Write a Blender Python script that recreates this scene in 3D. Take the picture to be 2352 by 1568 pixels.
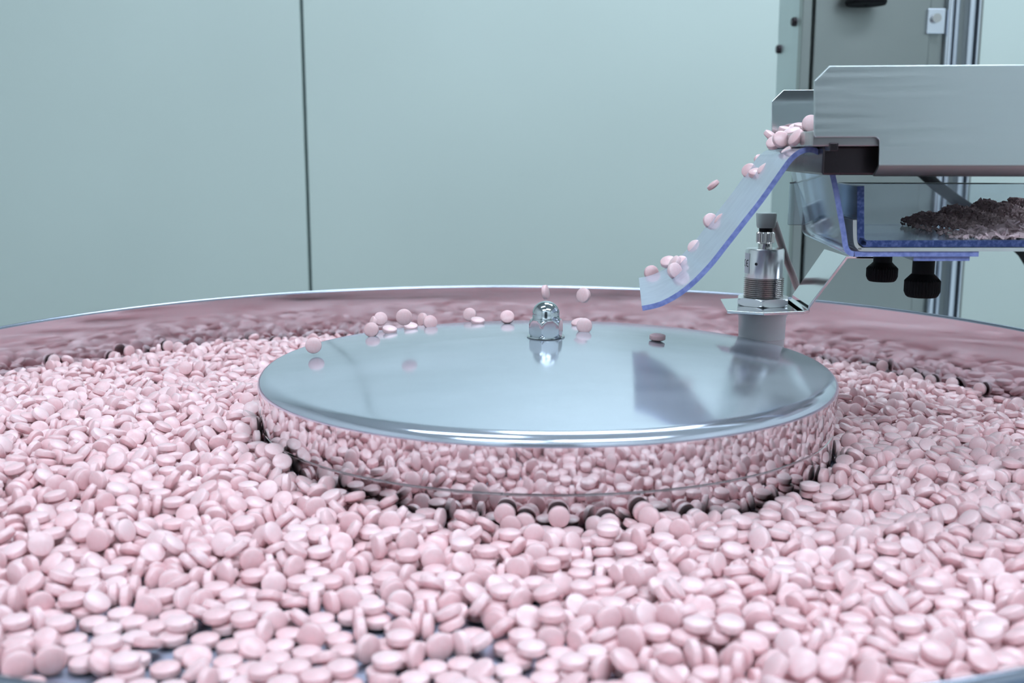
import bpy, bmesh, math, random
from mathutils import Vector, Matrix
random.seed(7); PI=math.pi
for _o in list(bpy.data.objects): bpy.data.objects.remove(_o)
sc=bpy.context.scene; COL=sc.collection
ZC=1.15                       # height of the lens above the room floor; everything below is written relative to it
F=2450.0; PITCH=math.radians(9.93); CP,SP=math.cos(PITCH),math.sin(PITCH)

# ------------------------------------------------------------------ camera, world, lights, exposure
cam=bpy.data.cameras.new('camera'); camo=bpy.data.objects.new('camera',cam); COL.objects.link(camo)
cam.sensor_width=36; cam.lens=F/2352*36; cam.clip_start=.01; cam.clip_end=20
camo.rotation_euler=(PI/2-PITCH,0,0); sc.camera=camo
cam.dof.use_dof=True; cam.dof.focus_distance=.52; cam.dof.aperture_fstop=15
w=bpy.data.worlds.new('world'); sc.world=w; w.use_nodes=True
w.node_tree.nodes['Background'].inputs[0].default_value=(.70,.82,.95,1)
w.node_tree.nodes['Background'].inputs[1].default_value=.12
LAMP=9.0                     # strength of the ceiling panels
sc.view_settings.view_transform='Standard'; sc.view_settings.look='None'
sc.view_settings.gamma=1; sc.view_settings.use_curve_mapping=False; sc.view_settings.exposure=0.54
sc.cycles.max_bounces=10; sc.cycles.transparent_max_bounces=12; sc.cycles.glossy_bounces=6
sc.cycles.sample_clamp_indirect=6; sc.cycles.caustics_reflective=False; sc.cycles.caustics_refractive=False
sc.cycles.use_denoising=True

# ------------------------------------------------------------------ helpers
def ray(px,py):
    x=(px-1176)/F; y=-(py-784)/F
    return Vector((x,CP+y*SP,-SP+y*CP))
def at(px,py,Y):                       # point seen at a pixel, at forward distance Y
    d=ray(px,py); return d*(Y/d.y)
PHI=math.radians(6.0); CF,SF=math.cos(PHI),math.sin(PHI)
def uw(u,w_,z): return Vector((u*CF+w_*SF,-u*SF+w_*CF,z))     # feeder's own axes: u along the tray, w away from the lens
def onw(px,py,k):                      # (u,z) of a pixel on the feeder's vertical plane w=k
    d=ray(px,py); t=k/(d.x*SF+d.y*CF); p=d*t
    return (p.x*CF-p.y*SF,p.z)
def lin(h):
    h=h.lstrip('#'); c=[int(h[i:i+2],16)/255 for i in (0,2,4)]
    return tuple((v/12.92 if v<=.04045 else ((v+.055)/1.055)**2.4) for v in c)+(1,)
class MB:
    def __init__(s): s.v=[]; s.f=[]; s.m=[]
    def add(s,v,f,m=0):
        b=len(s.v); s.v+= [tuple(p) for p in v]; s.f+=[tuple(i+b for i in q) for q in f]; s.m+=[m]*len(f); return s
    def box(s,lo,hi,m=0,T=None):
        v=[Vector((x,y,z)) for x in (lo[0],hi[0]) for y in (lo[1],hi[1]) for z in (lo[2],hi[2])]
        if T: v=[T(*p) for p in v]
        return s.add(v,[(0,1,3,2),(4,6,7,5),(0,4,5,1),(2,3,7,6),(0,2,6,4),(1,5,7,3)],m)
    def prism(s,poly,vec,m=0,mside=None):
        n=len(poly); vec=Vector(vec); v=[Vector(p) for p in poly]+[Vector(p)+vec for p in poly]
        s.add(v,[],m); b=len(s.v)-2*n
        s.f+=[tuple(b+i for i in range(n)),tuple(b+n+i for i in range(n-1,-1,-1))]; s.m+=[m,m]
        for i in range(n):
            j=(i+1)%n; s.f.append((b+j,b+i,b+n+i,b+n+j)); s.m.append(m if mside is None else mside)
        return s
    def lathe(s,prof,n=64,c=(0,0,0),m=0,a0=0,tilt=None):
        v=[];f=[];k=len(prof)
        for i in range(n):
            a=a0+2*PI*i/n
            for r,z in prof: v.append((c[0]+r*math.sin(a),c[1]-r*math.cos(a),c[2]+z))
        for i in range(n):
            j=(i+1)%n
            for q in range(k-1): f.append((i*k+q,j*k+q,j*k+q+1,i*k+q+1))
        return s.add(v,f,m)
    def tube(s,pts,r,n=14,m=0,cap=True):
        pts=[Vector(p) for p in pts]; v=[];f=[]
        up=Vector((0,0,1)); prev=None
        for i,p in enumerate(pts):
            t=(pts[min(i+1,len(pts)-1)]-pts[max(i-1,0)]).normalized()
            if prev is None:
                a=t.cross(up); a=a if a.length>.01 else t.cross(Vector((1,0,0)))
            else: a=prev-t*prev.dot(t)
            a.normalize(); b=t.cross(a); prev=a
            rr=r[i] if isinstance(r,(list,tuple)) else r
            for k in range(n): v.append(p+(a*math.cos(2*PI*k/n)+b*math.sin(2*PI*k/n))*rr)
        for i in range(len(pts)-1):
            for k in range(n):
                l=(k+1)%n; f.append((i*n+k,i*n+l,(i+1)*n+l,(i+1)*n+k))
        if cap: f+=[tuple(range(n-1,-1,-1)),tuple((len(pts)-1)*n+k for k in range(n))]
        return s.add(v,f,m)
    def build(s,name,mats,parent=None,bevel=0,seg=2,smooth=35,merge=False):
        if not isinstance(mats,(list,tuple)): mats=[mats]
        me=bpy.data.meshes.new(name)
        off=Vector((0,0,0)); q=parent
        while q is not None: off+=q.location; q=q.parent
        me.from_pydata([tuple(Vector(p)-off) for p in s.v],[],s.f)
        for m in mats: me.materials.append(m)
        me.polygons.foreach_set('material_index',s.m)
        bm=bmesh.new(); bm.from_mesh(me)
        if merge: bmesh.ops.remove_doubles(bm,verts=bm.verts,dist=1e-6)
        bmesh.ops.recalc_face_normals(bm,faces=bm.faces); bm.to_mesh(me); bm.free()
        me.polygons.foreach_set('use_smooth',[True]*len(me.polygons))
        me.set_sharp_from_angle(angle=math.radians(smooth))
        o=bpy.data.objects.new(name,me); COL.objects.link(o)
        if parent: o.parent=parent
        if bevel:
            b=o.modifiers.new('bevel','BEVEL'); b.width=bevel; b.segments=seg; b.limit_method='ANGLE'; b.angle_limit=math.radians(35)
            b.harden_normals=True
        return o
def tag(o,label=None,cat=None,group=None,kind=None):
    if label: o['label']=label
    if cat: o['category']=cat
    if group: o['group']=group
    if kind: o['kind']=kind
    return o
def thing(name,loc,label,cat,group=None):
    o=bpy.data.objects.new(name,None); COL.objects.link(o); o.location=loc; o.empty_display_size=.01
    return tag(o,label,cat,group)

# ------------------------------------------------------------------ materials
def mat(name,base,rough=.5,metal=0,**kw):
    m=bpy.data.materials.new(name); m.use_nodes=True; nt=m.node_tree; b=nt.nodes['Principled BSDF']
    b.inputs['Base Color'].default_value=base if not isinstance(base,str) else lin(base)
    b.inputs['Roughness'].default_value=rough; b.inputs['Metallic'].default_value=metal
    for k,v in kw.items(): b.inputs[k.replace('_',' ')].default_value=v
    return m
def N(m,t,**kw):
    n=m.node_tree.nodes.new(t)
    for k,v in kw.items(): setattr(n,k,v)
    return n
def L(m,a,b): m.node_tree.links.new(a,b)
def noise_of(m,scale,sc3=(1,1,1),detail=3,coord='Object',dist=0):
    tc=N(m,'ShaderNodeTexCoord'); mp=N(m,'ShaderNodeMapping'); mp.inputs['Scale'].default_value=sc3
    nz=N(m,'ShaderNodeTexNoise'); nz.inputs['Scale'].default_value=scale; nz.inputs['Detail'].default_value=detail
    nz.inputs['Distortion'].default_value=dist
    L(m,tc.outputs[coord],mp.inputs[0]); L(m,mp.outputs[0],nz.inputs['Vector']); return nz.outputs['Fac']
def ramp(m,fac,a,b,x0=.35,x1=.65):
    r=N(m,'ShaderNodeMapRange'); r.inputs[1].default_value=x0; r.inputs[2].default_value=x1
    r.inputs[3].default_value=a; r.inputs[4].default_value=b; L(m,fac,r.inputs[0]); return r.outputs[0]
def mixc(m,fac,a,b):
    x=N(m,'ShaderNodeMix',data_type='RGBA'); x.inputs[6].default_value=a; x.inputs[7].default_value=b; L(m,fac,x.inputs[0]); return x.outputs[2]
def bump(m,h,strength=.1,dist=.001):
    b=N(m,'ShaderNodeBump'); b.inputs['Strength'].default_value=strength; b.inputs['Distance'].default_value=dist
    L(m,h,b.inputs['Height']); L(m,b.outputs[0],m.node_tree.nodes['Principled BSDF'].inputs['Normal'])
def P(m): return m.node_tree.nodes['Principled BSDF'].inputs

M={}
def mk_wall(name,col):
    m=mat(name,col,.55); f=noise_of(m,1.3,detail=2); c=mixc(m,ramp(m,f,0,1),tuple(v*.95 for v in col[:3])+(1,),tuple(v*1.03 for v in col[:3])+(1,))
    L(m,c,P(m)['Base Color']); f2=noise_of(m,160,detail=4); bump(m,f2,.15,.0006); return m
M['wall']=mk_wall('painted_wall_panel',(.62,.705,.67,1))
M['side']=mk_wall('painted_side_wall',(.76,.78,.77,1))
M['joint']=mat('dark_joint_sealant',(.06,.115,.115,1),.6)
M['floor']=mat('grey_floor',(.16,.17,.18,1),.35)
f=noise_of(M['floor'],6); L(M['floor'],mixc(M['floor'],ramp(M['floor'],f,0,1),(.14,.15,.16,1),(.19,.20,.21,1)),P(M['floor'])['Base Color'])
M['ceil']=mat('white_ceiling',(.62,.65,.66,1),.8)
f=noise_of(M['ceil'],40); bump(M['ceil'],f,.1,.001)
em=mat('lamp_diffuser',(.9,.9,.9,1),.5); P(em)['Emission Color'].default_value=(.74,.88,1,1); P(em)['Emission Strength'].default_value=LAMP; M['lamp']=em
M['lampframe']=mat('lamp_frame',(.7,.7,.7,1),.5)

# tablets
m=mat('pink_tablet',(.85,.6,.6,1),.36,Coat_Weight=.35,Coat_Roughness=.28); M['tab']=m
oi=N(m,'ShaderNodeObjectInfo'); f=noise_of(m,900,detail=2)
ad=N(m,'ShaderNodeMath',operation='ADD'); L(m,ramp(m,f,-.2,.2),ad.inputs[0]); L(m,oi.outputs['Random'],ad.inputs[1])
L(m,mixc(m,ad.outputs[0],(.80,.505,.53,1),(.87,.625,.65,1)),P(m)['Base Color'])
P(m)['Specular IOR Level'].default_value=.45
P(m)['Subsurface Weight'].default_value=.20; P(m)['Subsurface Radius'].default_value=(1,.3,.3); P(m)['Subsurface Scale'].default_value=.0012
f=noise_of(m,1500,detail=3); bump(m,f,.12,.00008)

def metal(name,col,rough,nscale=0,sc3=(1,1,1),bstr=0,rvar=.04,bd=.0005,aniso=0,det=3):
    m=mat(name,col,rough,1.0)
    if nscale:
        f=noise_of(m,nscale,sc3,detail=det); L(m,ramp(m,f,max(.02,rough-rvar),rough+rvar),P(m)['Roughness'])
        if bstr: bump(m,f,bstr,bd)
    return m
M['steel_bright']=metal('polished_steel',(.80,.82,.84,1),.10,30,(1,1,1),0,.03)
M['steel_brushed']=metal('brushed_steel',(.57,.61,.62,1),.34,500,(.03,.03,1),.0,.05)
M['steel_dull']=metal('dull_steel_column',(.30,.32,.31,1),.38,25,(1,1,.15),.0,.08)
M['steel_side']=metal('satin_side_steel',(.60,.66,.66,1),.45,20,(1,1,.2),0,.05)
M['chrome']=metal('chrome',(.60,.64,.68,1),.07)
M['sensor_steel']=metal('sensor_body_chrome',(.80,.80,.82,1),.24)
M['nickel']=metal('nickel_thread',(.55,.53,.52,1),.16)
M['dark_steel']=metal('dark_steel',(.07,.055,.062,1),.28,30)
M['trough']=metal('trough_steel',(.42,.39,.40,1),.3,40)
M['alu']=metal('aluminium_rail',(.72,.75,.82,1),.22)
# bowl wall: fine circumferential polishing lines
m=metal('bowl_wall_steel',(.66,.64,.67,1),.09); M['bowl']=m
f=noise_of(m,260,(.05,.05,1),detail=3); L(m,ramp(m,f,.05,.12),P(m)['Roughness'])
f=noise_of(m,22,(.5,.5,1.0),detail=2); bump(m,f,.14,.0010)
M['rim']=metal('bowl_rim_steel',(.40,.43,.52,1),.22)  # darkened and blued to paint in the dark camera body it would reflect
M['bowl_out']=metal('bowl_outer_steel',(.25,.30,.42,1),.35)
M['disc']=metal('bowl_disc_steel',(.62,.70,.88,1),.42,60)
# lid top: satin polished, smeared by dust
m=mat('lid_steel',(.62,.70,.78,1),.12,1.0); M['lid']=m
f=noise_of(m,8,(1,2.5,1),detail=4,dist=.2); L(m,ramp(m,f,.07,.19,.15,.85),P(m)['Roughness'])
c=mixc(m,ramp(m,noise_of(m,7,(1,1.6,1),detail=4,dist=.2),0,1,.2,.8),(.63,.68,.79,1),(.69,.71,.81,1)); L(m,c,P(m)['Base Color'])
# faint powder film
tr=N(m,'ShaderNodeMixShader'); df=N(m,'ShaderNodeBsdfDiffuse'); df.inputs[0].default_value=(.62,.66,.74,1)
out=m.node_tree.nodes['Material Output']; L(m,m.node_tree.nodes['Principled BSDF'].outputs[0],tr.inputs[1]); L(m,df.outputs[0],tr.inputs[2])
L(m,ramp(m,noise_of(m,12,(1,2.5,1),detail=4,dist=.2),.06,.30,.2,.85),tr.inputs[0]); L(m,tr.outputs[0],out.inputs[0])
m=metal('lid_side_steel',(.78,.77,.78,1),.06); M['lidside']=m
tc=N(m,'ShaderNodeTexCoord'); f=noise_of(m,120,(1,1,.06),detail=2); bump(m,f,.16,.0006)

def plastic(name,frost):
    m=bpy.data.materials.new(name); m.use_nodes=True; nt=m.node_tree; nt.nodes.remove(nt.nodes['Principled BSDF'])
    out=nt.nodes['Material Output']
    tp=N(m,'ShaderNodeBsdfTransparent'); tp.inputs[0].default_value=(.92,.945,.965,1)
    gl=N(m,'ShaderNodeBsdfGlossy'); gl.inputs['Roughness'].default_value=.08; gl.inputs[0].default_value=(.9,.93,1,1)
    df=N(m,'ShaderNodeBsdfDiffuse'); df.inputs[0].default_value=(.82,.86,1,1)
    tl=N(m,'ShaderNodeBsdfTranslucent'); tl.inputs[0].default_value=(.76,.81,1,1)
    md=N(m,'ShaderNodeMixShader'); md.inputs[0].default_value=.45; L(m,df.outputs[0],md.inputs[1]); L(m,tl.outputs[0],md.inputs[2])
    m1=N(m,'ShaderNodeMixShader'); L(m,tp.outputs[0],m1.inputs[1]); L(m,md.outputs[0],m1.inputs[2])
    m2=N(m,'ShaderNodeMixShader'); fr=N(m,'ShaderNodeFresnel'); fr.inputs[0].default_value=1.4
    L(m,fr.outputs[0],m2.inputs[0]); L(m,m1.outputs[0],m2.inputs[1]); L(m,gl.outputs[0],m2.inputs[2]); L(m,m2.outputs[0],out.inputs[0])
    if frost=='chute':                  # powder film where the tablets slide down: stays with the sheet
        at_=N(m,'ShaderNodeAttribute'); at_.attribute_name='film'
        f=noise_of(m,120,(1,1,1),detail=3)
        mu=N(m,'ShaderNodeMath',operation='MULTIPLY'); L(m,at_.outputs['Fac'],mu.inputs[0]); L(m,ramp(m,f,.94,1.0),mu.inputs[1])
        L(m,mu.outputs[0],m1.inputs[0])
    else: m1.inputs[0].default_value=frost
    return m
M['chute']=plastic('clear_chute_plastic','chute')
M['clear']=plastic('clear_box_plastic',.14)
M['clearfloor']=plastic('dusty_clear_plastic',.35)
M['blue_edge']=mat('blue_plastic_edge',(.17,.21,.50,1),.35)
f=noise_of(M['blue_edge'],500); L(M['blue_edge'],mixc(M['blue_edge'],ramp(M['blue_edge'],f,0,1),(.15,.19,.46,1),(.24,.29,.60,1)),P(M['blue_edge'])['Base Color'])
M['navy_edge']=mat('dark_blue_plastic_edge',(.03,.055,.20,1),.35)
f=noise_of(M['navy_edge'],700,detail=5); L(M['navy_edge'],mixc(M['navy_edge'],ramp(M['navy_edge'],f,0,1,.45,.7),(.022,.045,.17,1),(.10,.14,.34,1)),P(M['navy_edge'])['Base Color'])
M['black']=mat('black_rubber',(.003,.003,.004,1),.7,Specular_IOR_Level=.2)
M['grey_plastic']=mat('grey_plastic',(.40,.45,.45,1),.45)
M['white_plastic']=mat('white_plastic',(.90,.91,.98,1),.4)
M['cable']=mat('grey_cable',(.55,.52,.53,1),.4)
M['label']=mat('white_sticker',(.72,.72,.80,1),.5)
M['ink']=mat('black_ink',(.01,.01,.015,1),.5)
M['bracket_white']=metal('satin_bracket',(.78,.79,.80,1),.35)
M['crumb']=mat('tablet_crumbs',(.5,.33,.34,1),.8)
m=M['crumb']; at_=N(m,'ShaderNodeAttribute'); at_.attribute_name='tone'
L(m,mixc(m,at_.outputs['Fac'],(.64,.45,.46,1),(1.0,.76,.83,1)),P(m)['Base Color'])
M['white_chip']=mat('white_chip',(.85,.85,.85,1),.6)

# ------------------------------------------------------------------ the room
FL=-ZC; CL=1.45; XL,XR,YB,YF=-1.9,1.9,-1.6,1.9
tag(MB().box((XL-.1,YB-.1,FL-.05),(XR+.1,YF+.1,FL)).build('floor',M['floor']),kind='structure')
tag(MB().box((XL-.1,YB-.1,CL),(XR+.1,YF+.1,CL+.05)).build('ceiling',M['ceil']),kind='structure')
wb=tag(MB().box((XL-.1,YF+.012,FL),(XR+.1,YF+.1,CL)).build('wall_back',M['joint']),kind='structure')
jx=[XL,-1.47,-.3615,.75,XR]
for i in range(4):
    MB().box((jx[i]+.0028,YF,FL+.002),(jx[i+1]-.0028,YF+.014,CL-.002)).build('panel',M['wall'],wb,bevel=.0015)
tag(MB().box((XL-.1,YB,FL),(XL,YF,CL)).build('wall_left',M['side']),kind='structure')
tag(MB().box((XR,YB,FL),(XR+.1,YF,CL)).build('wall_right',M['side']),kind='structure')
tag(MB().box((XL-.1,YB-.1,FL),(XR+.1,YB,CL)).build('wall_front',M['side']),kind='structure')
M['added_dark_panel']=mat('added_panel_grey',(.05,.055,.06,1),.5)
dr=tag(MB().box((-.50,YB,FL),(.38,YB+.04,.95)).build('added_dark_panel_1',M['added_dark_panel'],None,bevel=.004),kind='structure')  # unseen, added to give the nut and steel something dark to reflect
MB().tube([Vector((.30,YB+.045,-.12)),Vector((.30,YB+.08,-.12)),Vector((.18,YB+.08,-.12))],.01,12).build('added_panel_handle',M['alu'],dr)
k=0
for (x,y,lx,ly) in ((.50,1.20,.62,.24),(.70,-.75,.60,.24),(-.55,.25,.40,.13),(-.60,-1.05,.50,.22)):  # last one is an added fill for surfaces facing the camera
    t=thing('ceiling_light',(x,y,CL),['rectangular ceiling light above the feeder','rectangular ceiling light behind the camera','narrow ceiling light on the left, above the bowl','added rectangular fill light behind and left of the camera'][k],'ceiling light','ceiling lights'); k+=1
    MB().box((x-lx-.02,y-ly-.02,CL-.05),(x+lx+.02,y+ly+.02,CL)).build('frame',M['lampframe'],t)
    MB().box((x-lx,y-ly,CL-.056),(x+lx,y+ly,CL-.0501)).build('diffuser',M['lamp'],t)

# ------------------------------------------------------------------ machine table, bowl, lid
BC=(-.004,.497); LC=(.016,.497)
tb=thing('machine_table',(0,.5,FL),'steel machine table carrying the bowl','table')
MB().box((-.55,.06,FL),(.75,.955,-.185)).build('cabinet',M['steel_dull'],tb,bevel=.004)
MB().box((-.58,.04,-.185),(.80,.975,-.172)).build('tabletop',M['steel_brushed'],tb,bevel=.002)

def floorz(x,y): return -.1255-.02*x-.030*y
RB=.3183; RIM=-.0990
bowl=thing('feed_bowl',(BC[0],BC[1],-.172),'wide round polished steel bowl full of pink tablets','bowl')
prof=[(RB,-.160),(RB,-.120),(RB,RIM-.0016)]
for a in range(0,181,30): prof.append((RB+.0013-.0013*math.cos(math.radians(a)),RIM-.0016+.0016*math.sin(math.radians(a))))
b_=MB().lathe(prof[:3],220,(BC[0],BC[1],0),0)
MB.lathe(b_,[(RB+.0026,RIM-.0016),(RB+.0026,-.160),(RB,-.160)],220,(BC[0],BC[1],0),1)
MB().lathe(prof[2:],220,(BC[0],BC[1],0)).build('rolled_rim',M['rim'],bowl,smooth=70)
b_.build('bowl_wall',[M['bowl'],M['bowl_out']],bowl,merge=True,smooth=50)
d=MB(); n=120; v=[]; 
for zz in (0,-.006):
    for i in range(n):
        a=2*PI*i/n; x=BC[0]+(RB-.0002)*math.cos(a); y=BC[1]+(RB-.0002)*math.sin(a); v.append((x,y,floorz(x,y)+zz))
d.add(v,[tuple(range(n)),tuple(range(2*n-1,n-1,-1))]+[(i,n+i,n+(i+1)%n,(i+1)%n) for i in range(n)])
d.build('disc',M['disc'],bowl)
MB().lathe([(0,-.172),(.20,-.172),(.20,-.160),(RB+.0024,-.160),(RB+.0024,-.158),(0,-.158)],96,(BC[0],BC[1],0)).build('bowl_base',M['bowl_out'],bowl,merge=True)

lid=thing('centre_lid',(LC[0],LC[1],-.140),'domed round steel lid in the middle of the bowl with a dome nut','lid')
RL=.1335; ZR=-.1000; ZT=-.0846
prof=[(0.0001,ZT+.0002)]
for i in range(1,25):
    t=i/24; r=t*(RL-.006); z=ZT-.0120*(t**1.45); prof.append((r,z))
z0=prof[-1][1]; s0=.0120*1.45/(RL-.006)
for i in range(1,13):                              # rolled shoulder down to the side
    a=math.radians(8+82*i/12); prof.append((RL-.006+.006*(math.sin(a)-math.sin(math.radians(8)))/(1-math.sin(math.radians(8))), z0-.0052*(math.cos(math.radians(8))-math.cos(a))/math.cos(math.radians(8))))
zs=prof[-1][1]
MB().lathe(prof,200,(LC[0],LC[1],0)).build('lid_top',M['lid'],lid,merge=True,smooth=60)
MB().lathe([(RL,zs),(RL-.0003,zs-.009),(RL-.0008,zs-.0170),(RL-.0012,zs-.0173),(RL-.004,zs-.0173)],200,(LC[0],LC[1],0)).build('lid_side',M['lidside'],lid,smooth=40)
MB().lathe([(RL-.004,zs-.0170),(RL-.004,zs-.0176),(RL-.0018,zs-.0178),(RL-.0012,zs-.0183),(RL-.0014,zs-.028),(RL-.0022,-.148)],200,(LC[0],LC[1],0)).build('base_ring',M['lidside'],lid,smooth=40)
# dome nut
nut=MB(); rc=.0083; a0=math.radians(-16)
def hexprism(mb,c,rc,z0,z1,a0,ch=.0007,cut=.86):
    # hexagon with chamfered corners: intersect with a cone by sampling
    n=72; rows=[]
    def rad(a):
        q=((a-a0)%(PI/3))-PI/6; return rc*math.cos(PI/6)/math.cos(q)
    K=9
    ch=rc*.16
    rb=rc*.90
    v=[];f=[]
    zs_=[z0]+[z0+(z1-z0)*t for t in (.05,.1,.16,.24,.5,.76,.84,.9,.95)]+[z1]
    for z in zs_:
        e=min(z-z0,z1-z)/(z1-z0)
        lim=rb+ (rc-rb)*min(1,e/.22)**.8
        for i in range(n):
            a=a0+2*PI*i/n; r=min(rad(a),lim); v.append((c[0]+r*math.sin(a),c[1]-r*math.cos(a),z))
    m_=len(zs_)
    for j in range(m_-1):
        for i in range(n): f.append((j*n+i,j*n+(i+1)%n,(j+1)*n+(i+1)%n,(j+1)*n+i))
    f.append(tuple(range(n-1,-1,-1))); f.append(tuple((m_-1)*n+i for i in range(n)))
    mb.add(v,f)
hexprism(nut,LC,rc,ZT+.0004,ZT+.0082,a0)
no=nut.build('dome_nut',M['chrome'],lid,smooth=22)
pr=[(.0067,ZT+.0080),(.0067,ZT+.0086),(.0064,ZT+.0089),(.0064,ZT+.0110)]
for a in range(10,91,10): pr.append((.0064*math.cos(math.radians(a)),ZT+.0110+.0060*math.sin(math.radians(a))))
MB().lathe(pr,64,(LC[0],LC[1],0)).build('nut_dome',M['chrome'],no,merge=True,smooth=50)
MB().lathe([(.0090,ZT+.0000),(.0088,ZT+.0005),(.004,ZT+.0005)],64,(LC[0],LC[1],0)).build('washer',M['chrome'],no)

# ------------------------------------------------------------------ tablets
RT=.0038
def tablet_mesh(n=30,name='tablet'):
    R=.00385
    prof=[(.0012,.00179),(.0023,.00160),(.0031,.00134),(.0036,.00110),(.00380,.00096),(.00385,.00084)]
    prof=prof+[(r,-z) for r,z in reversed(prof)]
    v=[(0,0,.00186)]; f=[]; k=len(prof)
    for r,z in prof:
        for i in range(n): v.append((r*math.cos(2*PI*i/n),r*math.sin(2*PI*i/n),z))
    v.append((0,0,-.00186)); e=len(v)-1
    for i in range(n):
        j=(i+1)%n; f.append((0,1+i,1+j))
        for q in range(k-1): f.append((1+q*n+i,1+(q+1)*n+i,1+(q+1)*n+j,1+q*n+j))
        f.append((e,1+(k-1)*n+j,1+(k-1)*n+i))
    me=bpy.data.meshes.new(name); me.from_pydata(v,[],f); me.materials.append(M['tab'])
    me.polygons.foreach_set('use_smooth',[True]*len(f)); me.set_sharp_from_angle(angle=math.radians(70)); me.validate(); return me
TM=tablet_mesh()
# resting places of the tablets: step in x, y (both in fifths of a millimetre), then height and tilt folded into one number
NEAR=[
804,904,258408,44,1074,258160,17,753,232540,13,1159,273985,19,875,242105,9,754,248594,1,668,222425,17,972,239080,7,736,206821,7,645,218062,4,829,238867,4,575,225607,5,1089,253549,21,521,210419,0,595,197519,0,671,215539,11,789,238512,8,540,198420,17,448,213619,4,664,202419,0,830,239514,4,602,205619,2,420,203839,11,476,198824,1,398,205399,3,519,208819,1,715,199219,20,594,205868,3,498,181619,5,558,178419,1,418,202199,16,466,183219,2,939,222789,1,752,223189,1,628,192006,7,590,176819,1,534,180019,8,432,183219,4,701,187760,7,772,236387,
7,562,176819,2,460,208819,9,592,192075,1,418,197789,9,510,178419,0,623,200819,14,546,176819,7,972,234550,3,407,210419,4,405,183219,0,480,193094,6,620,193115,12,789,225869,3,514,176819,4,1206,248630,2,527,202419,2,1063,229149,3,615,189679,10,418,181619,6,689,211220,19,509,175219,5,551,200819,1,750,208479,1,631,196019,3,436,192748,6,554,173619,2,710,192819,2,398,195651,1,829,233033,5,584,197619,14,488,175219,5,363,198760,0,544,199219,4,439,178419,5,689,184475,9,617,202731,2,579,197619,0,980,221239,8,470,188108,6,719,207000,
1,510,190640,5,547,189479,9,850,218103,6,622,181891,5,491,173619,3,385,205619,0,452,175219,0,776,213619,2,529,172019,8,658,191219,3,557,188539,7,621,182405,7,824,205391,4,690,189619,3,893,224118,3,472,173619,1,394,204019,0,501,188872,7,619,182416,1,714,177668,21,445,186571,1,370,204019,2,631,180873,3,516,170419,13,480,170419,9,777,227214,1,398,200819,3,905,222363,2,523,185608,6,599,191219,10,583,165619,1,468,188119,13,663,178159,7,807,224759,4,770,208819,3,626,179479,1,597,180419,3,422,199219,10,493,194419,23,772,197199,
1,448,186000,3,402,172019,3,660,207615,3,541,180840,15,434,168819,5,477,184559,5,622,176599,2,566,199091,5,556,176691,4,813,211981,3,747,200791,10,486,182416,3,446,167219,11,634,199388,7,588,202087,3,502,176572,3,795,204019,1,414,181296,19,558,177665,7,523,194327,1,621,212020,0,965,209634,7,428,167219,0,500,164019,14,464,164019,2,732,195270,2,604,200961,2,503,189619,9,543,202269,3,466,191219,12,901,185758,1,796,190476,3,409,165619,7,446,164019,1,603,221455,2,508,177759,2,528,221619,3,741,204019,18,671,196071,4,428,191219,
4,956,206557,6,496,177617,5,531,194172,0,589,197509,8,874,178434,2,643,207219,2,456,188019,6,559,200074,2,421,180079,9,497,196010,11,540,200439,9,413,204228,13,375,191219,2,474,203223,6,712,190412,1,547,198417,18,664,222341,1,530,218353,9,372,202667,1,489,210419,7,433,196527,9,835,211212,5,515,225620,14,473,210419,4,435,201607,3,613,225150,6,950,208144,4,398,186419,0,476,237619,10,451,174411,10,559,213226,1,646,207062,6,484,208821,5,739,185660,6,400,201960,4,893,204867,2,428,200068,0,480,232821,4,617,216849,10,558,193675,
11,450,215105,4,723,213676,4,371,224329,14,521,214247,7,490,213619,13,373,227579,3,799,203904,1,452,211458,0,652,189848,1,868,206938,13,489,236142,16,677,197166,1,438,224642,1,378,222861,8,563,220623,7,409,219661,10,863,192217,7,431,213221,9,355,222692,5,690,183813,11,399,217211,17,502,202419,5,770,195624,1,540,199219,4,443,214021,0,683,192859,5,587,207168,9,407,223497,1,388,205897,5,345,210024,6,485,201107,6,522,188816,11,558,213750,8,407,202345,2,491,226419,1,766,203214,3,407,229545,5,560,228150,10,659,191219,6,387,194159,
8,456,213275,4,422,214884,22,700,194465,1,490,215669,2,404,213467,11,951,200103,10,801,208819,1,638,216819,13,418,200819,1,596,197460,4,477,219736,18,675,195552,8,824,198986,15,479,208731,1,593,191219,11,641,203079,16,559,203971,39,657,201988,4,720,200342,8,797,205619,48,874,203494,13,961,197213
]
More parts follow.
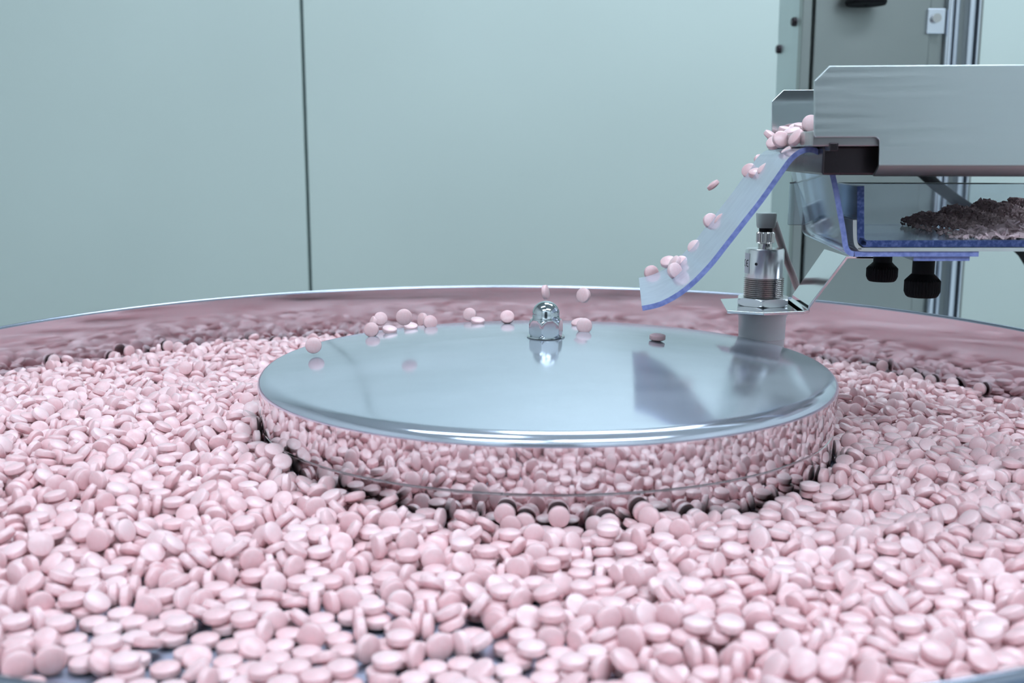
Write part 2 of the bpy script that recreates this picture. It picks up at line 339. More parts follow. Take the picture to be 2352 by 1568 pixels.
HEAP=[
54,1520,236796,5,1807,220960,1,1576,206402,0,1636,200389,1,1606,223570,0,1666,243744,1,1582,162419,0,1631,245104,0,1753,244197,1,1551,224352,0,1712,240936,0,1726,208936,4,1405,215994,1,1479,220019,1,1481,247219,4,1370,238406,1,1442,254931,3,1347,188806,5,1893,186733,1,1516,224660,0,1533,180823,0,1758,180019,1,1784,231219,1,1773,205619,1,1444,234131,1,1973,158680,2,1564,204803,0,1652,234524,1,1712,198440,1,1944,160072,1,1997,207679,1,1626,204153,1,1263,220791,0,1405,247331,1,1347,260849,1,1688,244024,2,1298,189931,0,1607,220153,0,1918,188821,1,1380,224819,
3,1321,216218,2,1830,226547,1,1662,197096,0,1735,215816,1,2008,140019,0,2051,155560,2,1210,222409,0,1476,218463,1,1869,211932,2,1271,261781,0,1791,224008,1,1239,193959,4,1584,235580,2,1441,268088,0,1564,201133,1,1212,178419,0,1510,249788,0,1878,172019,0,2095,180439,1,1921,187221,0,2003,181254,1,1269,228019,3,1541,223034,0,1755,227693,2,1349,238907,0,1441,237688,0,1636,221829,0,1843,245826,1,1410,213394,0,1711,249334,1,1595,222780,1,1976,204440,1,1177,245689,0,1475,256340,0,1673,228496,1,1299,234976,0,1392,256488,0,1838,190405,1,1948,223219,2,2087,179600,
1,1216,204019,0,1217,231219,1,1690,234896,0,1805,229619,1,1800,202419,0,2117,150465,1,1942,196019,0,1989,163655,1,1146,224627,0,1530,229434,1,1143,192627,0,2037,186510,2,1364,219787,0,1738,255152,1,1495,231089,1,1889,218022,2,1438,279632,1,1323,245268,1,1123,255172,0,2151,191377,2,1570,234284,0,1897,197222,1,1327,197619,0,1475,216887,0,2160,157619,1,1109,208819,0,1181,205619,1,1312,264468,0,2049,149507,1,1765,207432,2,1106,181619,1,1611,230102,0,1833,216135,0,1910,160480,1,1248,217684,1,1183,252549,0,1511,189619,0,2071,189619,1,1273,245887,1,1407,239072,
1,1648,243825,0,2115,200175,0,2180,191778,2,1346,238868,0,1953,220785,0,2087,160819,2,1071,195948,0,1993,210245,1,1763,225032,1,2027,177760,0,2205,141936,1,1103,234419,1,1681,203826,1,1447,251732,0,1714,235785,0,1862,199219,1,2216,162736,1,1291,199219,0,1550,249926,1,1377,246093,2,1213,205820,0,1800,232496,0,1988,184685,1,1593,255547,0,1730,195210,2,1132,222472,1,1252,219604,0,1354,213228,0,1674,247771,1,1034,184819,0,1059,228892,0,1306,224819,1,1030,227719,0,1439,211915,3,1496,205081,0,2026,166560,1,2248,188019,1,1154,249254,0,1166,204019,0,1204,247131,
1,2125,184819,0,2175,163771,1,1583,197550,1,2063,148051,1,1828,205703,0,1926,194312,0,1965,210243,1,1624,226529,1,1404,236813,0,1754,238931,1,1377,184479,0,1515,257990,0,1568,213510,0,2269,151219,1,2085,188059,2,1012,202439,0,1468,222632,2,1550,224710,0,2106,213619,1,1273,243215,1,1115,180019,0,1648,240928,0,1678,198566,0,1708,195599,1,1340,227628,0,1541,248710,0,1749,216531,0,2212,172431,0,2285,186181,1,1084,208819,1,984,229185,0,1075,181619,0,1233,213941,0,1792,222691,2,1438,226554,0,2157,215008,1,1111,224077,0,1192,237531,0,1311,187287,0,1858,228211,
1,1892,216426,0,2323,165320,1,969,186419,1,1605,201574,1,1824,244242,0,1862,193011,2,1055,218274,1,1911,208426,0,2029,186653,1,1784,263389,2,2004,164019,1,1682,195366,0,1950,219665,0,2152,173719,0,2249,170677,1,1359,257211,0,1466,257184,0,2195,211493,1,1494,213944,0,1713,229983,1,945,205359,0,1024,241174,0,1140,195216,1,1166,234289,0,1253,242523,0,1419,255489,0,1967,185427,1,1384,211154,0,1409,233089,1,1646,221728,1,999,199575,0,1532,203401,1,1201,202419,0,1284,244126,1,1510,255084,0,1738,189669,1,1319,212880,0,1802,199219,0,2063,161166,1,2078,216452,
2,2281,158699,1,1009,218775,0,2122,200005,1,920,215219,0,1572,210148,2,921,188019,0,1770,218561,0,2354,180218,1,2230,170436,1,1564,232548,0,1803,245092,0,2380,215439,1,1165,194319,0,2098,174006,0,2235,213694,1,973,240487,0,2134,156019,0,2191,144022,0,2296,193217,1,1348,211216,0,1554,253348,0,1608,232829,0,2021,207794,1,1110,222413,0,1233,234143,0,1838,209135,1,1444,218828,1,2160,212067,0,2200,191656,1,1993,202843,1,1036,200387,0,1867,230703,0,2079,178806,1,1135,193617,0,1286,215287,0,1644,195651,1,1505,203211,1,1977,198043,1,890,229508,0,1492,248860,
0,1734,224337,0,1891,202456,0,2122,200004,1,1084,224559,0,1364,209616,0,1399,201203,1,1476,204361,0,1672,243657,0,2384,144819,1,886,189619,0,1389,260810,0,1707,195086,0,1931,220019,0,2052,206085,2,961,230847,0,1190,239047,1,1963,183643,0,2257,193620,1,1267,216887,0,1764,199242,1,999,200400,0,1420,207522,1,1312,211224,0,1448,233227,0,1805,214800,1,1016,236374,2,1767,247583,1,2327,173619,0,2384,186016,1,1154,240565,0,1298,258459,0,1337,259607,0,1609,203410,0,2216,169898,1,862,219833,0,1561,216125,1,1672,224457,0,1736,186830,1,1078,264943,1,1108,220818,
0,1589,172371,0,2410,209251,1,1896,231216,3,920,206066,0,1534,227358,0,2310,208467,1,1220,269255,0,2035,199202,0,2055,165222,1,826,208015,0,1065,232819,0,1827,239617,0,2086,201260,0,2275,219266,1,1259,250751,0,2277,175219,1,1101,178419,0,1336,238807,0,1397,251299,1,1518,228958,1,1222,229541,0,1374,220090,1,2133,172878,2,959,212019,0,1058,207219,0,1500,198558,0,2105,209260,1,1347,165619,1,1472,226863,0,1903,186954,0,2163,200691,1,2440,175219,1,992,183219,0,1371,196090,0,1790,211891,0,1861,248290,1,1644,226285,0,1983,211664,0,2007,202064,1,1296,215196,
0,1942,191219,1,1126,193626,1,2340,188808,1,833,208015,0,1148,220495,0,1402,219299,0,1682,203901,0,1731,208151,0,2396,168819,0,2457,130279,1,887,188019,0,996,208819,0,1478,249263,1,934,232709,0,1614,194470,0,1712,203350,0,1828,200855,1,1179,217959,0,1747,203351,0,2201,205449,1,978,237619,0,1186,261741,0,1564,224708,0,2243,191019,1,1334,238807,0,2034,178282,2,798,235220,0,1082,222341,0,1436,215219,1,1587,199231,1,2197,181449,1,1603,238049,0,1882,186954,1,1977,175051,1,1856,238690,1,1018,239780,0,1152,246095,0,1541,250743,1,862,205511,1,1284,252044,
0,2301,173619,1,2100,223713,0,2124,171240,0,2153,171395,1,1228,190584,0,2288,200819,1,1223,255225,2,788,192819,0,1781,240987,1,1121,220234,1,905,203221,0,1254,240424,0,2086,183091,1,1033,200508,0,1400,201697,0,1422,245617,0,2061,213262,1,967,183219,0,1094,176819,2,1276,211883,0,1909,169898,0,2489,164051,1,1374,233940,0,1787,266587,0,2356,149428,2,1642,212019,0,1681,219440,0,2058,147202,1,1493,261219,0,2336,192628,1,838,207279,0,1436,271177,0,1961,208511,1,769,220019,0,1059,191027,0,1185,214229,0,1332,220019,0,1465,213619,0,1502,237219,0,1639,239219,
0,2435,165619,1,1059,242484,0,2012,178667,0,2396,157250,1,1095,221400,0,1887,218525,1,932,197548,0,2226,213705,1,1754,232836,0,2474,149651,1,1304,209675,0,1813,213606,0,1847,246691,0,2173,212016,1,1582,221688,0,1711,233212,2,991,236059,0,2133,197240,0,2193,164656,1,998,208819,0,1325,250537,0,1606,198706,1,1027,246582,0,1176,253949,0,1457,245458,0,1524,183510,1,1929,214695,0,2084,148702,1,1423,220015,0,1985,206667,0,2164,168021,1,1127,187812,0,2520,135219,1,927,240891,0,2109,221675,2,883,203639,0,1154,220085,1,1220,216997,0,1536,226573,0,1553,258137,
2,1052,231205,0,1165,173619,0,2288,172019,0,2526,160819,1,833,205280,0,1795,205688,0,1866,212268,2,914,204074,0,1283,256326,0,1364,214738,0,1735,255057,1,803,206469,0,1670,234383,0,2019,210413,0,2294,199219,1,2056,187933,1,2375,178191,1,963,199664,1,731,209667,0,862,203274,0,1270,212410,1,2240,165672,2,1086,192609,0,2257,209047,0,2411,156822,1,1781,242349,0,1948,232059,0,2198,193375,0,2484,126418,1,1025,216171,0,1090,229409,0,2566,176959,1,1760,278299,0,2099,168788,1,1197,216964,0,1308,209609,0,1938,191251,1,771,231546,0,1595,222276,1,1833,234250,
0,1899,241120,1,827,234674,0,1485,245619,0,1764,202335,0,2128,198337,0,2225,205328,1,1338,212363,0,2440,165619,1,1409,232794,0,1742,232657,1,1127,215507,0,1561,223771,0,1899,195818,2,964,238792,0,1285,256285,0,1442,203360,0,1446,260189,0,2003,186419,0,2352,197246,1,1629,251744,0,2316,214423,1,1182,218564,0,1244,253300,0,1387,204372,0,2174,160932,1,1346,257061,1,1480,200018,0,1704,235072,1,1872,237168,0,1970,220055,0,2090,203686,0,2353,141619,2,2224,186128,1,1220,231725,0,2317,170419,1,1000,194610,0,1961,177618,0,2154,194274,0,2546,177596,1,706,211272,
0,739,209616,0,828,188019,0,980,225992,0,1165,207205,1,892,223069,0,1537,264382,0,1817,206427,0,2270,146419,1,818,234674,0,921,233247,1,2409,186715,1,937,195705,0,1136,240826,1,785,189619,0,2065,221191,1,1017,235371,0,1249,232500,0,1652,222266,0,2039,176956,0,2279,186052,0,2474,151588,1,683,211268,0,1671,263131,0,2356,187646,1,1056,249895,1,2512,145107,1,1379,239392,1,1184,250827,0,1515,241046,0,2388,149533,0,2589,157619,1,1794,211268,0,1971,176018,0,2006,227842,1,854,213619,1,864,239219,0,1082,219217,0,1132,263226,1,864,186419,0,1488,225611,
0,1900,241769,1,2496,173947,1,1921,200222,1,1761,218945,0,1840,213750,0,1874,214173,0,2108,152748,0,2137,220127,0,2243,201383,1,761,208679,1,790,232118,0,1294,246031,0,1444,204643,1,1590,261542,0,1722,237451,0,2592,200560,1,651,212818,0,1458,230243,1,1320,221144,0,1662,220628,0,2131,191327,0,2550,139855,1,1108,215850,0,2205,175260,0,2328,158418,1,1551,245467,0,2440,173695,1,1414,213619,1,902,200007,0,1334,206744,0,2024,200384,1,962,226032,0,1212,215323,0,1619,225253,0,2460,194495,0,2611,145622,1,705,209920,0,2080,208342,0,2352,156856,1,1359,256450,
0,1494,225611,0,1627,250853,0,1721,213451,0,2288,157983,1,1277,265231,1,1208,260226,0,1690,230243,0,1760,236545,1,1989,216771,1,808,232199,0,1558,195207,1,1941,186616,0,2168,176819,0,2199,148019,0,2383,199245,1,1019,231219,0,2209,213893,1,1186,196019,1,1719,191051,1,835,203679,0,939,237266,0,996,256627,0,1804,217671,0,2171,202419,1,1058,245411,0,1170,242167,0,1835,240292,0,2113,196125,0,2413,155931,0,2623,171222,1,742,210087,0,839,255267,0,1133,213709,0,2250,161613,1,2582,151357,1,2047,181619,1,1247,253525,0,2483,133619,1,1276,209017,0,1889,231562,
0,2632,127219,1,949,194531,0,2275,205528,1,808,188019,1,1122,172019,0,1521,261333,0,2360,184017,1,668,221619,0,707,235280,1,868,197906,0,1096,256610,0,1784,208071,0,2302,187631,0,2369,140019,0,2524,166047,1,1430,249867,0,2084,190661,0,2510,151647,1,1355,226782,0,1971,234473,1,1055,226211,0,1589,218144,0,1658,236444,0,2095,168261,0,2323,158724,0,2485,177676,1,628,223219,0,779,205470,0,907,208819,1,1131,247031,0,1685,255673,0,2050,213901,1,1907,192662,0,2257,161613,0,2555,173373,0,2646,160819,1,898,236019,0,1295,226617,0,1456,231393,1,1167,237367,
0,1645,218844,0,2218,184252,0,2456,144712,1,1248,212002,0,1393,216940,0,1877,201122,0,2152,166882,0,2590,115619,1,1384,247421,0,1725,236270,0,1752,196019,1,619,196019,0,1807,179661,1,1324,232074,0,1494,250285,0,1562,232396,1,703,192819,0,978,247006,1,1828,214129,0,2013,189505,1,767,242327,1,859,235492,0,1092,222032,0,1199,211218,0,1533,232819,0,2443,157512,1,1941,223529,1,741,189619,0,1610,247897,0,1853,229549,0,2007,213505,1,1678,208418,0,2384,162902,1,1619,203862,1,816,240815,0,1220,250532,0,2116,151219,0,2267,179145,1,2553,135545,1,967,195205,
0,1007,204019,0,1015,242627,2,1045,202419,1,927,217380,1,716,218419,1,2065,152819,0,2132,191229,0,2224,154816,0,2515,148802,1,2185,178297,1,1308,262715,0,1350,234955,0,1977,191650,0,2298,184087,0,2485,191673,1,1207,211218,0,1426,204427,0,1846,247149,0,1903,245529,0,1963,177250,0,2672,178731,2,843,203373,0,944,264423,0,1485,220104,0,2410,155090,2,661,247219,0,803,213619,0,883,208819,0,2046,198967,0,2348,165619,1,651,194419,0,1126,212346,0,1415,243864,0,1708,250368,1,655,220019,0,955,245223,0,1041,244865,0,1267,245423,0,2151,148019,0,2436,190864,
0,2582,162528,0,2623,159419,2,622,253810,0,896,250708,0,967,195205,0,1083,186055,0,1271,219823,0,1707,202141,1,766,220288,0,1384,204002,0,1748,209883,0,2477,149689,1,801,186419,0,1079,242604,1,1165,231220,0,1506,254180,0,1919,202189,1,693,208759,0,1630,251496,0,1817,207837,0,2236,189093,1,1472,258762,0,1559,253434,1,1584,221893,0,2003,208202,0,2551,176844,1,996,239437,0,1747,253703,0,1891,209791,1,606,196019,0,609,237810,0,1233,207585,0,1645,229096,1,1127,231546,1,576,223219,0,1855,213173,0,2039,186167,0,2088,168012,1,791,248615,0,2638,195332,
1,1323,202508,1,1065,237804,0,1187,255653,1,1789,232870,0,1883,259872,1,1201,270053,0,1515,266980,0,1537,216652,0,2381,177853,0,2657,143072,0,2699,149658,1,1305,241967,0,1683,232420,0,2264,161150,0,2315,173487,1,741,201027,0,1446,262980,1,931,180019,0,2520,183219,1,2718,191238,1,1185,184016,0,1348,240819,0,1461,223604,0,1647,211496,0,1968,174404,0,2161,190465,0,2593,111307,1,1227,251386,0,1744,159738,0,2281,204109,1,926,225293,0,2076,205511,1,1364,212019,1,857,210419,1,1434,214873,0,1697,160560,1,1721,210985,0,1945,226208,0,2236,160359,1,828,226195,
0,1148,252146,1,961,233983,0,2119,176873,0,2382,158653,0,2691,122419,1,977,193619,0,1055,220323,0,1105,215207,0,1406,227889,0,2188,172508,1,555,197619,0,675,235224,0,1025,220307,0,2457,179014,1,556,240559,0,1831,208525,0,1915,235592,1,720,224905,0,1309,230767,0,1997,176198,0,2347,188811,0,2417,184463,1,1493,221191,0,2604,176970,1,639,220019,0,641,247219,0,800,229131,0,891,201326,0,1251,239544,1,1622,226392,1,884,254819,0,2596,152970,1,905,217326,0,1281,232399,0,1769,231229,0,2022,226211,0,2639,164328,1,2210,190106,0,2259,185125,0,2627,116151,
1,842,258819,0,1153,205897,0,1479,269053,1,1558,255074,0,1596,255453,0,2110,189673,1,2559,141146,2,1086,213604,1,594,216850,0,1874,220381,0,2549,184700,1,1520,246183,0,1753,189606,0,1943,219808,0,2155,146419,0,2731,169978,1,713,189619,0,746,227271,0,812,184819,1,638,192819,0,2581,117160,1,937,195216,0,1295,188019,0,1542,194899,1,1806,252175,0,2481,184819,1,1383,264096,0,2313,207130,0,2397,122171,0,2404,152571,1,1177,237719,1,694,231269,0,2280,161865,1,992,229619,0,1080,253667,0,1336,203669,0,1430,261221,0,1672,236092,1,529,211988,0,809,229131,
0,1886,236381,0,2369,126478,0,2431,150474,0,2452,208830,0,2741,139740,1,1721,226167,0,1792,208470,0,2524,156019,1,1207,260378,0,2179,191247,0,2697,141907,1,992,202419,0,1359,245765,0,1853,269651,1,1359,175656,0,1979,216858,0,2056,213609,0,2076,229609,1,868,234014,0,1129,245689,0,1247,269420,0,2319,178330,1,651,235205,0,957,247317,0,1039,253619,0,2701,188877,1,771,239219,0,771,213619,0,1310,223697,0,1944,172999,0,2353,180876,1,576,196019,0,1614,249695,0,2241,184847,1,689,252069,1,1123,220089,0,1486,252342,0,2137,167275,1,1075,185145,0,1917,201148,
1,611,233463,0,909,226836,0,1440,223651,0,1471,223536,0,2017,207219,0,2456,149439,1,1844,227468,0,2232,160847,0,2300,143585,0,2341,136819,1,1642,211985,2,1027,226419,0,2619,163968,1,562,237219,0,2102,201976,1,2209,162447,0,2418,186792,0,2680,176110,1,1397,244019,0,1572,258938,0,2045,174423,1,768,186419,0,1225,216819,0,1336,237427,0,1491,273142,0,1779,248512,0,2183,164047,0,2773,106439,2,810,200480,0,1074,226245,0,1263,247100,0,1872,221365,1,1390,216819,0,2503,157675,0,2580,119817,1,1158,221032,0,2556,170169,1,1533,268144,0,1542,221482,0,1829,246668,
0,2610,144768,1,705,221054,0,872,207219,0,1904,238219,1,1583,273338,0,1763,213649,1,832,226975,0,963,202419,0,1514,220159,0,2735,157753,1,502,197619,0,1963,171358,0,2125,197176,2,501,224819,0,745,205433,0,1695,253389,0,2306,154785,1,666,216819,0,1655,253296,0,2384,160533,1,1985,242460,0,2493,175275,0,2547,150969,1,1189,226460,1,583,212505,0,628,230946,0,1008,245591,0,2069,184700,0,2268,167219,0,2649,192529,1,843,244575,0,895,236093,0,1227,261359,0,1798,237150,0,1818,205851,1,543,210055,0,1346,208539,0,1457,258384,0,1616,232979,0,1725,231781,
1,712,206654,0,796,254889,0,2128,173176,2,1009,200819,0,1119,220553,0,1170,272263,1,2702,170291,1,729,242815,0,1599,279659,1,1629,272357,0,1929,239045,0,1982,213660,0,2427,176001,0,2650,162171,1,1853,213108,1,1054,229847,0,1421,240253,0,1748,182575,0,1939,195709,0,2347,162419,0,2587,184564,1,792,210419,0,797,183219,0,929,204019,1,1317,223236,1,933,231219,0,1196,252060,0,1488,231219,0,2035,213150,0,2194,171156,1,591,225305,0,1565,274396,0,1584,221397,1,887,195211,1,1041,217047,0,1386,199639,0,1531,219223,1,966,175219,0,1290,263566,0,2739,166075,
1,677,189619,0,974,222101,0,1379,253186,0,1530,279510,0,2156,185259,0,2234,167219,0,2761,136305,1,2311,182008,1,655,263004,0,2616,139213,2,2004,178419,0,2778,129905,1,1085,248503,0,1298,199202,1,1219,208515,0,1348,254821,0,1646,221675,0,1787,208523,1,492,242519,0,2132,146419,1,477,199219,0,1559,232695,0,2289,155203,0,2466,183219,0,2534,189768,0,2680,191000,1,1140,251703,0,1261,241166,0,2521,172168,1,721,186419,0,777,237619,0,1276,252366,0,2257,194742,1,685,226819,0,868,221474,0,1153,220019,1,515,196019,0,825,208819,0,895,195211,0,1835,236070,
1,762,197611,0,824,278879,0,1022,188805,0,1674,249260,0,1873,258069,0,2105,202821,1,555,194419,0,1244,234766,0,1892,243670,1,815,236019,0,1438,229868,0,1700,229191,0,2068,219808,1,1118,226765,0,2499,146591,0,2631,196904,1,1203,205315,0,2381,188019,1,579,247270,0,642,189619,0,1921,225623,0,2419,184819,1,612,232909,0,996,237207,1,1186,210115,0,1401,277977,0,1606,256494,0,1723,204375,0,2058,175219,0,2576,178459,1,1311,251497,0,1498,219211,0,1610,207782,0,1763,210878,0,1957,227848,0,2004,208782,1,640,238292,0,2207,201016,1,1169,262501,0,1798,241139,
0,2202,175416,0,2812,129618,1,710,230425,0,2645,192104,1,957,248841,0,1044,244625,0,1865,201196,0,2715,176692,1,2366,160819,1,1400,235936,0,1644,253600,0,1681,262060,0,2225,220216,1,523,223219,0,740,226389,0,899,220811,0,940,175219,0,2147,188118,1,602,191219,0,1529,259769,0,1812,258739,0,2174,194158,0,2330,193169,1,2260,158686,0,2439,157619,0,2749,173149,1,1464,247468,0,2032,168881,1,1398,210336,1,850,242045,0,1360,231746,0,2613,175128,1,1055,196019,0,1276,274752,1,986,190518,0,1785,190668,0,2053,219768,0,2670,172019,1,860,178419,1,447,199219,
0,969,190518,0,1587,218155,0,2498,179929,1,791,183219,0,1436,261472,1,657,241370,0,934,221099,0,2548,156375,1,792,208819,0,904,176819,0,1190,247619,0,1284,226171,0,1328,229475,0,2115,192251,0,2307,168982,1,722,258899,0,793,263219,0,1817,191101,0,1853,228800,0,2362,133619,1,2147,144858,1,700,202289,0,741,184819,0,1072,246869,0,1122,265293,0,1236,276620,0,1635,210180,1,1520,221868,0,1938,210784,1,1567,253733,0,1623,234180,0,2792,170568,1,1975,193263,0,2567,186799,0,2831,164019,1,795,236019,0,1102,258893,0,1202,263619,0,1562,228133,1,558,220019,
0,1164,206466,0,1603,275075,0,1897,211740,1,1144,237105,0,2457,188146,1,1028,240683,0,1691,207618,0,1742,188660,1,484,196019,0,564,192819,0,1092,212462,0,2231,189220,0,2501,155929,1,559,247219,0,821,211384,0,1435,219653,0,2410,185809,0,2709,165490,1,1493,237193,0,1803,238804,1,627,222931,0,662,200501,0,1235,217415,0,1377,253284,0,2271,182107,0,2770,144903,1,897,222651,0,992,243424,0,2392,146778,1,2041,214768,1,524,194419,0,2366,197328,1,843,222467,0,1859,227201,0,2604,199191,1,1308,236815,0,1468,257555,1,942,191624,0,1760,232069,0,1995,194864,
1,1000,188823,0,2081,199581,1,866,219353,0,1717,231128,0,2193,194419,0,2344,151319,0,2664,177800,2,2628,161420,1,1291,202488,0,1365,237284,0,1414,239194,0,1526,241183,0,2149,175579,0,2538,175391,0,2699,151090,1,524,221619,0,619,203731,0,956,215665,0,1337,181619,0,1656,255176,0,1692,251511,2,742,221813,0,2732,158466,1,1110,232375,0,1831,228996,0,2154,201179,0,2532,205791,0,2774,186202,2,1327,225611,0,1953,230776,1,1263,242935,0,2079,146661,0,2822,153960,1,694,186419,0,1016,223661,0,1056,212458,0,1912,226945,0,2331,178519,1,1514,280587,0,1772,232069,
1,581,208009,0,921,235380,0,1053,266133,0,1246,230135,0,2475,144911,0,2538,128941,1,825,245834,0,896,188187,1,759,183219,0,1186,226701,0,1461,254355,0,2114,210811,0,2229,204355,0,2791,128069,1,721,207492,0,1612,267734,0,1800,213619,0,2048,183573,0,2423,177103,1,769,225670,0,1178,257101,0,1442,200664,0,2571,190062,0,2630,191822,1,1142,225815,1,535,247259,0,2438,199503,0,2757,157161,1,422,199219,0,1957,209976,0,2012,214734,1,687,228870,0,971,217265,0,1537,249183,0,1612,242134,0,2726,114419,1,495,224874,0,1397,249119,0,2384,169103,1,796,207219,
0,2504,169342,0,2850,150667,1,1085,229198,0,1886,226722,0,2288,179355,1,1675,209499,0,1859,201107,1,649,226055,1,545,192819,0,799,251760,0,889,207387,0,2089,184258,0,2188,214036,1,1365,211590,0,2608,167205,1,1336,227073,0,1498,250606,0,1574,257136,0,1736,227016,0,2672,173698,1,1216,250162,0,1284,256405,0,1967,193976,1,459,196019,0,661,186419,0,2258,170577,2,889,244111,0,1011,189405,0,2315,167419,0,2725,158920,1,847,205937,0,2146,220379,0,2873,130821,1,605,189619,1,1053,233217,0,1634,202353,0,1703,249822,1,1106,271884,0,1476,208819,0,2360,176479,
1,388,216015,0,1765,230800,0,2816,150862,1,1393,249119,0,2174,173536,1,2469,183630,1,736,216014,0,937,234419,0,1158,216782,0,1280,229204,0,1433,259859,0,2135,180410,0,2397,197466,1,924,191319,0,1861,235492,0,2212,162949,1,1467,252863,0,2555,184566,1,1648,244210,0,2564,131768,0,2646,189511,1,1604,209028,0,2023,196388,0,2223,201222,0,2276,208393,1,997,241907,0,1107,211089,0,1173,274619,0,1921,213619,0,2749,188291,1,1803,243992,0,1823,231192,1,974,235507,0,1063,247617,0,1156,242382,0,2334,185019,1,583,210314,0,707,202482,0,755,198414,0,791,225236,
0,831,236071,0,2590,159372,1,1134,266343,0,1194,241905,0,1310,249754,0,1520,213952,0,1688,196534,0,1759,188019,0,2512,181219,0,2784,158086,1,515,192819,0,1430,234259,0,2062,203815,2,1077,266818,0,2404,148243,1,1544,264312,0,2100,221627,0,2621,208488,1,668,210827,0,1132,215444,0,1608,253010,0,2248,217137,1,516,220019,0,948,188822,0,1340,268177,0,1568,245003,0,2179,205940,1,1209,232305,0,1683,258281,1,1997,201162,0,2433,181619,0,2870,154775,1,488,211599,0,640,203559,0,2304,202189,1,866,213897,0,902,217663,0,1492,253245,0,2841,135219,1,1897,224479,
1,1241,247616,0,1376,240820,0,1867,205905,0,2463,211860,1,546,220986,0,1024,231097,0,2356,205984,0,2681,146259,0,2719,169225,1,1638,205995,0,2902,149239,1,1062,167219,0,1722,250538,0,2616,190888,1,1759,229370,0,2797,183649,1,1028,259897,0,1058,206857,1,1021,188076,0,1268,227272,0,2231,173014,0,2867,97877,2,424,197619,0,462,196019,0,1102,229913,0,1939,230062,0,2547,172327,1,560,209786,0,738,253690,0,822,248749,0,1296,224570,0,1603,235410,0,2033,217873,0,2152,191530,0,2187,240435,0,2197,177864,0,2470,170828,1,369,199219,0,780,260019,0,915,217663,
0,1408,269574,1,615,188019,0,2655,185682,1,1802,196492,0,1907,180019,1,777,232819,0,968,188159,0,1103,277419,0,1972,196426,0,2215,232168,2,1532,239207,0,1666,220453,1,623,231110,0,734,229690,0,1472,226111,0,2023,162860,0,2818,133759,1,773,207219,0,1445,244540,0,2131,188330,1,696,183219,0,1164,208932,0,1324,224024,0,1833,199744,0,2699,188391,1,729,202490,0,814,205703,0,842,176819,0,946,242288,1,671,228045,0,1283,268227,0,1560,221107,0,1669,254053,1,992,256735,0,1173,231332,0,2271,188019,0,2363,157619,1,938,189759,1,700,227273,0,854,219720,
0,1135,253253,0,1627,209680,0,1716,221737,0,1979,223589,0,2535,134323,1,1513,208469,0,2501,198780,0,2782,139340,1,1120,195663,0,1501,229269,0,1572,261934,0,2057,194331,0,2588,176777,0,2753,191219,1,1206,276256,0,1370,260188,0,1406,233024,0,2332,194607,0,2507,171580,1,995,212868,0,2600,149577,1,391,214419,1,2097,197107,0,2414,159327,1,526,191219,0,1469,259711,0,2646,199718,0,2747,165619,0,2892,149519,1,650,201618,0,881,219094,0,1197,252256,0,1770,238144,0,2382,189421,0,2505,139580,1,1336,235224,0,2442,204128,0,2917,183208,1,1092,248412,1,583,215219,
0,1208,215457,0,2422,194528,0,2624,174050,1,493,220019,0,590,242419,0,892,260415,1,538,260801,0,1913,222862,1,532,218419,0,578,188019,0,807,247235,0,2308,173795,0,2562,137109,1,1020,216651,0,1227,251425,0,1290,211977,0,1609,239190,0,1994,192260,0,2216,211501,0,2849,123848,1,489,192819,0,1048,235005,0,1496,259629,0,1730,252541,0,1873,207219,0,2241,179274,0,2268,160819,0,2676,159292,1,1042,179656,0,1064,239805,0,1245,237068,1,760,180019,0,2212,164019,1,962,227488,0,1419,268975,0,2184,204449,0,2471,164503,1,1133,222142,0,2803,142749,1,348,213490,
0,1259,225868,0,2172,185249,1,413,215167,0,836,241827,0,921,199219,0,923,224819,0,1845,206959,0,2040,172019,0,2123,184320,0,2152,156878,0,2202,240301,2,638,254457,0,674,202406,0,1093,234012,0,1536,246645,0,1789,211499,0,2301,196195,0,2683,199128,0,2927,136820,1,721,197609,0,1696,237722,0,1946,207342,0,2032,217755,1,929,172019,0,967,189047,1,1430,216421,0,1950,232942,0,2542,153150,1,617,186419,0,1652,223612,0,2075,160429,1,797,178419,0,1296,254810,0,2385,146527,0,2657,146492,0,2872,148735,1,791,215173,0,1818,226769,1,2546,189949,0,2710,182792,
1,616,213619,1,566,232720,0,1352,231219,0,1391,231552,0,1477,227809,1,2437,144245,0,2792,169949,1,750,217013,0,1131,254107,0,1668,237973,0,2353,184858,1,464,210359,0,928,252019,0,2269,210015,1,1010,194419,0,1167,213619,0,1456,259913,0,1588,256344,0,2003,222065,1,856,229310,0,1750,261218,0,2348,157658,0,2770,173032,1,1172,239219,0,1238,211846,0,2058,196543,0,2124,184320,0,2491,166412,1,644,201621,0,1505,214475,0,1550,240206,0,1727,203640,0,2621,165044,0,2738,166151,1,393,196019,0,2232,196392,1,1064,214773,0,2835,163848,0,2910,164019,1,448,211959,
0,822,192020,0,889,218980,0,997,238417,0,1318,218032,0,1624,253911,0,2582,175427,1,538,189619,0,1383,263588,1,663,252405,0,2583,202627,1,1586,217944,0,2408,181488,0,2896,138419,1,331,213490,0,2523,181805,0,2677,172585,1,1422,261859,0,1918,195594,0,1977,190839,0,2098,200758,0,2273,170870,1,699,234454,0,703,181619,0,1273,188346,2,504,210443,0,603,251628,0,1279,237053,0,1778,234397,0,1948,192085,0,2024,172034,0,2313,201640,1,974,186001,0,1090,258708,0,1672,263573,0,2460,212057,1,540,225105,0,746,180019,0,2312,157619,0,2456,186457,1,577,202018,
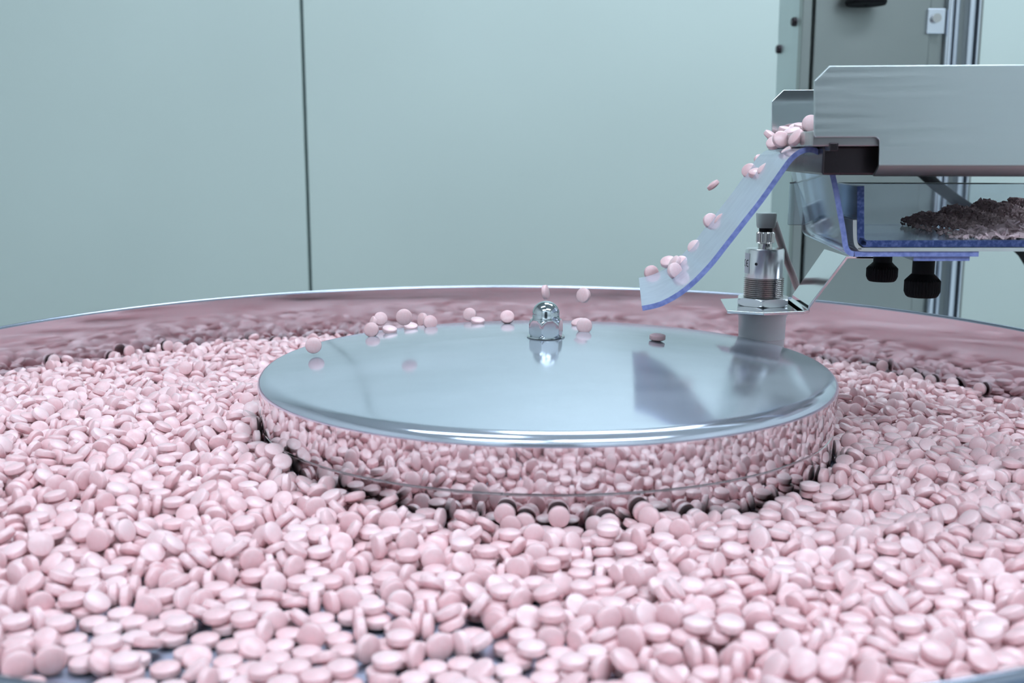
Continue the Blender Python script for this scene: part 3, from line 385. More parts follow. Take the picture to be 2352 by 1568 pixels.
0,1515,272962,0,1863,226113,0,2194,197174,1,1798,199197,0,1895,218697,0,2819,126105,1,370,215119,0,1105,221828,0,1144,204198,0,2172,155004,0,2199,166774,0,2641,194735,1,945,201867,1,870,173619,1,1843,186489,1,636,242463,0,1549,209549,0,2145,138419,0,2149,182473,1,915,214857,0,1765,235997,0,2542,119219,1,773,195267,0,1243,259535,0,2549,164897,0,2933,118830,1,683,208819,0,1195,264819,0,1206,237619,0,1968,232981,1,472,208012,0,810,242485,0,1708,234690,0,2014,178434,1,1031,218419,0,1217,210419,0,1418,228258,0,1813,253061,0,2055,193385,0,2610,143219,
1,1764,191059,0,2075,160391,0,2396,157191,0,2692,164543,0,2825,143705,1,2118,155792,0,2645,154733,1,849,244190,0,1491,229990,0,1491,271466,0,1617,266468,0,2864,125690,1,433,194419,0,838,200819,0,994,236804,0,2361,154986,0,2462,157617,1,614,212019,0,801,212084,0,1450,282410,0,2272,195810,1,730,221650,0,1150,245777,0,2202,152374,1,2229,196224,0,2503,169100,1,1354,249940,0,2607,188039,1,1072,201104,1,1248,243535,0,1642,234099,0,1737,237851,0,1931,232941,0,1993,206460,0,2784,151581,1,961,168819,0,1571,250463,1,1307,250964,0,1385,228248,1,320,199219,
0,1077,162419,0,2747,169098,0,2874,156171,0,2973,141518,1,1363,200872,0,2310,194255,0,2703,174143,0,2916,139507,1,1129,204726,0,1395,265057,0,1954,200819,0,2294,147999,0,2428,186455,0,2830,158105,1,593,186419,0,942,246908,0,1323,210265,0,2573,180171,1,885,226406,0,1323,257364,0,2368,167786,1,397,194419,0,650,210419,0,997,192819,0,1520,230137,0,1569,220019,0,1699,263353,0,1828,226609,0,2115,208888,1,552,188019,0,766,239299,0,1063,247077,0,1458,251850,1,350,214422,0,632,183219,0,717,180019,0,795,196084,0,1283,223349,0,2422,143191,0,2564,157771,
1,959,211200,0,1532,250937,1,761,194040,0,1098,226467,1,662,236019,0,1675,241209,1,489,229255,0,507,189619,0,1005,236960,0,1424,262583,0,1864,202742,0,2263,181529,1,875,207206,0,2468,186498,0,2536,135952,1,1995,168334,0,2018,219575,0,2942,127750,1,709,221650,0,2676,159126,1,1180,225387,0,1243,229135,0,1461,205464,0,2330,173138,1,1871,226742,0,2041,175404,0,2071,213804,0,2637,157201,2,467,191219,0,2646,201019,1,863,191206,0,1145,201666,0,1895,244342,0,2725,127168,1,1793,233336,0,1810,194021,0,2096,184590,0,2931,88770,1,1763,212033,0,2060,188204,
0,2591,158624,1,1216,194173,0,1350,220937,0,2976,98419,1,1600,244019,0,2458,141957,1,1494,240631,1,2144,173829,0,2185,176730,1,903,214423,0,1446,245450,1,819,193823,0,1128,256315,0,1717,259380,0,2398,162569,1,1041,194538,0,2215,177665,0,2297,173838,0,2764,122588,0,2980,140815,1,427,192819,0,922,212823,0,1962,188814,0,2805,135345,1,367,196019,0,679,207219,0,739,195211,1,1424,205743,0,1547,252492,0,1628,255770,0,2421,194874,0,2513,150756,1,688,180019,0,1755,228033,0,2486,147306,1,796,242169,0,1253,224335,0,1705,212368,0,2663,134869,1,954,211600,
0,1526,217852,1,1047,236909,0,1080,188019,0,1210,234376,0,1310,223308,0,2017,188530,1,595,212019,0,1088,258359,0,2112,140223,0,2138,193029,0,2386,143289,0,2556,125991,0,2734,99968,0,2774,171416,0,2843,136946,1,986,253497,0,1182,254786,0,2243,208912,1,578,184819,0,993,226297,0,1297,245708,0,1388,236168,0,1651,263613,0,2346,152936,0,2452,159597,0,2738,159614,1,1745,248833,0,1937,237650,0,2361,184700,0,2696,119665,0,2865,164374,1,1073,215259,1,536,188019,0,840,188819,0,1013,181929,0,1051,162419,0,1156,253186,0,1405,250568,1,500,207239,0,617,183219,
0,780,215211,0,781,175219,0,2895,121274,1,1277,192756,0,1577,212440,0,1993,214679,1,989,183529,0,1675,200509,0,1862,236427,0,2934,116428,1,632,208819,0,1113,213619,0,1825,240262,0,1923,221610,0,2646,168645,0,2821,157745,2,1326,260496,0,2279,188513,0,2590,206782,0,3004,125800,1,1367,261551,0,1679,238909,0,1725,217248,0,2049,187601,1,1910,181913,1,468,216819,0,1480,199339,0,2235,171969,0,2550,167604,0,2598,166624,1,394,207577,0,654,181619,0,911,242709,0,1181,210419,0,1784,189895,0,1988,170419,0,2568,167604,0,2774,155416,1,315,197619,0,719,222919,
0,1244,256910,0,1548,194431,0,2085,187877,0,2173,205746,1,421,236039,0,1356,218568,0,1449,237325,0,1575,259858,0,2692,163540,2,872,252019,0,1870,254027,0,2212,216862,1,750,191108,0,1121,256045,1,935,183310,0,2120,176727,0,2900,138834,1,1643,214266,0,1802,205934,1,1717,167527,0,2622,144815,1,692,221983,0,2814,176945,1,349,223219,0,1488,240097,0,1609,224550,0,2035,149120,0,2960,144646,1,477,189619,0,803,220693,0,2306,193752,0,2525,155412,1,711,178419,0,1276,221756,0,2423,146148,1,2488,179985,1,551,203218,0,1966,192791,0,2110,128120,0,2329,171759,
1,811,173619,0,866,224819,0,2400,175649,0,2864,114547,1,352,196019,0,429,191219,0,965,224702,0,1520,210608,0,1772,240325,0,2767,123689,1,905,207007,0,2207,159219,0,2291,134787,1,827,243215,0,1544,234403,0,1734,260151,0,2430,186466,0,2795,141928,1,1014,204383,1,977,182520,0,1200,251584,0,2625,173616,0,2669,128879,1,2624,200816,0,2712,143669,1,1847,239125,0,2254,140010,1,1055,215219,0,1086,203266,0,1800,250935,0,1961,215191,0,2204,186419,0,2266,164010,1,1173,253185,0,1301,222373,0,1885,227580,0,2016,200848,1,1212,207579,0,1653,259965,0,1698,191271,
0,2740,150478,0,2831,142580,1,517,203760,0,1134,227600,0,1267,224956,0,1581,240454,0,2755,191688,1,768,192014,0,930,214333,0,1387,224753,1,831,199219,0,1322,222295,0,2567,158407,0,2897,167884,1,1424,249104,0,1511,247231,0,2870,154485,0,2926,163891,1,445,217139,0,679,199044,0,1224,226779,0,1458,206097,0,2364,186425,1,1101,201666,0,1934,240889,1,2148,197619,1,1020,241890,0,1714,237728,0,2723,187948,1,1062,257665,0,1363,249657,0,1557,167615,0,3013,120819,1,1621,244468,0,2043,198584,0,2590,191727,0,2986,139276,1,1435,271504,0,1921,201032,0,2381,141599,
1,1336,228695,0,1824,224427,1,889,185674,0,1091,244147,0,1769,234205,0,2030,157609,0,2400,204273,0,2647,144702,0,2843,141020,1,2073,188348,0,2310,174732,1,731,210411,0,1678,213648,0,2742,106419,1,775,241505,0,800,191359,0,839,170419,0,1993,180026,0,2222,212137,0,2686,171496,1,614,198473,0,1179,219734,0,2441,205706,0,2603,138470,1,581,200719,0,1467,230176,0,2544,204058,2,496,188019,0,836,227938,0,1582,206027,0,2188,123221,0,2533,178498,1,376,192819,0,1251,248378,0,1701,228128,0,2111,191572,0,2903,131527,1,637,197079,0,953,178777,0,1866,216566,
0,2455,169029,0,2968,139276,1,1027,196504,0,1541,203955,0,1646,230705,0,2233,171665,0,2344,199190,1,303,196019,0,339,211919,0,726,189611,0,996,206919,0,1973,214457,0,2635,187142,0,2854,131420,1,993,164019,1,2416,163732,0,2713,152491,1,412,208020,0,869,185879,0,979,208519,0,1435,200564,0,2345,152819,0,2494,172020,0,2866,102620,1,545,184819,0,1126,237619,0,1256,225978,0,1912,234290,0,1953,176976,0,2752,150537,1,1499,223288,0,2791,168528,1,671,178419,1,1604,261789,0,2836,173791,1,773,202295,0,1381,248569,0,1745,221311,1,1215,224281,0,1900,190720,
1,944,230578,0,1286,232105,0,1674,174461,0,1801,226152,0,2141,151237,0,2558,158464,0,3026,137263,1,2313,146195,1,461,203577,0,914,194419,0,1028,231540,0,1984,212857,0,2660,125180,1,1304,225664,0,1337,256990,0,2206,171956,1,2096,151476,0,2589,166480,0,2816,118409,0,2986,109217,1,2165,178977,0,2699,197987,0,2933,142015,1,902,224825,0,1336,195843,0,1376,226169,0,1529,247132,0,1567,241940,0,1767,213310,0,2777,124073,1,2376,182779,1,1077,250506,0,1085,201615,0,1152,244614,0,1721,243025,0,2059,212050,0,2454,138089,2,610,198560,0,698,220822,0,1473,209616,
0,2014,193489,0,2271,168750,1,373,220019,0,2501,197781,0,2619,137816,1,321,211216,0,844,186825,0,1172,205339,0,1612,220026,0,1701,203931,0,1850,239429,1,2718,138210,1,768,173619,0,1406,217743,0,1428,253611,0,1813,262058,1,1166,252614,0,2195,183156,0,2642,172577,0,2679,153257,0,2875,155544,1,1209,222682,0,2481,108878,1,1529,201803,0,2931,98660,1,806,199219,0,1783,253929,0,1926,199885,0,2299,190011,1,702,176819,0,806,172019,0,1891,218878,0,2338,192565,1,915,165619,0,1584,213764,0,2120,155013,0,2580,156880,0,2897,129263,1,954,199459,0,1248,214772,
0,2746,98193,1,439,207239,0,516,212019,0,2374,137154,0,2539,160996,0,3036,109090,1,2040,183266,0,2408,164880,0,2435,191603,0,2978,163090,1,261,214473,0,2756,140212,1,646,178419,0,857,221064,0,1745,269333,0,2571,200787,1,1019,255386,0,1428,208212,0,1954,191471,1,478,186419,0,965,164019,0,1368,199271,0,1645,246899,0,2250,190967,0,2806,152672,0,2838,135220,1,1060,200555,0,1570,207364,0,2630,121977,1,367,192819,0,990,186886,0,2084,177180,0,2412,120819,0,2788,162272,0,2961,114843,1,1109,228208,0,2096,202781,0,2451,136489,1,405,191219,0,917,209687,
0,1346,241934,0,1461,241033,0,2501,151307,1,608,196806,0,1185,180019,0,1292,192599,0,1326,188539,0,2695,177891,1,1501,242090,0,1993,213279,0,2177,200258,0,2227,145309,0,3005,149373,1,879,194419,0,1602,267579,0,1752,245333,0,2286,144012,1,543,200076,0,1280,264897,0,2842,176457,1,515,184819,0,1050,227755,0,1795,216571,0,2137,192540,1,1015,210549,0,1683,241293,0,2330,151219,1,570,181619,0,1671,218893,0,2475,185808,0,2600,167915,1,329,194419,0,1088,202119,0,1277,192599,0,1401,264927,0,2027,218773,2,740,189221,0,1696,254093,0,1851,261133,1,1147,221333,
1,957,221779,0,1344,221134,0,1515,192429,0,1530,178029,0,1854,225933,0,2368,141871,0,2523,185407,0,2932,124295,1,673,191578,0,1210,212141,0,1384,228310,1,1138,253333,0,1609,249979,0,1751,206186,0,1824,224077,0,2568,132273,0,2789,125409,0,2986,110336,0,3049,132813,1,1568,248705,0,1716,221307,0,1891,251776,0,2188,193858,0,2256,179767,0,2329,194369,1,1230,244105,1,2892,137301,1,829,196019,0,1273,239297,0,1893,226176,0,2008,181053,0,3007,108820,2,1500,205229,0,1556,178069,0,2403,164041,0,2427,164001,1,331,220019,0,789,197619,0,995,229625,0,1314,237634,
0,2716,151348,1,771,172019,0,843,168819,0,1434,236306,0,1980,211679,0,2201,177858,1,2493,182608,1,709,200423,0,1618,233979,0,2659,156498,2,436,200497,0,621,180019,0,1465,266412,0,1932,188376,0,2052,182027,0,2554,141873,0,2687,153485,1,484,201614,0,1952,222776,0,2299,186334,0,2361,179498,1,906,182558,0,2768,164145,1,961,189619,0,1756,217386,0,2605,125264,0,2628,158135,1,856,228662,0,2251,168567,0,2298,159134,0,2855,151653,1,1043,186419,1,1639,222739,0,1852,217893,0,1893,205376,0,2754,130419,0,2822,140155,1,1258,195021,0,1342,275535,1,1356,197619,
0,1536,232012,0,2964,111042,1,302,194419,0,807,170419,0,1073,200199,0,1477,236012,0,1579,222780,0,2713,170547,0,2914,149313,1,998,177959,0,1179,205619,0,1179,232819,0,1740,157872,0,1792,228467,0,2519,158771,1,366,191219,0,1376,248298,0,2086,205305,0,3022,151511,1,1175,178419,0,2215,148075,1,1016,176359,0,1103,229221,0,1284,194983,0,2116,184656,0,3022,63219,1,647,196378,0,2007,235108,0,2157,178489,1,887,234368,0,1224,193664,0,1501,261491,0,2579,159727,0,2911,85119,2,1958,211576,1,512,183219,0,818,226262,0,924,207735,0,936,230135,0,1046,213701,
0,1106,184709,0,2187,206033,0,2459,174820,0,3075,116280,1,878,182411,0,1318,191704,0,1415,264974,0,1697,203019,0,2986,137457,0,3056,127480,1,722,173619,0,1682,238946,0,2788,163301,1,761,191432,0,1058,242504,0,1141,219733,1,404,189619,0,1384,232298,0,2331,162814,0,2641,126691,0,3028,107535,1,1765,245153,0,2226,192908,0,2428,167242,0,2895,86719,1,1349,242802,0,1822,252250,0,2387,180262,0,2482,165144,1,684,175219,1,1585,208380,0,2935,134662,0,3065,72771,1,403,232719,1,2132,223251,0,2504,134609,0,2547,153970,1,840,188623,0,1387,203498,0,1646,219539,
0,1921,227729,0,2186,143546,0,2882,126987,1,853,230223,0,1261,235660,0,1544,232084,0,2051,138735,0,2658,184384,1,1442,249738,0,1729,182086,0,2461,132045,1,575,180019,0,991,205712,0,1467,203030,0,1874,243453,0,2725,130459,0,2869,166087,1,1325,214067,0,1507,213587,0,1757,195612,1,893,182409,0,1988,192819,0,2247,154419,0,2743,172010,1,2669,165184,1,329,192819,0,451,186419,0,1378,271550,0,1564,180366,1,700,200819,0,1323,247667,0,2348,167614,1,739,204347,0,960,232014,0,1619,234191,0,2279,178419,0,2992,90419,1,2104,160819,1,1286,221177,0,2026,202383,
0,2396,119219,0,2617,141759,0,2808,157741,1,618,178419,0,952,189619,0,1062,190571,0,2407,164980,1,1243,191523,0,2012,244402,0,2285,151219,1,780,187216,0,1884,229053,0,2188,181207,0,2445,90419,0,2765,128819,0,2845,127504,0,3035,105935,1,1151,189548,0,1794,234222,0,2543,120082,0,3065,145304,1,1197,194106,0,1262,193163,0,1500,234387,0,1850,221928,0,2957,122661,1,1023,239219,0,2504,133009,0,2915,84814,1,805,185616,0,1103,199149,0,2434,136323,1,989,160819,0,1291,198777,0,1418,284350,0,1916,196692,0,2103,203400,0,2212,147388,0,2696,176304,1,1187,214906,
0,2920,165667,1,2650,120419,1,917,215908,0,1024,184819,0,1163,245926,0,1705,220451,0,2063,194150,0,2370,139630,1,656,175219,0,1025,212019,0,2593,146077,1,870,182879,0,1095,219949,0,1743,226273,0,2149,191175,1,977,228931,0,1969,213474,0,2997,119180,1,1944,202274,0,2310,166134,1,363,189619,0,1136,225888,0,2803,100019,0,2843,146704,1,706,173619,0,1552,207229,0,1685,215651,0,3092,102879,1,1083,239149,0,1384,243536,1,849,184921,0,1722,254650,0,2244,190897,0,2466,173169,0,2722,160815,0,2908,127263,1,296,192860,0,511,183219,0,549,180019,0,1056,265926,
1,815,184016,0,1501,277731,0,1534,245326,0,2336,183396,0,2568,163977,1,1355,245964,0,1452,258511,0,3079,60019,2,892,208439,0,1645,254909,0,2162,218375,1,1220,204532,0,1329,221408,0,1668,127219,0,2664,176560,0,2766,154419,1,2624,125759,1,1608,227767,0,2095,176002,0,2410,134405,0,2488,133046,1,864,223543,0,2450,131406,0,2875,137485,1,1670,250109,0,1927,233543,0,2237,146435,1,1242,233821,0,1484,240831,0,2568,138377,1,2026,223874,0,2708,120077,1,741,170419,0,1822,256543,0,2006,181727,0,2064,226870,0,2186,170588,0,2528,125427,0,3075,102639,1,1153,196891,
0,1310,183705,0,2806,163448,0,2845,164304,1,598,178419,1,753,197619,0,1395,213792,0,2265,159736,0,3006,85782,1,2648,171840,0,2680,132019,1,637,192240,0,779,168819,0,783,212412,0,901,164019,0,1417,242688,1,929,202105,0,1888,237982,1,333,207359,0,947,187705,0,1052,216857,0,1290,240489,0,1598,216567,0,2968,90419,0,3048,119175,1,984,213619,0,999,184819,0,1816,224543,0,1831,205343,0,2847,114018,1,1616,174793,0,1633,128819,0,1643,154419,0,1794,258724,0,2524,151027,0,2732,186903,0,2774,127219,0,3050,146375,1,832,167219,0,1651,181619,0,1654,207219,
0,3009,129304,1,1191,223472,0,1763,256661,0,2932,136071,1,830,202533,0,1446,261711,0,1909,182735,0,2569,109619,0,2901,152739,1,184,197619,0,1017,245449,0,1258,216068,0,1279,188875,0,1561,159779,0,1706,186811,0,1714,225296,0,2394,162431,0,2961,131619,1,977,239219,0,1359,222614,0,1728,241296,0,2213,152257,0,3090,137219,1,1056,245700,0,1118,218570,0,2302,200416,0,2354,146419,1,442,184819,0,1531,271584,1,674,186145,0,1156,195291,0,1737,197266,0,1875,143219,0,2364,187810,0,2602,143220,0,2735,129900,1,1520,241184,0,1793,120819,0,2042,181112,0,2109,221143,
1,1750,122419,0,1771,232661,0,2154,165569,0,2297,157620,1,1637,251240,0,2328,166636,0,3093,75262,1,1760,148019,0,1763,175219,0,2423,160023,1,1588,180796,0,1941,226144,1,711,172019,0,1089,226192,0,1327,213687,0,1689,143879,0,3039,77320,1,368,188019,0,1776,207061,0,2262,190020,0,2625,170891,0,2701,154988,1,865,177137,0,1560,220803,0,1875,187882,0,2174,194287,0,2812,135496,1,1485,274534,0,2910,110799,1,1018,226249,0,1790,163272,0,2225,144257,1,262,210279,0,1215,236647,1,636,192009,0,1409,268031,0,1476,232006,0,2451,165759,0,2489,145187,0,2626,120463,
0,2881,110422,1,1466,189658,0,2817,159496,1,1983,218663,0,2661,148920,1,1416,180873,0,1461,162458,0,1829,117619,0,2070,232418,0,2743,118700,1,800,181981,0,868,202737,0,1282,243689,0,1393,229810,0,1499,150405,0,2022,220448,0,2035,238048,0,2550,127151,1,1242,241031,1,1449,136819,0,2978,128217,1,902,216859,0,974,176003,0,1824,144819,1,1178,237690,0,1360,264862,0,1816,189080,0,2768,89600,1,1360,216219,0,1981,183464,0,2139,216931,1,907,188019,0,1022,183219,1,741,183578,0,1055,217812,0,1431,224818,0,2121,179338,1,1803,246680,0,1844,248582,0,2013,180608,
0,2796,108410,0,3102,129773,1,770,185675,1,795,227466,0,956,210070,0,1169,194272,0,1898,216026,0,2406,189667,0,3069,98268,1,190,223219,0,238,194419,0,701,214571,0,1850,222982,0,2266,148015,0,2275,191620,1,832,182417,0,1194,187433,0,1281,224489,0,1320,242509,0,1448,267210,1,1875,131640,0,2860,130471,0,2943,107707,1,810,214666,0,2202,162632,0,2355,172019,0,2403,133559,0,3025,87219,1,1861,171782,0,2446,132118,0,2504,176924,1,2164,174380,0,2315,189709,0,2580,155701,1,666,190406,0,1081,262969,0,1224,183349,0,1913,216025,0,3106,82419,1,341,188019,
0,1152,210432,0,2233,182015,0,2535,153981,0,2900,109560,1,3035,112819,0,3106,55219,1,1947,189282,0,2638,151913,0,2824,69619,0,2996,106351,1,1120,207689,1,891,162419,0,1004,207187,1,1104,196489,0,2037,200257,0,2077,204510,1,984,245138,0,2833,116045,1,285,191219,0,2390,135159,1,202,194419,0,2478,163533,1,1376,199219,0,2677,163821,0,2719,143413,1,853,180802,0,1024,256498,0,1263,214929,1,1399,241651,0,1869,131640,0,1899,129668,0,2138,173599,0,2677,136621,1,723,187760,0,1299,185540,0,1400,155210,0,2742,99344,1,978,177161,1,950,176848,0,1130,231690,
0,1211,218855,0,3111,109741,1,1041,217967,0,1332,203907,0,2977,61619,1,2719,92943,0,2769,130530,0,2967,115216,1,2876,124939,0,3071,126189,1,497,180019,0,883,206425,0,2169,188700,0,2438,133557,0,2598,180464,0,2784,148130,1,782,184068,0,1079,229628,0,1891,192480,0,1981,178717,1,2990,143691,1,909,204816,0,2042,192257,0,2857,158787,1,1183,190481,0,1346,242455,1,1926,111219,1,2410,161542,0,2552,135219,1,811,182410,0,1931,182467,0,2201,177860,0,2365,175790,1,622,190404,0,2014,143416,0,2221,136995,0,2287,189977,0,2681,93601,0,2888,81620,1,2263,164346,
0,2323,163218,1,660,172019,0,847,207878,0,987,237138,0,1232,240340,0,2008,191689,0,2465,102839,2,746,185667,0,2520,154563,0,2558,169099,0,2923,122186,0,3044,85619,2,960,225206,0,2495,105387,0,2621,161865,0,2637,150665,1,1130,193935,0,2115,173687,0,2761,88600,0,2815,121012,0,2998,76818,1,1244,197619,0,2085,215369,1,1150,226892,0,2043,171457,0,2124,205647,0,2171,217500,0,2375,133225,0,2887,142496,1,916,203216,0,2968,104056,0,3027,140089,1,2699,150234,0,3119,76931,1,1956,199378,0,2957,151150,1,344,188019,0,2829,151408,1,1205,190561,0,2851,93619,
1,720,185625,0,878,162419,0,1164,239692,0,1304,215535,0,3080,82419,0,3103,135259,1,995,201254,0,1092,178419,0,2654,120019,2,201,221619,0,464,181619,0,829,208160,0,946,215606,0,1042,207219,0,2434,134801,0,2496,162604,0,2599,140047,1,837,164019,0,1016,229229,1,692,187559,0,1107,221438,1,771,185883,0,2732,114629,1,1183,241292,1,3008,113221,0,3085,109619,1,209,192819,0,2339,144819,1,1249,223219,0,1973,239000,0,2212,156093,0,2474,130990,1,170,196019,0,862,204818,1,927,176010,0,967,173470,0,1287,248750,0,2338,183307,0,2692,91204,0,2939,159148,
1,2173,165781,1,2389,164589,0,2854,139419,0,3124,70449,1,260,191219,0,798,208072,0,1078,205619,0,2776,121292,1,621,173619,0,2804,135395,1,2144,187467,0,2246,127459,0,3135,129997,1,2537,124376,0,3045,98791,2,899,203878,0,2053,213504,0,2270,180183,0,2303,172733,0,2575,125231,0,2651,158108,0,2896,124101,1,667,202211,0,2980,77719,1,298,189619,0,729,214101,0,1175,190018,1,1122,195455,0,2110,191627,1,2255,149859,0,2549,143616,1,1063,178419,0,1226,226279,0,2714,142828,1,768,224942,0,2823,102739,0,2878,92019,0,2934,120776,1,739,167219,0,2974,128498,
1,1023,194167,0,1085,231219,0,1261,196019,1,368,184819,0,2010,202896,0,2360,126468,0,2666,118745,1,813,208069,0,2746,135231,0,3131,68849,1,800,164019,0,2267,202583,0,2377,105667,0,2430,140019,1,973,202550,0,2078,173439,0,2429,167219,1,2175,203339,0,2468,160207,0,3039,137974,1,329,201175,0,879,207113,0,895,159219,0,1184,227488,0,2042,164230,0,2112,210827,0,2328,134920,0,2501,121376,1,765,192819,0,1129,234780,1,443,181619,0,665,183011,1,856,160819,0,2582,164416,0,2954,61619,1,2188,169739,0,2557,159616,1,938,170094,0,3108,120134,1,731,225301,
0,935,210010,0,1214,187878,0,1259,238417,0,2678,156459,1,582,175219,0,705,186120,0,2597,178816,0,2863,119219,0,3015,77913,1,2636,164507,0,2915,78600,1,853,205559,0,1095,166759,0,2224,95219,0,2513,164099,0,2796,139719,1,988,154419,0,1044,220694,0,1140,189144,0,1237,274347,0,2963,101216,0,3046,118774,1,3075,129245,0,3079,55219,1,234,191219,2,2284,136074,0,2394,144980,1,2201,168139,0,2321,180019,0,2792,95219,1,2136,172124,0,3004,142855,1,273,189619,0,2256,137883,0,3137,129649,1,833,179719,1,1005,180019,0,3149,67599,1,2161,167364,0,2306,134466,
1,2524,135219,0,2899,114794,0,3042,75340,1,189,192819,0,2466,124131,0,2604,120479,0,2835,135271,1,1174,217894,0,2358,156115,0,3000,112572,1,2656,119279,0,2698,123628,0,2701,173532,1,1009,216906,0,1164,173619,0,2054,205830,0,2186,124019,0,2433,155204,1,1105,201304,0,2087,218526,0,2477,146531,0,2739,152688,0,2767,112519,1,2321,134466,0,3106,96008,1,689,185607,0,2114,172047,0,3115,52019,1,1230,219217,1,761,165619,0,902,219861,0,2935,134731,1,121,212870,0,552,175219,1,2259,178742,0,2577,119833,0,2886,77770,2,904,174840,0,2220,151132,1,367,183219,
0,651,170419,0,2091,172048,1,876,176519,0,963,183411,0,972,205811,0,1193,188818,0,2974,75275,1,320,186419,0,807,162419,0,1128,148019,1,727,202212,0,2628,118463,1,808,189619,0,2742,120767,1,934,200158,0,943,156019,0,1037,181749,1,1073,208349,0,2546,148867,1,848,177612,0,2623,164107,0,2882,125909,1,157,194419,0,3030,141296,1,815,215219,0,2780,152940,0,3082,96359,0,3156,113999,1,2495,126539,1,2805,120819,0,3065,97959,1,578,190017,0,724,179812,0,765,191219,0,1111,227578,0,2257,133811,0,2677,155655,2,250,204291,0,2594,165883,1,655,196019,
0,1203,187218,0,2367,114419,1,2978,141928,0,3038,120496,0,3131,67212,1,216,191219,0,760,232531,0,1156,188312,0,2315,154593,0,2437,138419,1,2283,140330,0,2340,135033,0,2812,163278,1,2072,171920,0,2392,155553,1,2141,187741,0,2408,145953,0,2954,116267,1,2143,157460,0,2546,104819,0,2840,146270,1,685,168819,0,3103,96359,1,1002,180019,0,2513,123225,0,2570,139741,0,2681,114529,1,2191,141752,0,2480,162553,1,2224,172354,0,2703,145740,2,1107,205178,0,1152,210712,0,2682,72819,1,599,188417,0,2915,120936,1,465,178419,0,950,215791,0,3002,98993,1,1002,205619,
0,2101,194820,2,903,186499,0,2878,140548,1,193,208759,0,757,164019,0,1040,208387,0,1071,246396,2,127,194419,0,2846,82398,1,637,170419,0,2473,176953,2,791,206405,0,796,162419,0,842,214698,0,864,176019,0,1177,161619,0,2301,176490,0,2752,164364,0,2784,153731,0,2812,108805,0,3153,91614,1,364,183219,0,826,177214,0,2728,133825,0,2786,66419,1,2953,127467,1,1054,167653,0,2167,162980,0,2396,104643,1,326,184819,0,940,179971,0,2226,134818,0,2652,146925,0,3154,48819,3,954,223791,0,1073,202340,0,2362,146818,0,2553,148039,0,3082,129131,1,167,192819,
0,1121,180509,1,715,165619,0,2621,157668,0,2724,157825,0,3116,67258,1,3073,79219,2,161,218419,0,264,188019,0,2201,162353,0,2263,157335,0,3022,140011,0,3056,106419,1,296,201758,0,2333,157961,1,1148,163314,0,2455,128833,1,978,180019,0,2431,141674,0,2506,148036,0,2825,107205,1,886,175199,0,1143,213905,0,3017,114411,1,1084,176740,1,2388,104643,0,3137,120835,1,2129,178419,0,2582,150219,0,2639,109812,1,672,167219,0,1016,178419,0,2864,130873,0,2932,85619,1,221,189619,0,3005,95211,2,916,219769,0,2800,135192,1,2416,149674,0,2688,151219,1,2134,151219,
0,2934,130160,1,2306,154592,0,2837,160909,1,2186,167112,1,593,170419,0,848,194273,0,2548,173596,0,2698,124019,0,3160,74419,1,1087,223663,1,769,179209,0,876,175199,0,2180,122419,0,2895,100341,1,2980,141607,0,3098,112298,1,806,202330,2,2223,172743,0,2768,144810,0,3027,53619,1,917,198969,0,963,212387,0,2480,126369,0,2777,106410,1,234,215219,0,1040,192022,0,3132,48819,1,637,168819,0,2404,154474,0,2533,175196,0,2708,176941,0,2968,103162,1,133,192819,0,742,181199,0,1030,149619,0,1124,189719,0,2736,117708,1,2508,160796,0,2965,56819,1,2472,170186,
1,1070,165320,0,2507,104819,1,2651,135457,1,323,183219,0,951,169178,0,991,151219,0,2608,132176,0,2806,159351,0,3119,110578,1,816,173490,0,2815,90419,1,2244,135938,0,2655,161057,0,3037,97763,1,716,180809,1,2267,181374,0,2349,143033,1,278,184819,0,3060,70634,0,3077,127156,1,2277,154174,0,2570,114941,0,2732,138508,1,273,212019,0,2922,120145,1,1113,189719,1,401,180019,0,2150,192679,0,2900,133072,1,3131,94578,1,200,189619,0,2336,155833,1,524,173619,0,1062,224887,0,2400,119051,0,2404,168874,0,2689,132437,0,2948,84019,0,3166,64008,1,562,172019,
0,873,213702,0,2439,144974,0,3008,71359,1,2535,142735,1,776,174904,0,1008,193674,0,2582,162143,2,749,204547,0,831,218260,0,903,181619,0,2303,164618,0,2839,132642,0,2949,111219,1,3004,123973,1,2475,123560,1,1046,187380,0,2373,126835,1,2198,151143,0,2229,183167,0,2882,77279,1,237,186419,0,840,174470,0,979,178419,0,1101,224919,0,2458,183276,0,2621,180019,0,2912,77485,1,601,168819,0,2811,134771,0,2868,131731,1,2438,100503,3,793,213619,0,2315,174218,0,3032,68822,1,2174,192177,1,653,167219,0,867,183219,0,2722,109450,0,3096,85867,1,908,213536,
1,2949,56819,0,2983,91620,1,2258,131660,1,724,162419,0,756,231584,0,2761,154621,1,340,181619,1,2505,155615,0,2626,125619,0,2773,122540,0,2991,67620,1,2348,128449,0,2629,152819,0,2775,92019,0,3127,64021,1,948,192789,0,2668,139547,0,2813,118771,0,3178,115559,1,3148,106415,0,3172,45619,1,1053,163222,1,2576,119078,0,2680,123547,1,291,183219,0,807,186419,1,381,180019,0,420,176819,0,2450,98903,1,1025,230937,0,3059,77619,0,3063,50419,1,1084,207219,0,3173,72819,1,264,201677,0,2209,171067,0,2232,144513,0,2273,167539,1,905,171400,0,2383,171808,
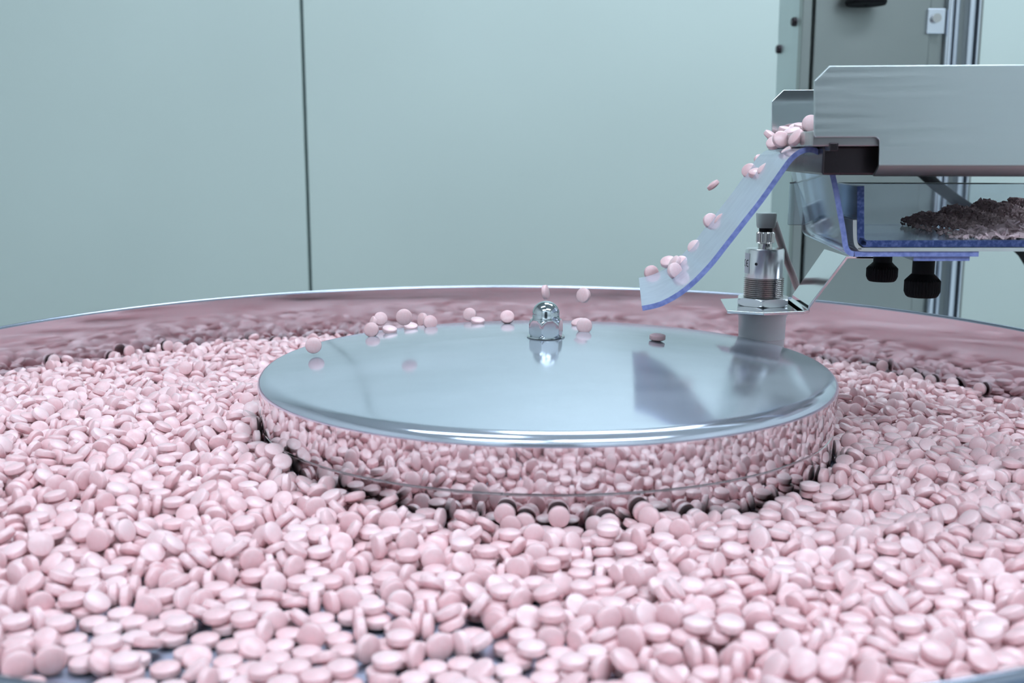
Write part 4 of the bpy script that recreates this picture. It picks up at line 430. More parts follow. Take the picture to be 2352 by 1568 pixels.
0,2461,154017,2,943,213589,0,2550,146864,0,2850,90465,2,130,191219,0,689,164019,0,760,160819,0,2422,98279,0,2725,138909,0,2793,160395,0,2899,75266,1,211,188019,0,2471,131617,0,2746,81676,0,2954,121775,1,213,213619,0,688,191219,0,2179,162520,1,754,188019,0,991,185265,0,1029,208537,0,2402,127032,0,3043,112551,1,2849,116065,1,2592,169822,0,2929,73840,1,2654,84381,0,3147,62719,2,906,225273,0,2878,100908,1,589,168819,0,2382,128632,0,2511,141372,0,3101,91440,1,2629,181817,0,3012,52019,1,990,212465,0,2294,188132,0,2332,168849,0,2909,119219,
0,3097,48819,1,838,157619,0,1071,162559,0,3004,96017,1,2344,123890,0,3071,125030,1,1026,164880,1,2967,55219,1,2813,101867,1,816,203149,0,869,205221,1,877,154419,0,2442,144641,0,2644,133024,1,2269,128459,0,2608,133818,0,2772,63219,0,2811,61619,0,2970,98199,1,236,201613,0,2556,176775,0,2693,155612,0,2760,111854,1,799,157619,0,3060,67204,1,316,194572,0,2564,128015,1,659,165619,0,721,189619,0,2468,94839,1,2658,120224,0,2717,112326,0,3189,105958,1,2784,138089,0,3093,101040,1,912,169799,0,930,171120,0,2612,157818,0,2847,144627,1,159,189619,
0,732,160819,0,2210,170461,0,2297,156211,1,2252,155703,1,960,176819,1,375,178419,0,2212,197661,1,278,183219,0,1050,163223,0,1057,207219,0,2363,147061,0,2816,138763,0,3024,85653,0,3163,60806,1,780,186419,2,885,180019,0,958,204019,0,2434,124198,0,3124,62406,1,2409,165020,0,2495,143046,0,2926,99223,1,2573,116815,1,999,193891,0,2294,101988,0,2331,185272,0,2782,120489,1,1021,232813,0,2678,95219,1,200,186419,1,843,172811,0,2850,85619,0,3085,64240,1,240,201617,0,1063,161623,2,768,159219,0,1007,148019,1,106,191220,0,691,162419,1,2532,128819,
0,2533,154419,0,2951,80819,0,3028,50419,1,2886,114227,0,3151,102069,1,2683,134863,0,2954,108019,1,350,205619,0,428,175219,0,2865,125427,1,2385,151202,0,3194,59479,1,342,180019,0,2328,138419,1,748,203561,1,584,167219,0,2710,106779,0,2741,107639,0,2990,79219,1,2627,124019,1,920,195241,0,2264,130008,1,2715,154609,1,2419,150464,0,2807,87606,1,865,217890,0,2467,174419,0,2826,126653,0,3176,59318,1,1022,173619,0,2476,130419,0,3072,95154,2,3102,64010,1,808,176526,0,896,152819,0,2230,162581,0,2571,157583,0,2999,122359,1,1034,199219,0,2921,125757,
1,140,188019,0,2218,106239,0,2565,183183,0,2626,162531,0,3128,92283,1,942,163747,0,2774,118772,0,3062,48819,1,966,212504,0,976,148019,2,548,168819,0,742,176320,0,2292,128019,0,2652,112019,0,3041,103371,0,3146,56501,1,308,192707,1,378,176819,1,2367,153102,0,3196,112239,1,995,190477,0,2831,115453,1,663,176691,1,881,180019,0,2327,162583,0,2441,132019,0,2904,82419,1,3023,67200,1,2291,85619,0,2941,71199,1,2595,138022,0,2866,84019,0,3107,62410,1,2681,93619,1,2555,125620,0,2955,130820,1,2513,139579,1,770,174420,0,844,181619,0,2706,141525,
0,2906,125040,1,938,208685,0,2988,94920,1,82,191219,1,913,185291,0,2316,108419,0,2483,173000,0,2677,136719,0,2979,52019,1,2860,129814,1,875,205619,0,2624,114243,0,2753,78759,2,2542,170528,1,345,178419,0,2725,90459,0,2746,142644,0,3200,57839,1,791,172867,0,2399,133619,1,3170,96819,1,819,154419,0,2402,159219,1,412,175219,1,595,165619,0,2249,148105,1,1002,146419,1,732,159219,0,2786,112384,1,693,160819,0,2663,131998,0,2922,70409,0,3171,42419,1,967,175219,0,3173,69619,1,1020,186290,0,2610,107844,0,2802,99584,0,2985,94920,0,3113,88017,
1,189,184819,0,1020,218290,0,2450,174760,0,3046,64070,0,3123,44019,1,149,186419,0,2835,105291,0,2841,58419,1,3015,48819,2,811,199614,0,870,152819,1,2286,154207,0,2364,153967,0,3024,93431,0,3074,72819,2,299,180019,0,2528,141021,0,2869,101831,1,842,211976,0,2705,110993,1,655,162419,0,2602,88644,0,2617,148305,0,2896,118169,1,305,205619,0,560,184008,0,2315,150632,0,2967,95439,1,2929,110063,1,2442,130419,1,885,178419,0,2486,159176,1,939,183151,0,2337,158676,0,2750,119576,0,2862,142151,1,2955,52019,1,123,204958,0,2731,80045,0,2779,77569,
1,252,181619,1,2556,132019,1,764,157619,0,2398,180633,1,266,207219,0,765,183219,0,2364,141167,0,3144,96819,1,2262,129662,0,2561,159219,0,2644,112672,0,3192,57610,1,381,175219,1,343,191547,1,620,164019,0,841,169675,0,877,205619,0,3145,69619,1,989,180499,0,2293,122411,0,2685,107959,1,802,154419,0,3186,99905,1,2442,170251,1,2919,74166,1,932,222768,0,1017,161667,0,2407,141338,0,3150,42419,1,216,183219,0,708,186419,0,2784,122909,1,2496,132015,1,709,159219,0,2586,140989,0,2990,50419,1,175,197788,1,2333,126729,0,2997,77699,0,3102,60290,
1,741,174959,1,2816,84019,0,2954,118858,0,3033,47219,0,3108,87490,1,2852,107964,1,917,193887,0,2958,91658,1,2268,167462,0,2478,91559,0,3072,45619,1,3043,74419,1,2765,60019,1,812,180019,1,2372,134614,0,2617,156223,1,683,176679,0,2882,89983,1,311,178419,0,2610,120819,0,3030,108107,1,2719,109604,0,2732,146569,0,2911,128382,2,2757,87219,0,3196,39219,1,866,178419,0,956,173619,1,2432,137864,1,2537,136066,2,2656,144819,1,118,186419,0,2315,152869,1,954,200819,0,2959,50419,1,774,156019,0,2920,52019,1,499,168819,0,776,181619,0,2533,71219,
0,2551,113666,0,2706,104804,0,2849,101564,1,284,194270,0,422,172019,0,848,237576,0,2656,119219,0,3176,64708,1,2925,96017,1,245,180019,0,825,152819,0,893,166478,0,2758,129673,0,3128,59539,1,2461,130502,1,345,175219,0,736,173320,0,2787,124087,1,873,208660,0,2393,120519,2,200,183219,0,558,165619,0,921,175219,0,991,172019,1,2280,165012,0,2513,117887,0,2816,124087,1,155,184819,0,383,186694,1,3014,60068,1,834,195215,1,81,204822,0,2580,130460,1,989,197619,1,3001,102005,0,3090,71219,1,2350,160454,0,2679,107262,0,3091,44019,1,458,170419,
0,2579,156060,0,2808,73676,0,2887,98907,0,3097,96819,2,525,184067,0,2970,103219,1,2784,75639,0,3051,98419,0,3052,72819,1,672,178944,0,2390,161142,1,922,200819,1,2625,141450,0,3147,40819,1,713,157619,0,2285,155412,0,2736,87219,1,2481,146820,1,2625,112650,0,2939,77619,1,2840,82419,1,3198,81610,1,108,204039,0,2431,151830,0,2939,119068,1,860,166478,0,876,166478,0,951,163276,0,3199,37619,1,218,196822,0,710,184819,0,2358,122200,0,2980,48819,1,799,197304,0,2306,124943,0,2867,122274,0,2899,108507,1,799,166904,0,2538,88993,3,549,180840,
0,595,179206,0,2700,102864,0,2734,125894,2,293,176819,0,2660,135558,1,491,167219,0,751,154419,0,979,144819,0,2336,123960,0,2447,117226,0,2512,118114,0,2803,108508,1,178,183219,0,258,195639,0,980,187560,0,2550,132187,1,894,164878,0,2460,99626,1,330,192559,0,832,151219,0,922,146419,0,2396,129854,1,635,188019,0,837,192669,0,3117,68019,1,2772,128239,2,921,173619,0,3115,40819,2,644,159219,0,745,181619,0,2281,126000,0,2658,90419,1,140,184819,0,2765,85619,1,2324,96760,1,2697,138427,0,2971,131904,0,3077,84335,1,2587,123899,0,3113,95219,
1,84,186419,0,597,179206,0,688,157619,0,2990,92443,0,3005,106843,0,3161,83267,1,364,173619,0,2878,71667,0,3211,78638,1,2656,135558,0,2804,70970,1,3036,80547,1,3035,112547,1,2917,78981,0,2962,83611,0,3045,58147,0,3141,83227,2,2835,115653,1,2421,145259,1,229,180019,1,2744,126450,1,2467,146693,0,2496,134708,0,2521,112002,0,2544,161774,0,2613,107622,1,2879,92467,1,2362,139849,0,3004,45619,1,820,168480,2,864,162251,0,3184,64819,1,2967,64411,1,721,156019,0,792,168559,1,313,175219,0,714,183219,0,2836,94853,1,903,166724,0,970,170419,
0,2928,48819,2,273,176819,1,763,169975,1,188,181619,1,516,165619,0,675,175351,0,2417,100019,0,2444,89677,0,2720,109848,0,3100,72329,0,3198,36019,1,2631,99622,0,2780,103696,0,2898,128451,0,3135,39219,1,2462,96037,1,2745,134450,0,2854,132575,0,3006,91411,1,850,199233,0,2536,112007,0,2564,140213,1,929,188458,1,2660,156493,0,2795,55219,0,2938,114016,1,127,183219,0,2350,128606,0,2614,142145,1,646,176239,0,932,218858,0,2656,118093,2,91,212019,0,596,173298,0,951,143219,0,3197,102854,1,2426,144045,2,400,170419,1,2698,87219,1,2294,142679,
0,2390,124150,0,3062,42419,1,75,186419,0,816,166408,0,3118,121937,1,2975,62850,0,3048,83851,1,2851,88331,0,2909,92958,0,2937,74419,1,2312,128319,0,2342,115806,1,895,162091,0,2623,153345,0,2682,131536,0,2892,94558,0,3100,40819,1,213,193179,0,3139,81999,1,2508,135511,0,2973,104492,1,312,190720,0,775,151219,0,885,198933,0,963,185920,1,856,162250,0,2596,119284,1,3165,56755,0,3203,58828,1,2761,120591,1,705,171919,1,2426,89601,0,3001,60868,1,252,176819,0,2548,106611,1,2555,153155,0,2826,99874,0,2867,122934,1,350,199219,1,277,217731,
1,352,172019,0,2796,111576,0,3083,83809,2,3017,60868,1,539,162419,0,2481,96819,0,3016,107934,1,141,198600,0,2668,104335,0,2717,143142,0,3114,83224,0,3203,78028,2,679,156019,0,2708,112819,0,3134,37619,1,923,162937,1,2450,132019,0,3032,59268,1,2372,131948,1,616,159219,1,817,176819,0,2577,108373,1,730,169675,0,924,202858,0,2410,118238,1,778,178419,1,747,169675,0,2373,98348,0,2479,139358,1,829,148019,0,2301,113879,1,177,180019,0,2882,50419,0,3169,77555,1,958,168819,0,2515,125008,0,2632,116019,1,886,146419,0,2595,140465,0,2747,126910,
0,2930,120310,1,2335,113140,0,2826,125474,1,957,141619,1,284,175219,0,2892,126710,0,2964,72819,0,3136,83412,1,2437,88078,0,2635,141619,0,2906,112310,0,2925,74419,2,3063,40819,1,2955,100019,1,226,176819,1,97,184859,0,785,149619,0,3058,85239,0,3204,51610,2,2675,129260,1,373,183541,0,659,172029,0,2597,159665,0,2798,127616,0,2878,90570,1,2727,156623,0,2772,98080,1,2551,141609,0,2812,79219,1,581,176071,0,2503,104209,0,2995,85976,1,3089,66419,1,2395,119827,2,320,172019,0,659,199229,0,920,162202,0,2329,141831,0,2687,145260,1,3099,39219,
1,862,173619,0,2849,67400,1,619,184819,1,2466,115731,0,2770,55219,1,746,168160,0,3036,85719,1,2714,97383,0,3168,36019,1,858,146419,1,2510,86609,0,3004,123410,0,3022,42419,0,3139,53350,1,2645,165822,0,3176,81035,1,2523,130853,1,607,157619,0,820,167745,0,2610,105760,1,2318,157831,1,691,154419,0,2398,131027,0,2580,112310,0,2959,122787,2,708,180019,0,3113,76537,1,2752,98843,0,2828,120215,1,884,197619,1,896,144819,0,2647,123699,0,3204,32819,1,946,185633,0,2721,108583,0,2907,74419,1,896,170419,0,2431,130937,0,2782,97687,1,125,181619,
0,2547,109186,0,2947,63700,2,782,165750,0,2361,141535,0,3026,85320,1,211,176819,0,2915,100019,1,269,173619,1,2988,87042,0,3056,56023,1,2680,98693,0,2729,67660,1,392,167219,0,2442,146937,0,2834,68412,1,2689,139286,1,728,151219,0,841,186285,0,2462,95219,0,2747,141504,0,3123,82937,1,2786,141662,0,3086,55359,2,224,202419,0,342,170419,0,571,186419,0,572,159219,0,636,200014,0,2871,76019,1,662,167148,0,2610,131209,0,3204,60019,1,2878,101619,1,2475,150625,1,3164,78840,1,530,160819,0,2400,157330,0,2605,88819,0,2960,63700,1,2489,110471,
0,3020,58120,0,3085,100139,0,3204,85619,1,759,187454,0,2377,96376,3,960,184074,0,2760,99153,0,2841,112887,1,868,144819,0,2554,132547,0,3162,34419,1,2965,87700,1,623,156019,0,825,162610,0,2423,115606,1,928,173767,1,2515,119219,2,2516,146419,0,2624,129692,1,3150,78880,1,873,170419,0,2649,157852,1,2348,135128,0,3000,59520,2,698,152819,0,2802,117261,1,3199,32819,1,110,180019,0,702,178419,0,2682,127492,0,2691,149892,1,2711,115591,0,2906,72819,0,2910,118845,0,3076,37619,0,3188,116017,1,249,173619,0,370,168819,0,910,141619,0,2592,130443,
1,795,148019,0,2731,107671,1,2421,101206,2,318,170419,0,767,165279,0,2387,133859,0,2725,157819,0,2942,88599,1,835,186650,0,3055,78907,2,2568,88819,1,181,204019,0,556,159219,0,2828,89138,1,242,200819,0,2451,141390,0,2486,129036,0,2858,118412,0,3089,64819,1,183,176819,0,736,149619,1,2531,81662,0,2765,133844,0,3113,95184,1,2868,74419,0,3040,126907,0,3048,104507,0,3127,54030,0,3180,72311,1,615,175755,0,676,170439,0,2313,144076,1,578,196048,0,2771,90103,0,3033,39219,2,948,140019,0,2617,87219,2,2978,95219,1,529,176158,0,845,144819,
0,2572,119099,1,639,199694,0,2496,83501,1,744,176819,0,948,167219,0,3025,85886,1,2978,69619,1,2921,88013,1,147,178419,0,3155,93487,1,2672,102811,0,2863,118412,0,3005,57759,0,3202,48080,1,2574,166336,0,2895,111034,1,482,162419,0,651,154419,0,855,187213,1,882,143219,1,2341,127268,0,2643,75274,0,2708,128281,2,2534,116544,0,2744,121377,2,211,200819,0,2420,95219,0,3159,32819,2,707,151219,0,2459,110406,0,2609,136729,1,214,173619,0,709,176819,0,2361,88338,0,2707,55219,0,2819,93759,0,3059,73813,1,385,178172,0,809,146419,0,923,157759,
0,2583,76866,1,564,174418,0,892,182988,0,2419,140408,0,3137,64830,1,115,195271,0,285,170419,0,788,200819,1,799,173619,0,2432,158008,0,2807,50419,2,318,185622,0,423,164019,0,615,175370,0,3201,48080,1,2385,138108,1,766,148019,0,2540,129344,0,3104,50610,0,3177,97421,2,2750,138977,0,2936,69619,1,2471,151494,0,2510,157303,0,2951,42419,2,177,175219,0,347,167219,0,3128,80830,1,2313,116959,1,2679,94973,1,590,156019,0,2771,107545,0,2873,109414,0,3010,85833,1,2495,118903,0,2643,123847,0,2941,113799,1,2602,103660,0,2807,138380,0,2809,93640,
0,3103,96908,2,2697,126973,0,3029,39219,1,2970,96415,1,841,143219,2,832,170419,0,2913,98419,0,2914,124019,0,2988,40819,1,2564,114944,1,2845,117519,1,2357,108350,0,3069,63219,1,527,170172,0,2639,85284,0,2742,98406,1,648,152819,0,683,168022,0,909,156801,2,453,162419,0,646,180019,0,948,138419,1,2420,97191,0,3199,67608,1,741,175219,0,948,165619,0,2563,148544,1,2351,133950,0,3079,36019,0,3160,58419,1,738,148019,1,91,195267,0,215,199219,0,3130,32819,1,382,165619,0,795,144819,0,2609,138132,0,3160,102920,1,134,193920,1,779,173619,
0,2717,92248,0,3169,31219,1,278,197619,0,2662,136100,0,2911,71219,2,2959,61874,2,563,156019,0,2837,117519,1,312,168819,0,2465,135051,0,2544,106363,0,2999,83958,0,3035,64819,3,257,170419,0,609,178020,0,2425,109991,0,2877,104410,0,3039,90419,1,2511,141490,1,170,202419,1,834,160002,0,2949,84274,0,3104,61619,1,350,192819,0,701,149619,0,2582,102465,0,2671,80819,0,2788,118744,2,489,173610,0,2386,122419,1,2747,130508,1,211,172019,0,2811,91257,0,3144,75840,1,898,165697,0,3055,116059,0,3192,97027,0,3207,44876,1,2490,107224,0,2610,111219,
0,2685,133619,0,3029,37619,1,873,141619,0,2681,108019,2,2347,115487,1,623,166820,0,708,175219,0,2905,115348,1,2645,99839,1,355,165619,0,666,175334,0,2622,153615,0,2961,116392,1,172,173619,0,531,157619,0,746,163400,0,924,155310,0,2844,62408,2,133,202419,0,3068,51990,1,442,177669,0,2573,135350,1,236,197619,0,2883,82412,1,74,178419,0,129,176819,0,580,208819,1,2570,58419,0,2718,98871,1,3137,75840,0,3179,56819,1,950,180820,0,2309,88074,0,2929,95211,0,3141,31219,1,3024,80759,1,2954,56417,2,198,199219,0,397,162419,0,783,172019,
0,2419,127332,0,2765,48819,1,288,197811,0,584,181619,0,784,144819,0,863,194419,0,2453,92019,0,3083,85944,1,835,175453,0,3179,29619,1,466,159219,0,581,154419,0,2991,80650,1,823,154653,0,2495,104024,1,2527,120735,0,2624,126415,2,273,181811,0,2459,117619,1,315,185826,0,512,175191,0,646,151219,0,2755,76019,0,2841,105220,1,236,170419,0,3166,112350,1,2361,107887,0,2583,102730,1,713,148019,0,864,220019,0,874,167219,0,2726,137216,0,3194,99442,1,2759,103219,1,2915,68019,1,2804,122249,1,901,205303,0,2500,148026,0,2662,130108,0,2855,62704,
1,345,183239,0,2764,128819,0,3119,58419,1,198,172019,0,642,191170,0,2390,128807,0,2701,126048,1,2860,114820,1,3120,85619,1,101,176819,0,499,186391,0,750,172019,0,864,140019,0,2922,40819,1,2453,144819,1,681,165319,0,912,179623,0,965,179439,0,2337,114287,1,2970,39219,0,3052,61619,1,447,176520,0,753,144819,0,2551,89530,2,2643,100207,1,407,179205,0,2886,59800,1,600,169624,1,2951,102852,1,2720,93177,1,901,138419,0,946,135219,0,2912,109254,0,2979,64819,1,240,196019,0,743,199219,0,2793,91640,1,554,154419,1,564,181619,0,617,168023,
0,939,162419,0,3149,46639,1,81,204019,0,2303,88034,0,2431,90419,1,819,196019,0,2574,128400,0,3190,55219,1,2392,111207,0,2580,84019,0,2980,108824,0,3190,80819,1,2506,103310,0,3064,87219,0,3087,60019,1,329,165619,0,2437,117619,0,3017,63219,1,2602,135966,1,2473,132823,0,2632,133629,0,2943,85252,0,3189,28019,1,717,190999,1,291,167219,0,2777,47219,0,3152,89023,1,252,168819,0,835,140019,0,2828,71219,1,369,162419,1,276,194419,1,656,149619,0,2754,76019,0,2866,94813,1,812,168819,0,869,182418,0,2740,132139,2,176,199219,0,663,175219,
0,709,146419,0,773,170419,0,2755,101619,1,2368,93619,0,2500,119310,1,125,187660,0,216,187879,0,482,157619,0,2428,144819,0,2906,98014,1,2540,126816,1,476,184819,1,2724,66239,0,3123,45985,1,407,173295,0,521,156019,0,2667,122028,0,3004,107959,1,706,190999,1,2695,103697,0,3053,34419,1,897,178977,0,2461,79279,0,3117,76385,1,873,138419,1,514,181619,0,555,197120,2,84,176819,1,186,170419,1,961,178704,1,185,224819,0,336,183704,0,2330,110544,0,2804,88239,1,961,146704,0,2907,83614,1,603,170751,0,2991,63219,1,650,200868,0,2591,82948,
0,2633,97614,2,564,152819,0,2563,101159,0,2627,53619,0,2787,89839,0,2833,90827,0,3156,72040,0,3159,28019,1,610,207550,0,741,170419,0,923,189619,1,840,165619,0,3088,31219,1,3069,60019,1,452,157619,0,812,141619,0,3193,59315,1,149,172019,0,299,192819,0,348,198104,0,2594,118147,1,2357,110920,0,2400,117619,0,2438,116019,0,2984,104890,1,2497,74786,0,2701,144463,1,2764,139376,0,3028,48829,1,298,165619,0,925,162419,0,2712,123663,0,2742,64008,0,2834,114827,1,2945,92019,1,241,181260,0,570,195207,0,685,173619,1,3027,77629,1,976,210880,
0,2478,116100,1,662,148019,0,2730,110863,0,3030,109629,1,534,223290,0,2517,136379,0,2871,95219,1,378,160819,0,701,146419,1,686,200819,0,774,141619,0,848,138419,0,3144,72040,1,2867,68019,1,202,185608,0,875,164019,0,2551,123795,1,417,159219,0,487,156019,0,487,183219,0,2652,104819,1,136,199219,0,725,194468,1,3115,46475,1,533,180019,0,809,175310,0,2431,143219,0,2923,66419,1,634,163789,0,2774,90399,0,3101,86909,1,108,173619,0,890,136819,0,2666,135140,1,3181,85912,1,967,146746,0,2514,102699,1,2883,138559,0,2966,80016,1,606,187729,
0,2690,93240,1,2340,106491,1,770,175228,0,2380,109000,1,267,165619,0,2650,79219,0,2779,132179,0,2982,130825,1,306,204628,0,3008,79279,1,735,143219,0,876,189619,0,3180,40531,1,335,162419,0,2614,106419,1,514,223290,1,2601,80819,0,3140,28019,1,235,221619,0,360,203480,0,598,166929,0,2573,101353,0,2899,56439,0,2919,110577,2,3085,31219,1,568,189226,0,838,185247,0,2726,74419,0,2814,96865,1,2418,116019,0,2452,131223,1,758,212006,0,956,187261,0,3077,76167,2,923,187465,0,2534,147457,0,3147,80819,1,702,164235,0,3015,34419,2,229,194419,
0,2757,86095,1,162,197619,0,665,165713,1,158,170419,0,2932,81613,1,808,178470,0,828,138419,0,2484,102022,0,2886,85515,1,323,206491,0,508,180019,0,2725,119961,0,2849,86095,1,219,167219,0,2989,98128,0,3047,69469,1,3039,93469,1,867,136819,1,380,159219,2,507,154419,0,2347,132304,0,2646,120381,1,294,164019,0,420,157619,0,2369,99986,1,2387,75988,0,2494,119662,0,3112,55219,1,978,192820,0,2323,83217,0,3150,53619,1,2753,126103,0,2951,113175,0,2990,72528,1,534,169671,0,2695,103580,1,632,173619,0,688,205729,0,2600,121883,0,2780,98023,
0,3171,26419,1,2578,67930,0,3114,28019,0,3114,82419,1,287,191219,0,450,172835,0,2535,126536,0,2628,66148,1,781,140019,1,785,184599,0,2449,102814,1,87,190799,1,125,172019,0,858,181136,0,3183,68873,1,131,197619,0,351,178200,0,560,151219,0,943,173448,1,637,146419,0,2667,93519,0,2902,56097,1,2617,85348,1,259,165619,0,901,160819,1,477,185966,0,515,210302,0,588,176819,1,728,143219,0,758,167219,0,2292,120819,1,187,184380,0,690,144819,0,2870,96892,0,2979,34419,0,3077,46720,1,329,178439,0,995,146039,0,2423,78839,0,2711,132000,
0,2809,86772,1,251,192819,0,670,179911,0,2937,68156,1,723,189676,1,2728,86856,1,3019,98148,1,389,174404,0,2404,112751,1,2676,132381,0,2756,60958,1,2515,84019,1,2838,57879,0,2855,56279,1,2336,92019,0,2487,73675,0,2555,122428,0,3158,106692,2,586,207059,0,824,164019,0,3142,70403,1,528,168280,0,2462,75224,1,318,178439,0,765,194419,0,818,191219,1,971,174409,0,2594,112815,0,2654,92044,0,2750,119703,0,2981,60019,0,3050,85220,1,2328,119219,1,333,218779,0,3140,26419,1,220,180090,0,868,162419,0,2498,131694,0,2920,53320,1,151,185610,
1,605,164817,1,426,156019,0,942,149841,0,3011,32819,0,3050,29619,1,912,148813,0,2371,115573,0,2981,92055,1,815,218419,0,2944,101636,1,110,224819,0,648,193458,1,289,162419,1,106,172019,0,499,170519,0,701,176895,0,878,192736,0,2647,69644,0,2698,91277,1,290,207159,0,417,202407,0,626,182258,0,2277,109956,0,3176,40070,1,461,181619,0,2528,129282,0,2780,99618,0,2846,120855,0,3105,53619,1,781,165619,0,2813,72734,2,256,208013,0,3092,82419,1,2886,64819,0,2890,92019,1,463,154419,0,580,165519,0,3016,75480,1,1007,171639,1,384,174639,
1,192,167219,0,743,167219,0,2465,105231,1,107,197619,0,2609,77619,0,2681,91277,0,2733,71219,1,679,159410,0,990,173239,0,2373,78759,0,3055,56819,1,836,152014,1,2314,109240,0,2835,98455,0,3148,68401,1,357,186419,0,565,167119,1,550,208540,0,2569,85632,0,2605,121609,1,879,150414,0,2439,93885,1,166,184559,0,249,164019,0,403,173079,0,932,174879,0,2725,98419,1,317,177610,1,201,210039,0,268,206414,0,708,207333,0,2404,114419,0,3172,94431,1,924,132019,0,2351,107879,0,2473,56819,1,2777,59999,0,2848,66419,1,150,186159,0,650,144819,
0,673,202612,0,903,177585,0,2961,61864,1,2502,110073,1,2552,121372,1,485,169614,0,2923,88819,1,812,178309,1,553,167119,0,2720,125619,0,2911,116019,1,2652,105256,0,2873,106355,1,354,159219,0,612,146419,0,2672,47219,2,775,155800,0,965,156019,0,2961,85864,1,590,191945,0,3014,31219,1,423,171439,0,856,152717,1,2291,92019,0,3125,52019,0,3157,23219,1,2746,60894,0,2986,51387,0,3017,87298,0,3020,56819,1,521,166679,0,2759,109982,1,282,162419,0,743,185072,0,2705,72819,1,709,156109,1,217,165619,0,1008,166691,0,2373,139217,1,265,206414,
0,892,132019,0,2374,78410,1,128,218212,0,408,215224,0,626,172019,0,2261,107871,0,3081,41106,1,341,194592,0,2609,106341,0,2809,113104,0,3136,95000,1,2311,122342,0,2812,81104,2,178,184005,0,2593,77619,0,3094,86846,1,299,211463,0,747,140019,0,827,135219,0,3054,88257,1,382,183219,0,2524,99501,1,697,172109,0,2689,106494,1,454,152819,0,2781,58399,2,495,178419,0,2490,115656,0,2555,79219,0,2872,55159,0,2992,119298,1,227,218419,0,2257,130271,0,2462,92131,0,3163,67269,1,582,146419,0,927,147218,0,945,189615,0,2642,64240,1,217,191219,
0,544,210414,0,2451,71331,1,316,176968,0,790,153609,0,839,170819,0,2421,109528,2,123,168819,0,474,205619,1,540,164820,0,890,186419,0,2345,110744,1,458,180019,0,718,201222,0,2394,134867,3,756,182409,0,2728,104603,0,2967,48399,1,592,181813,0,880,159219,0,941,145618,0,2846,64819,0,3017,73880,1,629,144819,0,2676,77891,1,255,162419,0,2931,61949,1,120,196019,0,986,144077,1,664,156333,0,2626,65840,0,2759,69619,2,2878,96863,1,2839,109848,0,3054,55219,0,3109,52019,1,352,157619,0,2892,52817,0,3073,80975,1,272,188019,0,411,181619,
0,793,153609,0,870,132019,0,2362,104384,0,2551,104819,1,2966,92141,1,181,209171,0,293,160819,0,510,199585,0,1009,169666,0,2414,103128,1,2768,99902,2,155,184439,0,559,160829,1,760,180809,1,2253,83224,0,3144,23219,1,833,153925,0,2529,79219,0,2915,101186,1,686,187566,0,706,140019,0,2589,90745,0,2809,101741,1,366,183219,0,627,189192,0,914,149754,0,2477,55219,0,2571,50419,0,2706,98419,1,969,184783,1,756,138419,1,2333,104683,0,2622,120427,1,195,164019,0,449,169800,0,1033,151219,0,2306,63219,0,3143,50419,0,3143,76019,1,236,178430,
0,473,216082,0,957,154419,0,2999,73655,1,644,184392,0,2385,85619,0,2506,106419,0,2650,107820,1,2452,110865,0,2857,52817,1,487,163771,0,2802,127341,1,602,144819,0,2280,85309,0,2462,90065,0,2928,88386,1,547,194366,0,723,165619,1,305,186419,0,1037,124019,1,2419,135666,1,130,167219,1,211,216750,0,799,179210,1,401,171600,0,898,182815,0,2634,74419,0,3025,67370,1,725,192819,0,994,144326,0,2738,107471,0,2950,48386,0,2979,31219,1,603,212291,0,670,158840,1,331,202893,0,2387,133070,1,803,135219,0,2939,69186,1,134,194419,0,231,196030,
0,510,210662,0,575,185620,1,2498,80819,1,2673,88376,0,2884,88180,0,3088,40709,1,136,220019,0,2837,76035,1,336,157619,0,763,189619,0,859,161817,0,2339,80683,1,2568,93239,0,3068,51909,1,527,175219,0,2226,80424,0,2598,90785,1,438,172353,0,830,150474,1,270,186419,0,764,164019,0,936,172230,0,2762,84935,1,904,146119,0,2967,84410,1,174,191219,0,2521,121383,1,298,159219,0,475,196036,0,2874,49011,1,2548,96515,0,2831,104835,0,2896,78580,2,171,164019,1,373,154419,0,641,141619,0,3119,75936,1,3032,28019,1,618,170419,0,2799,81799,
1,261,160819,0,1052,149619,1,2312,76382,0,2728,58310,1,557,146419,0,2711,96928,0,2995,44819,1,484,149619,1,3132,50336,1,3041,71651,1,208,162419,1,400,170813,0,561,189320,0,730,184094,0,974,138692,1,372,198719,0,590,160399,0,882,159179,0,2256,100301,0,2383,95369,0,2448,108019,0,2544,138590,0,2629,89610,0,2949,48008,1,321,197005,0,976,169092,0,1015,151219,0,2581,114906,1,814,199246,0,937,127219,0,2408,115973,0,2701,79328,0,3018,73251,1,140,195331,0,425,192341,0,802,173646,0,2671,60814,1,207,189619,1,2285,80279,0,2487,115846,
0,2913,77138,0,2946,109441,1,350,196606,0,465,194319,0,696,150895,0,2196,83223,0,2332,104921,1,521,148019,0,907,185019,0,2515,71746,4,245,205452,0,2377,74569,0,2773,92019,1,433,174741,0,856,147719,0,2691,117550,0,2829,63219,0,3127,21619,1,737,153615,1,2345,60019,1,3100,40078,1,2591,121306,0,2638,88052,0,2955,46408,1,2523,95747,1,145,184131,0,536,173619,0,783,153269,0,1016,176819,0,2221,92019,0,3072,52019,1,289,174640,0,827,132019,1,2697,60088,1,456,149619,0,625,185187,0,940,169980,0,2417,82419,0,2557,66328,0,2976,79449,
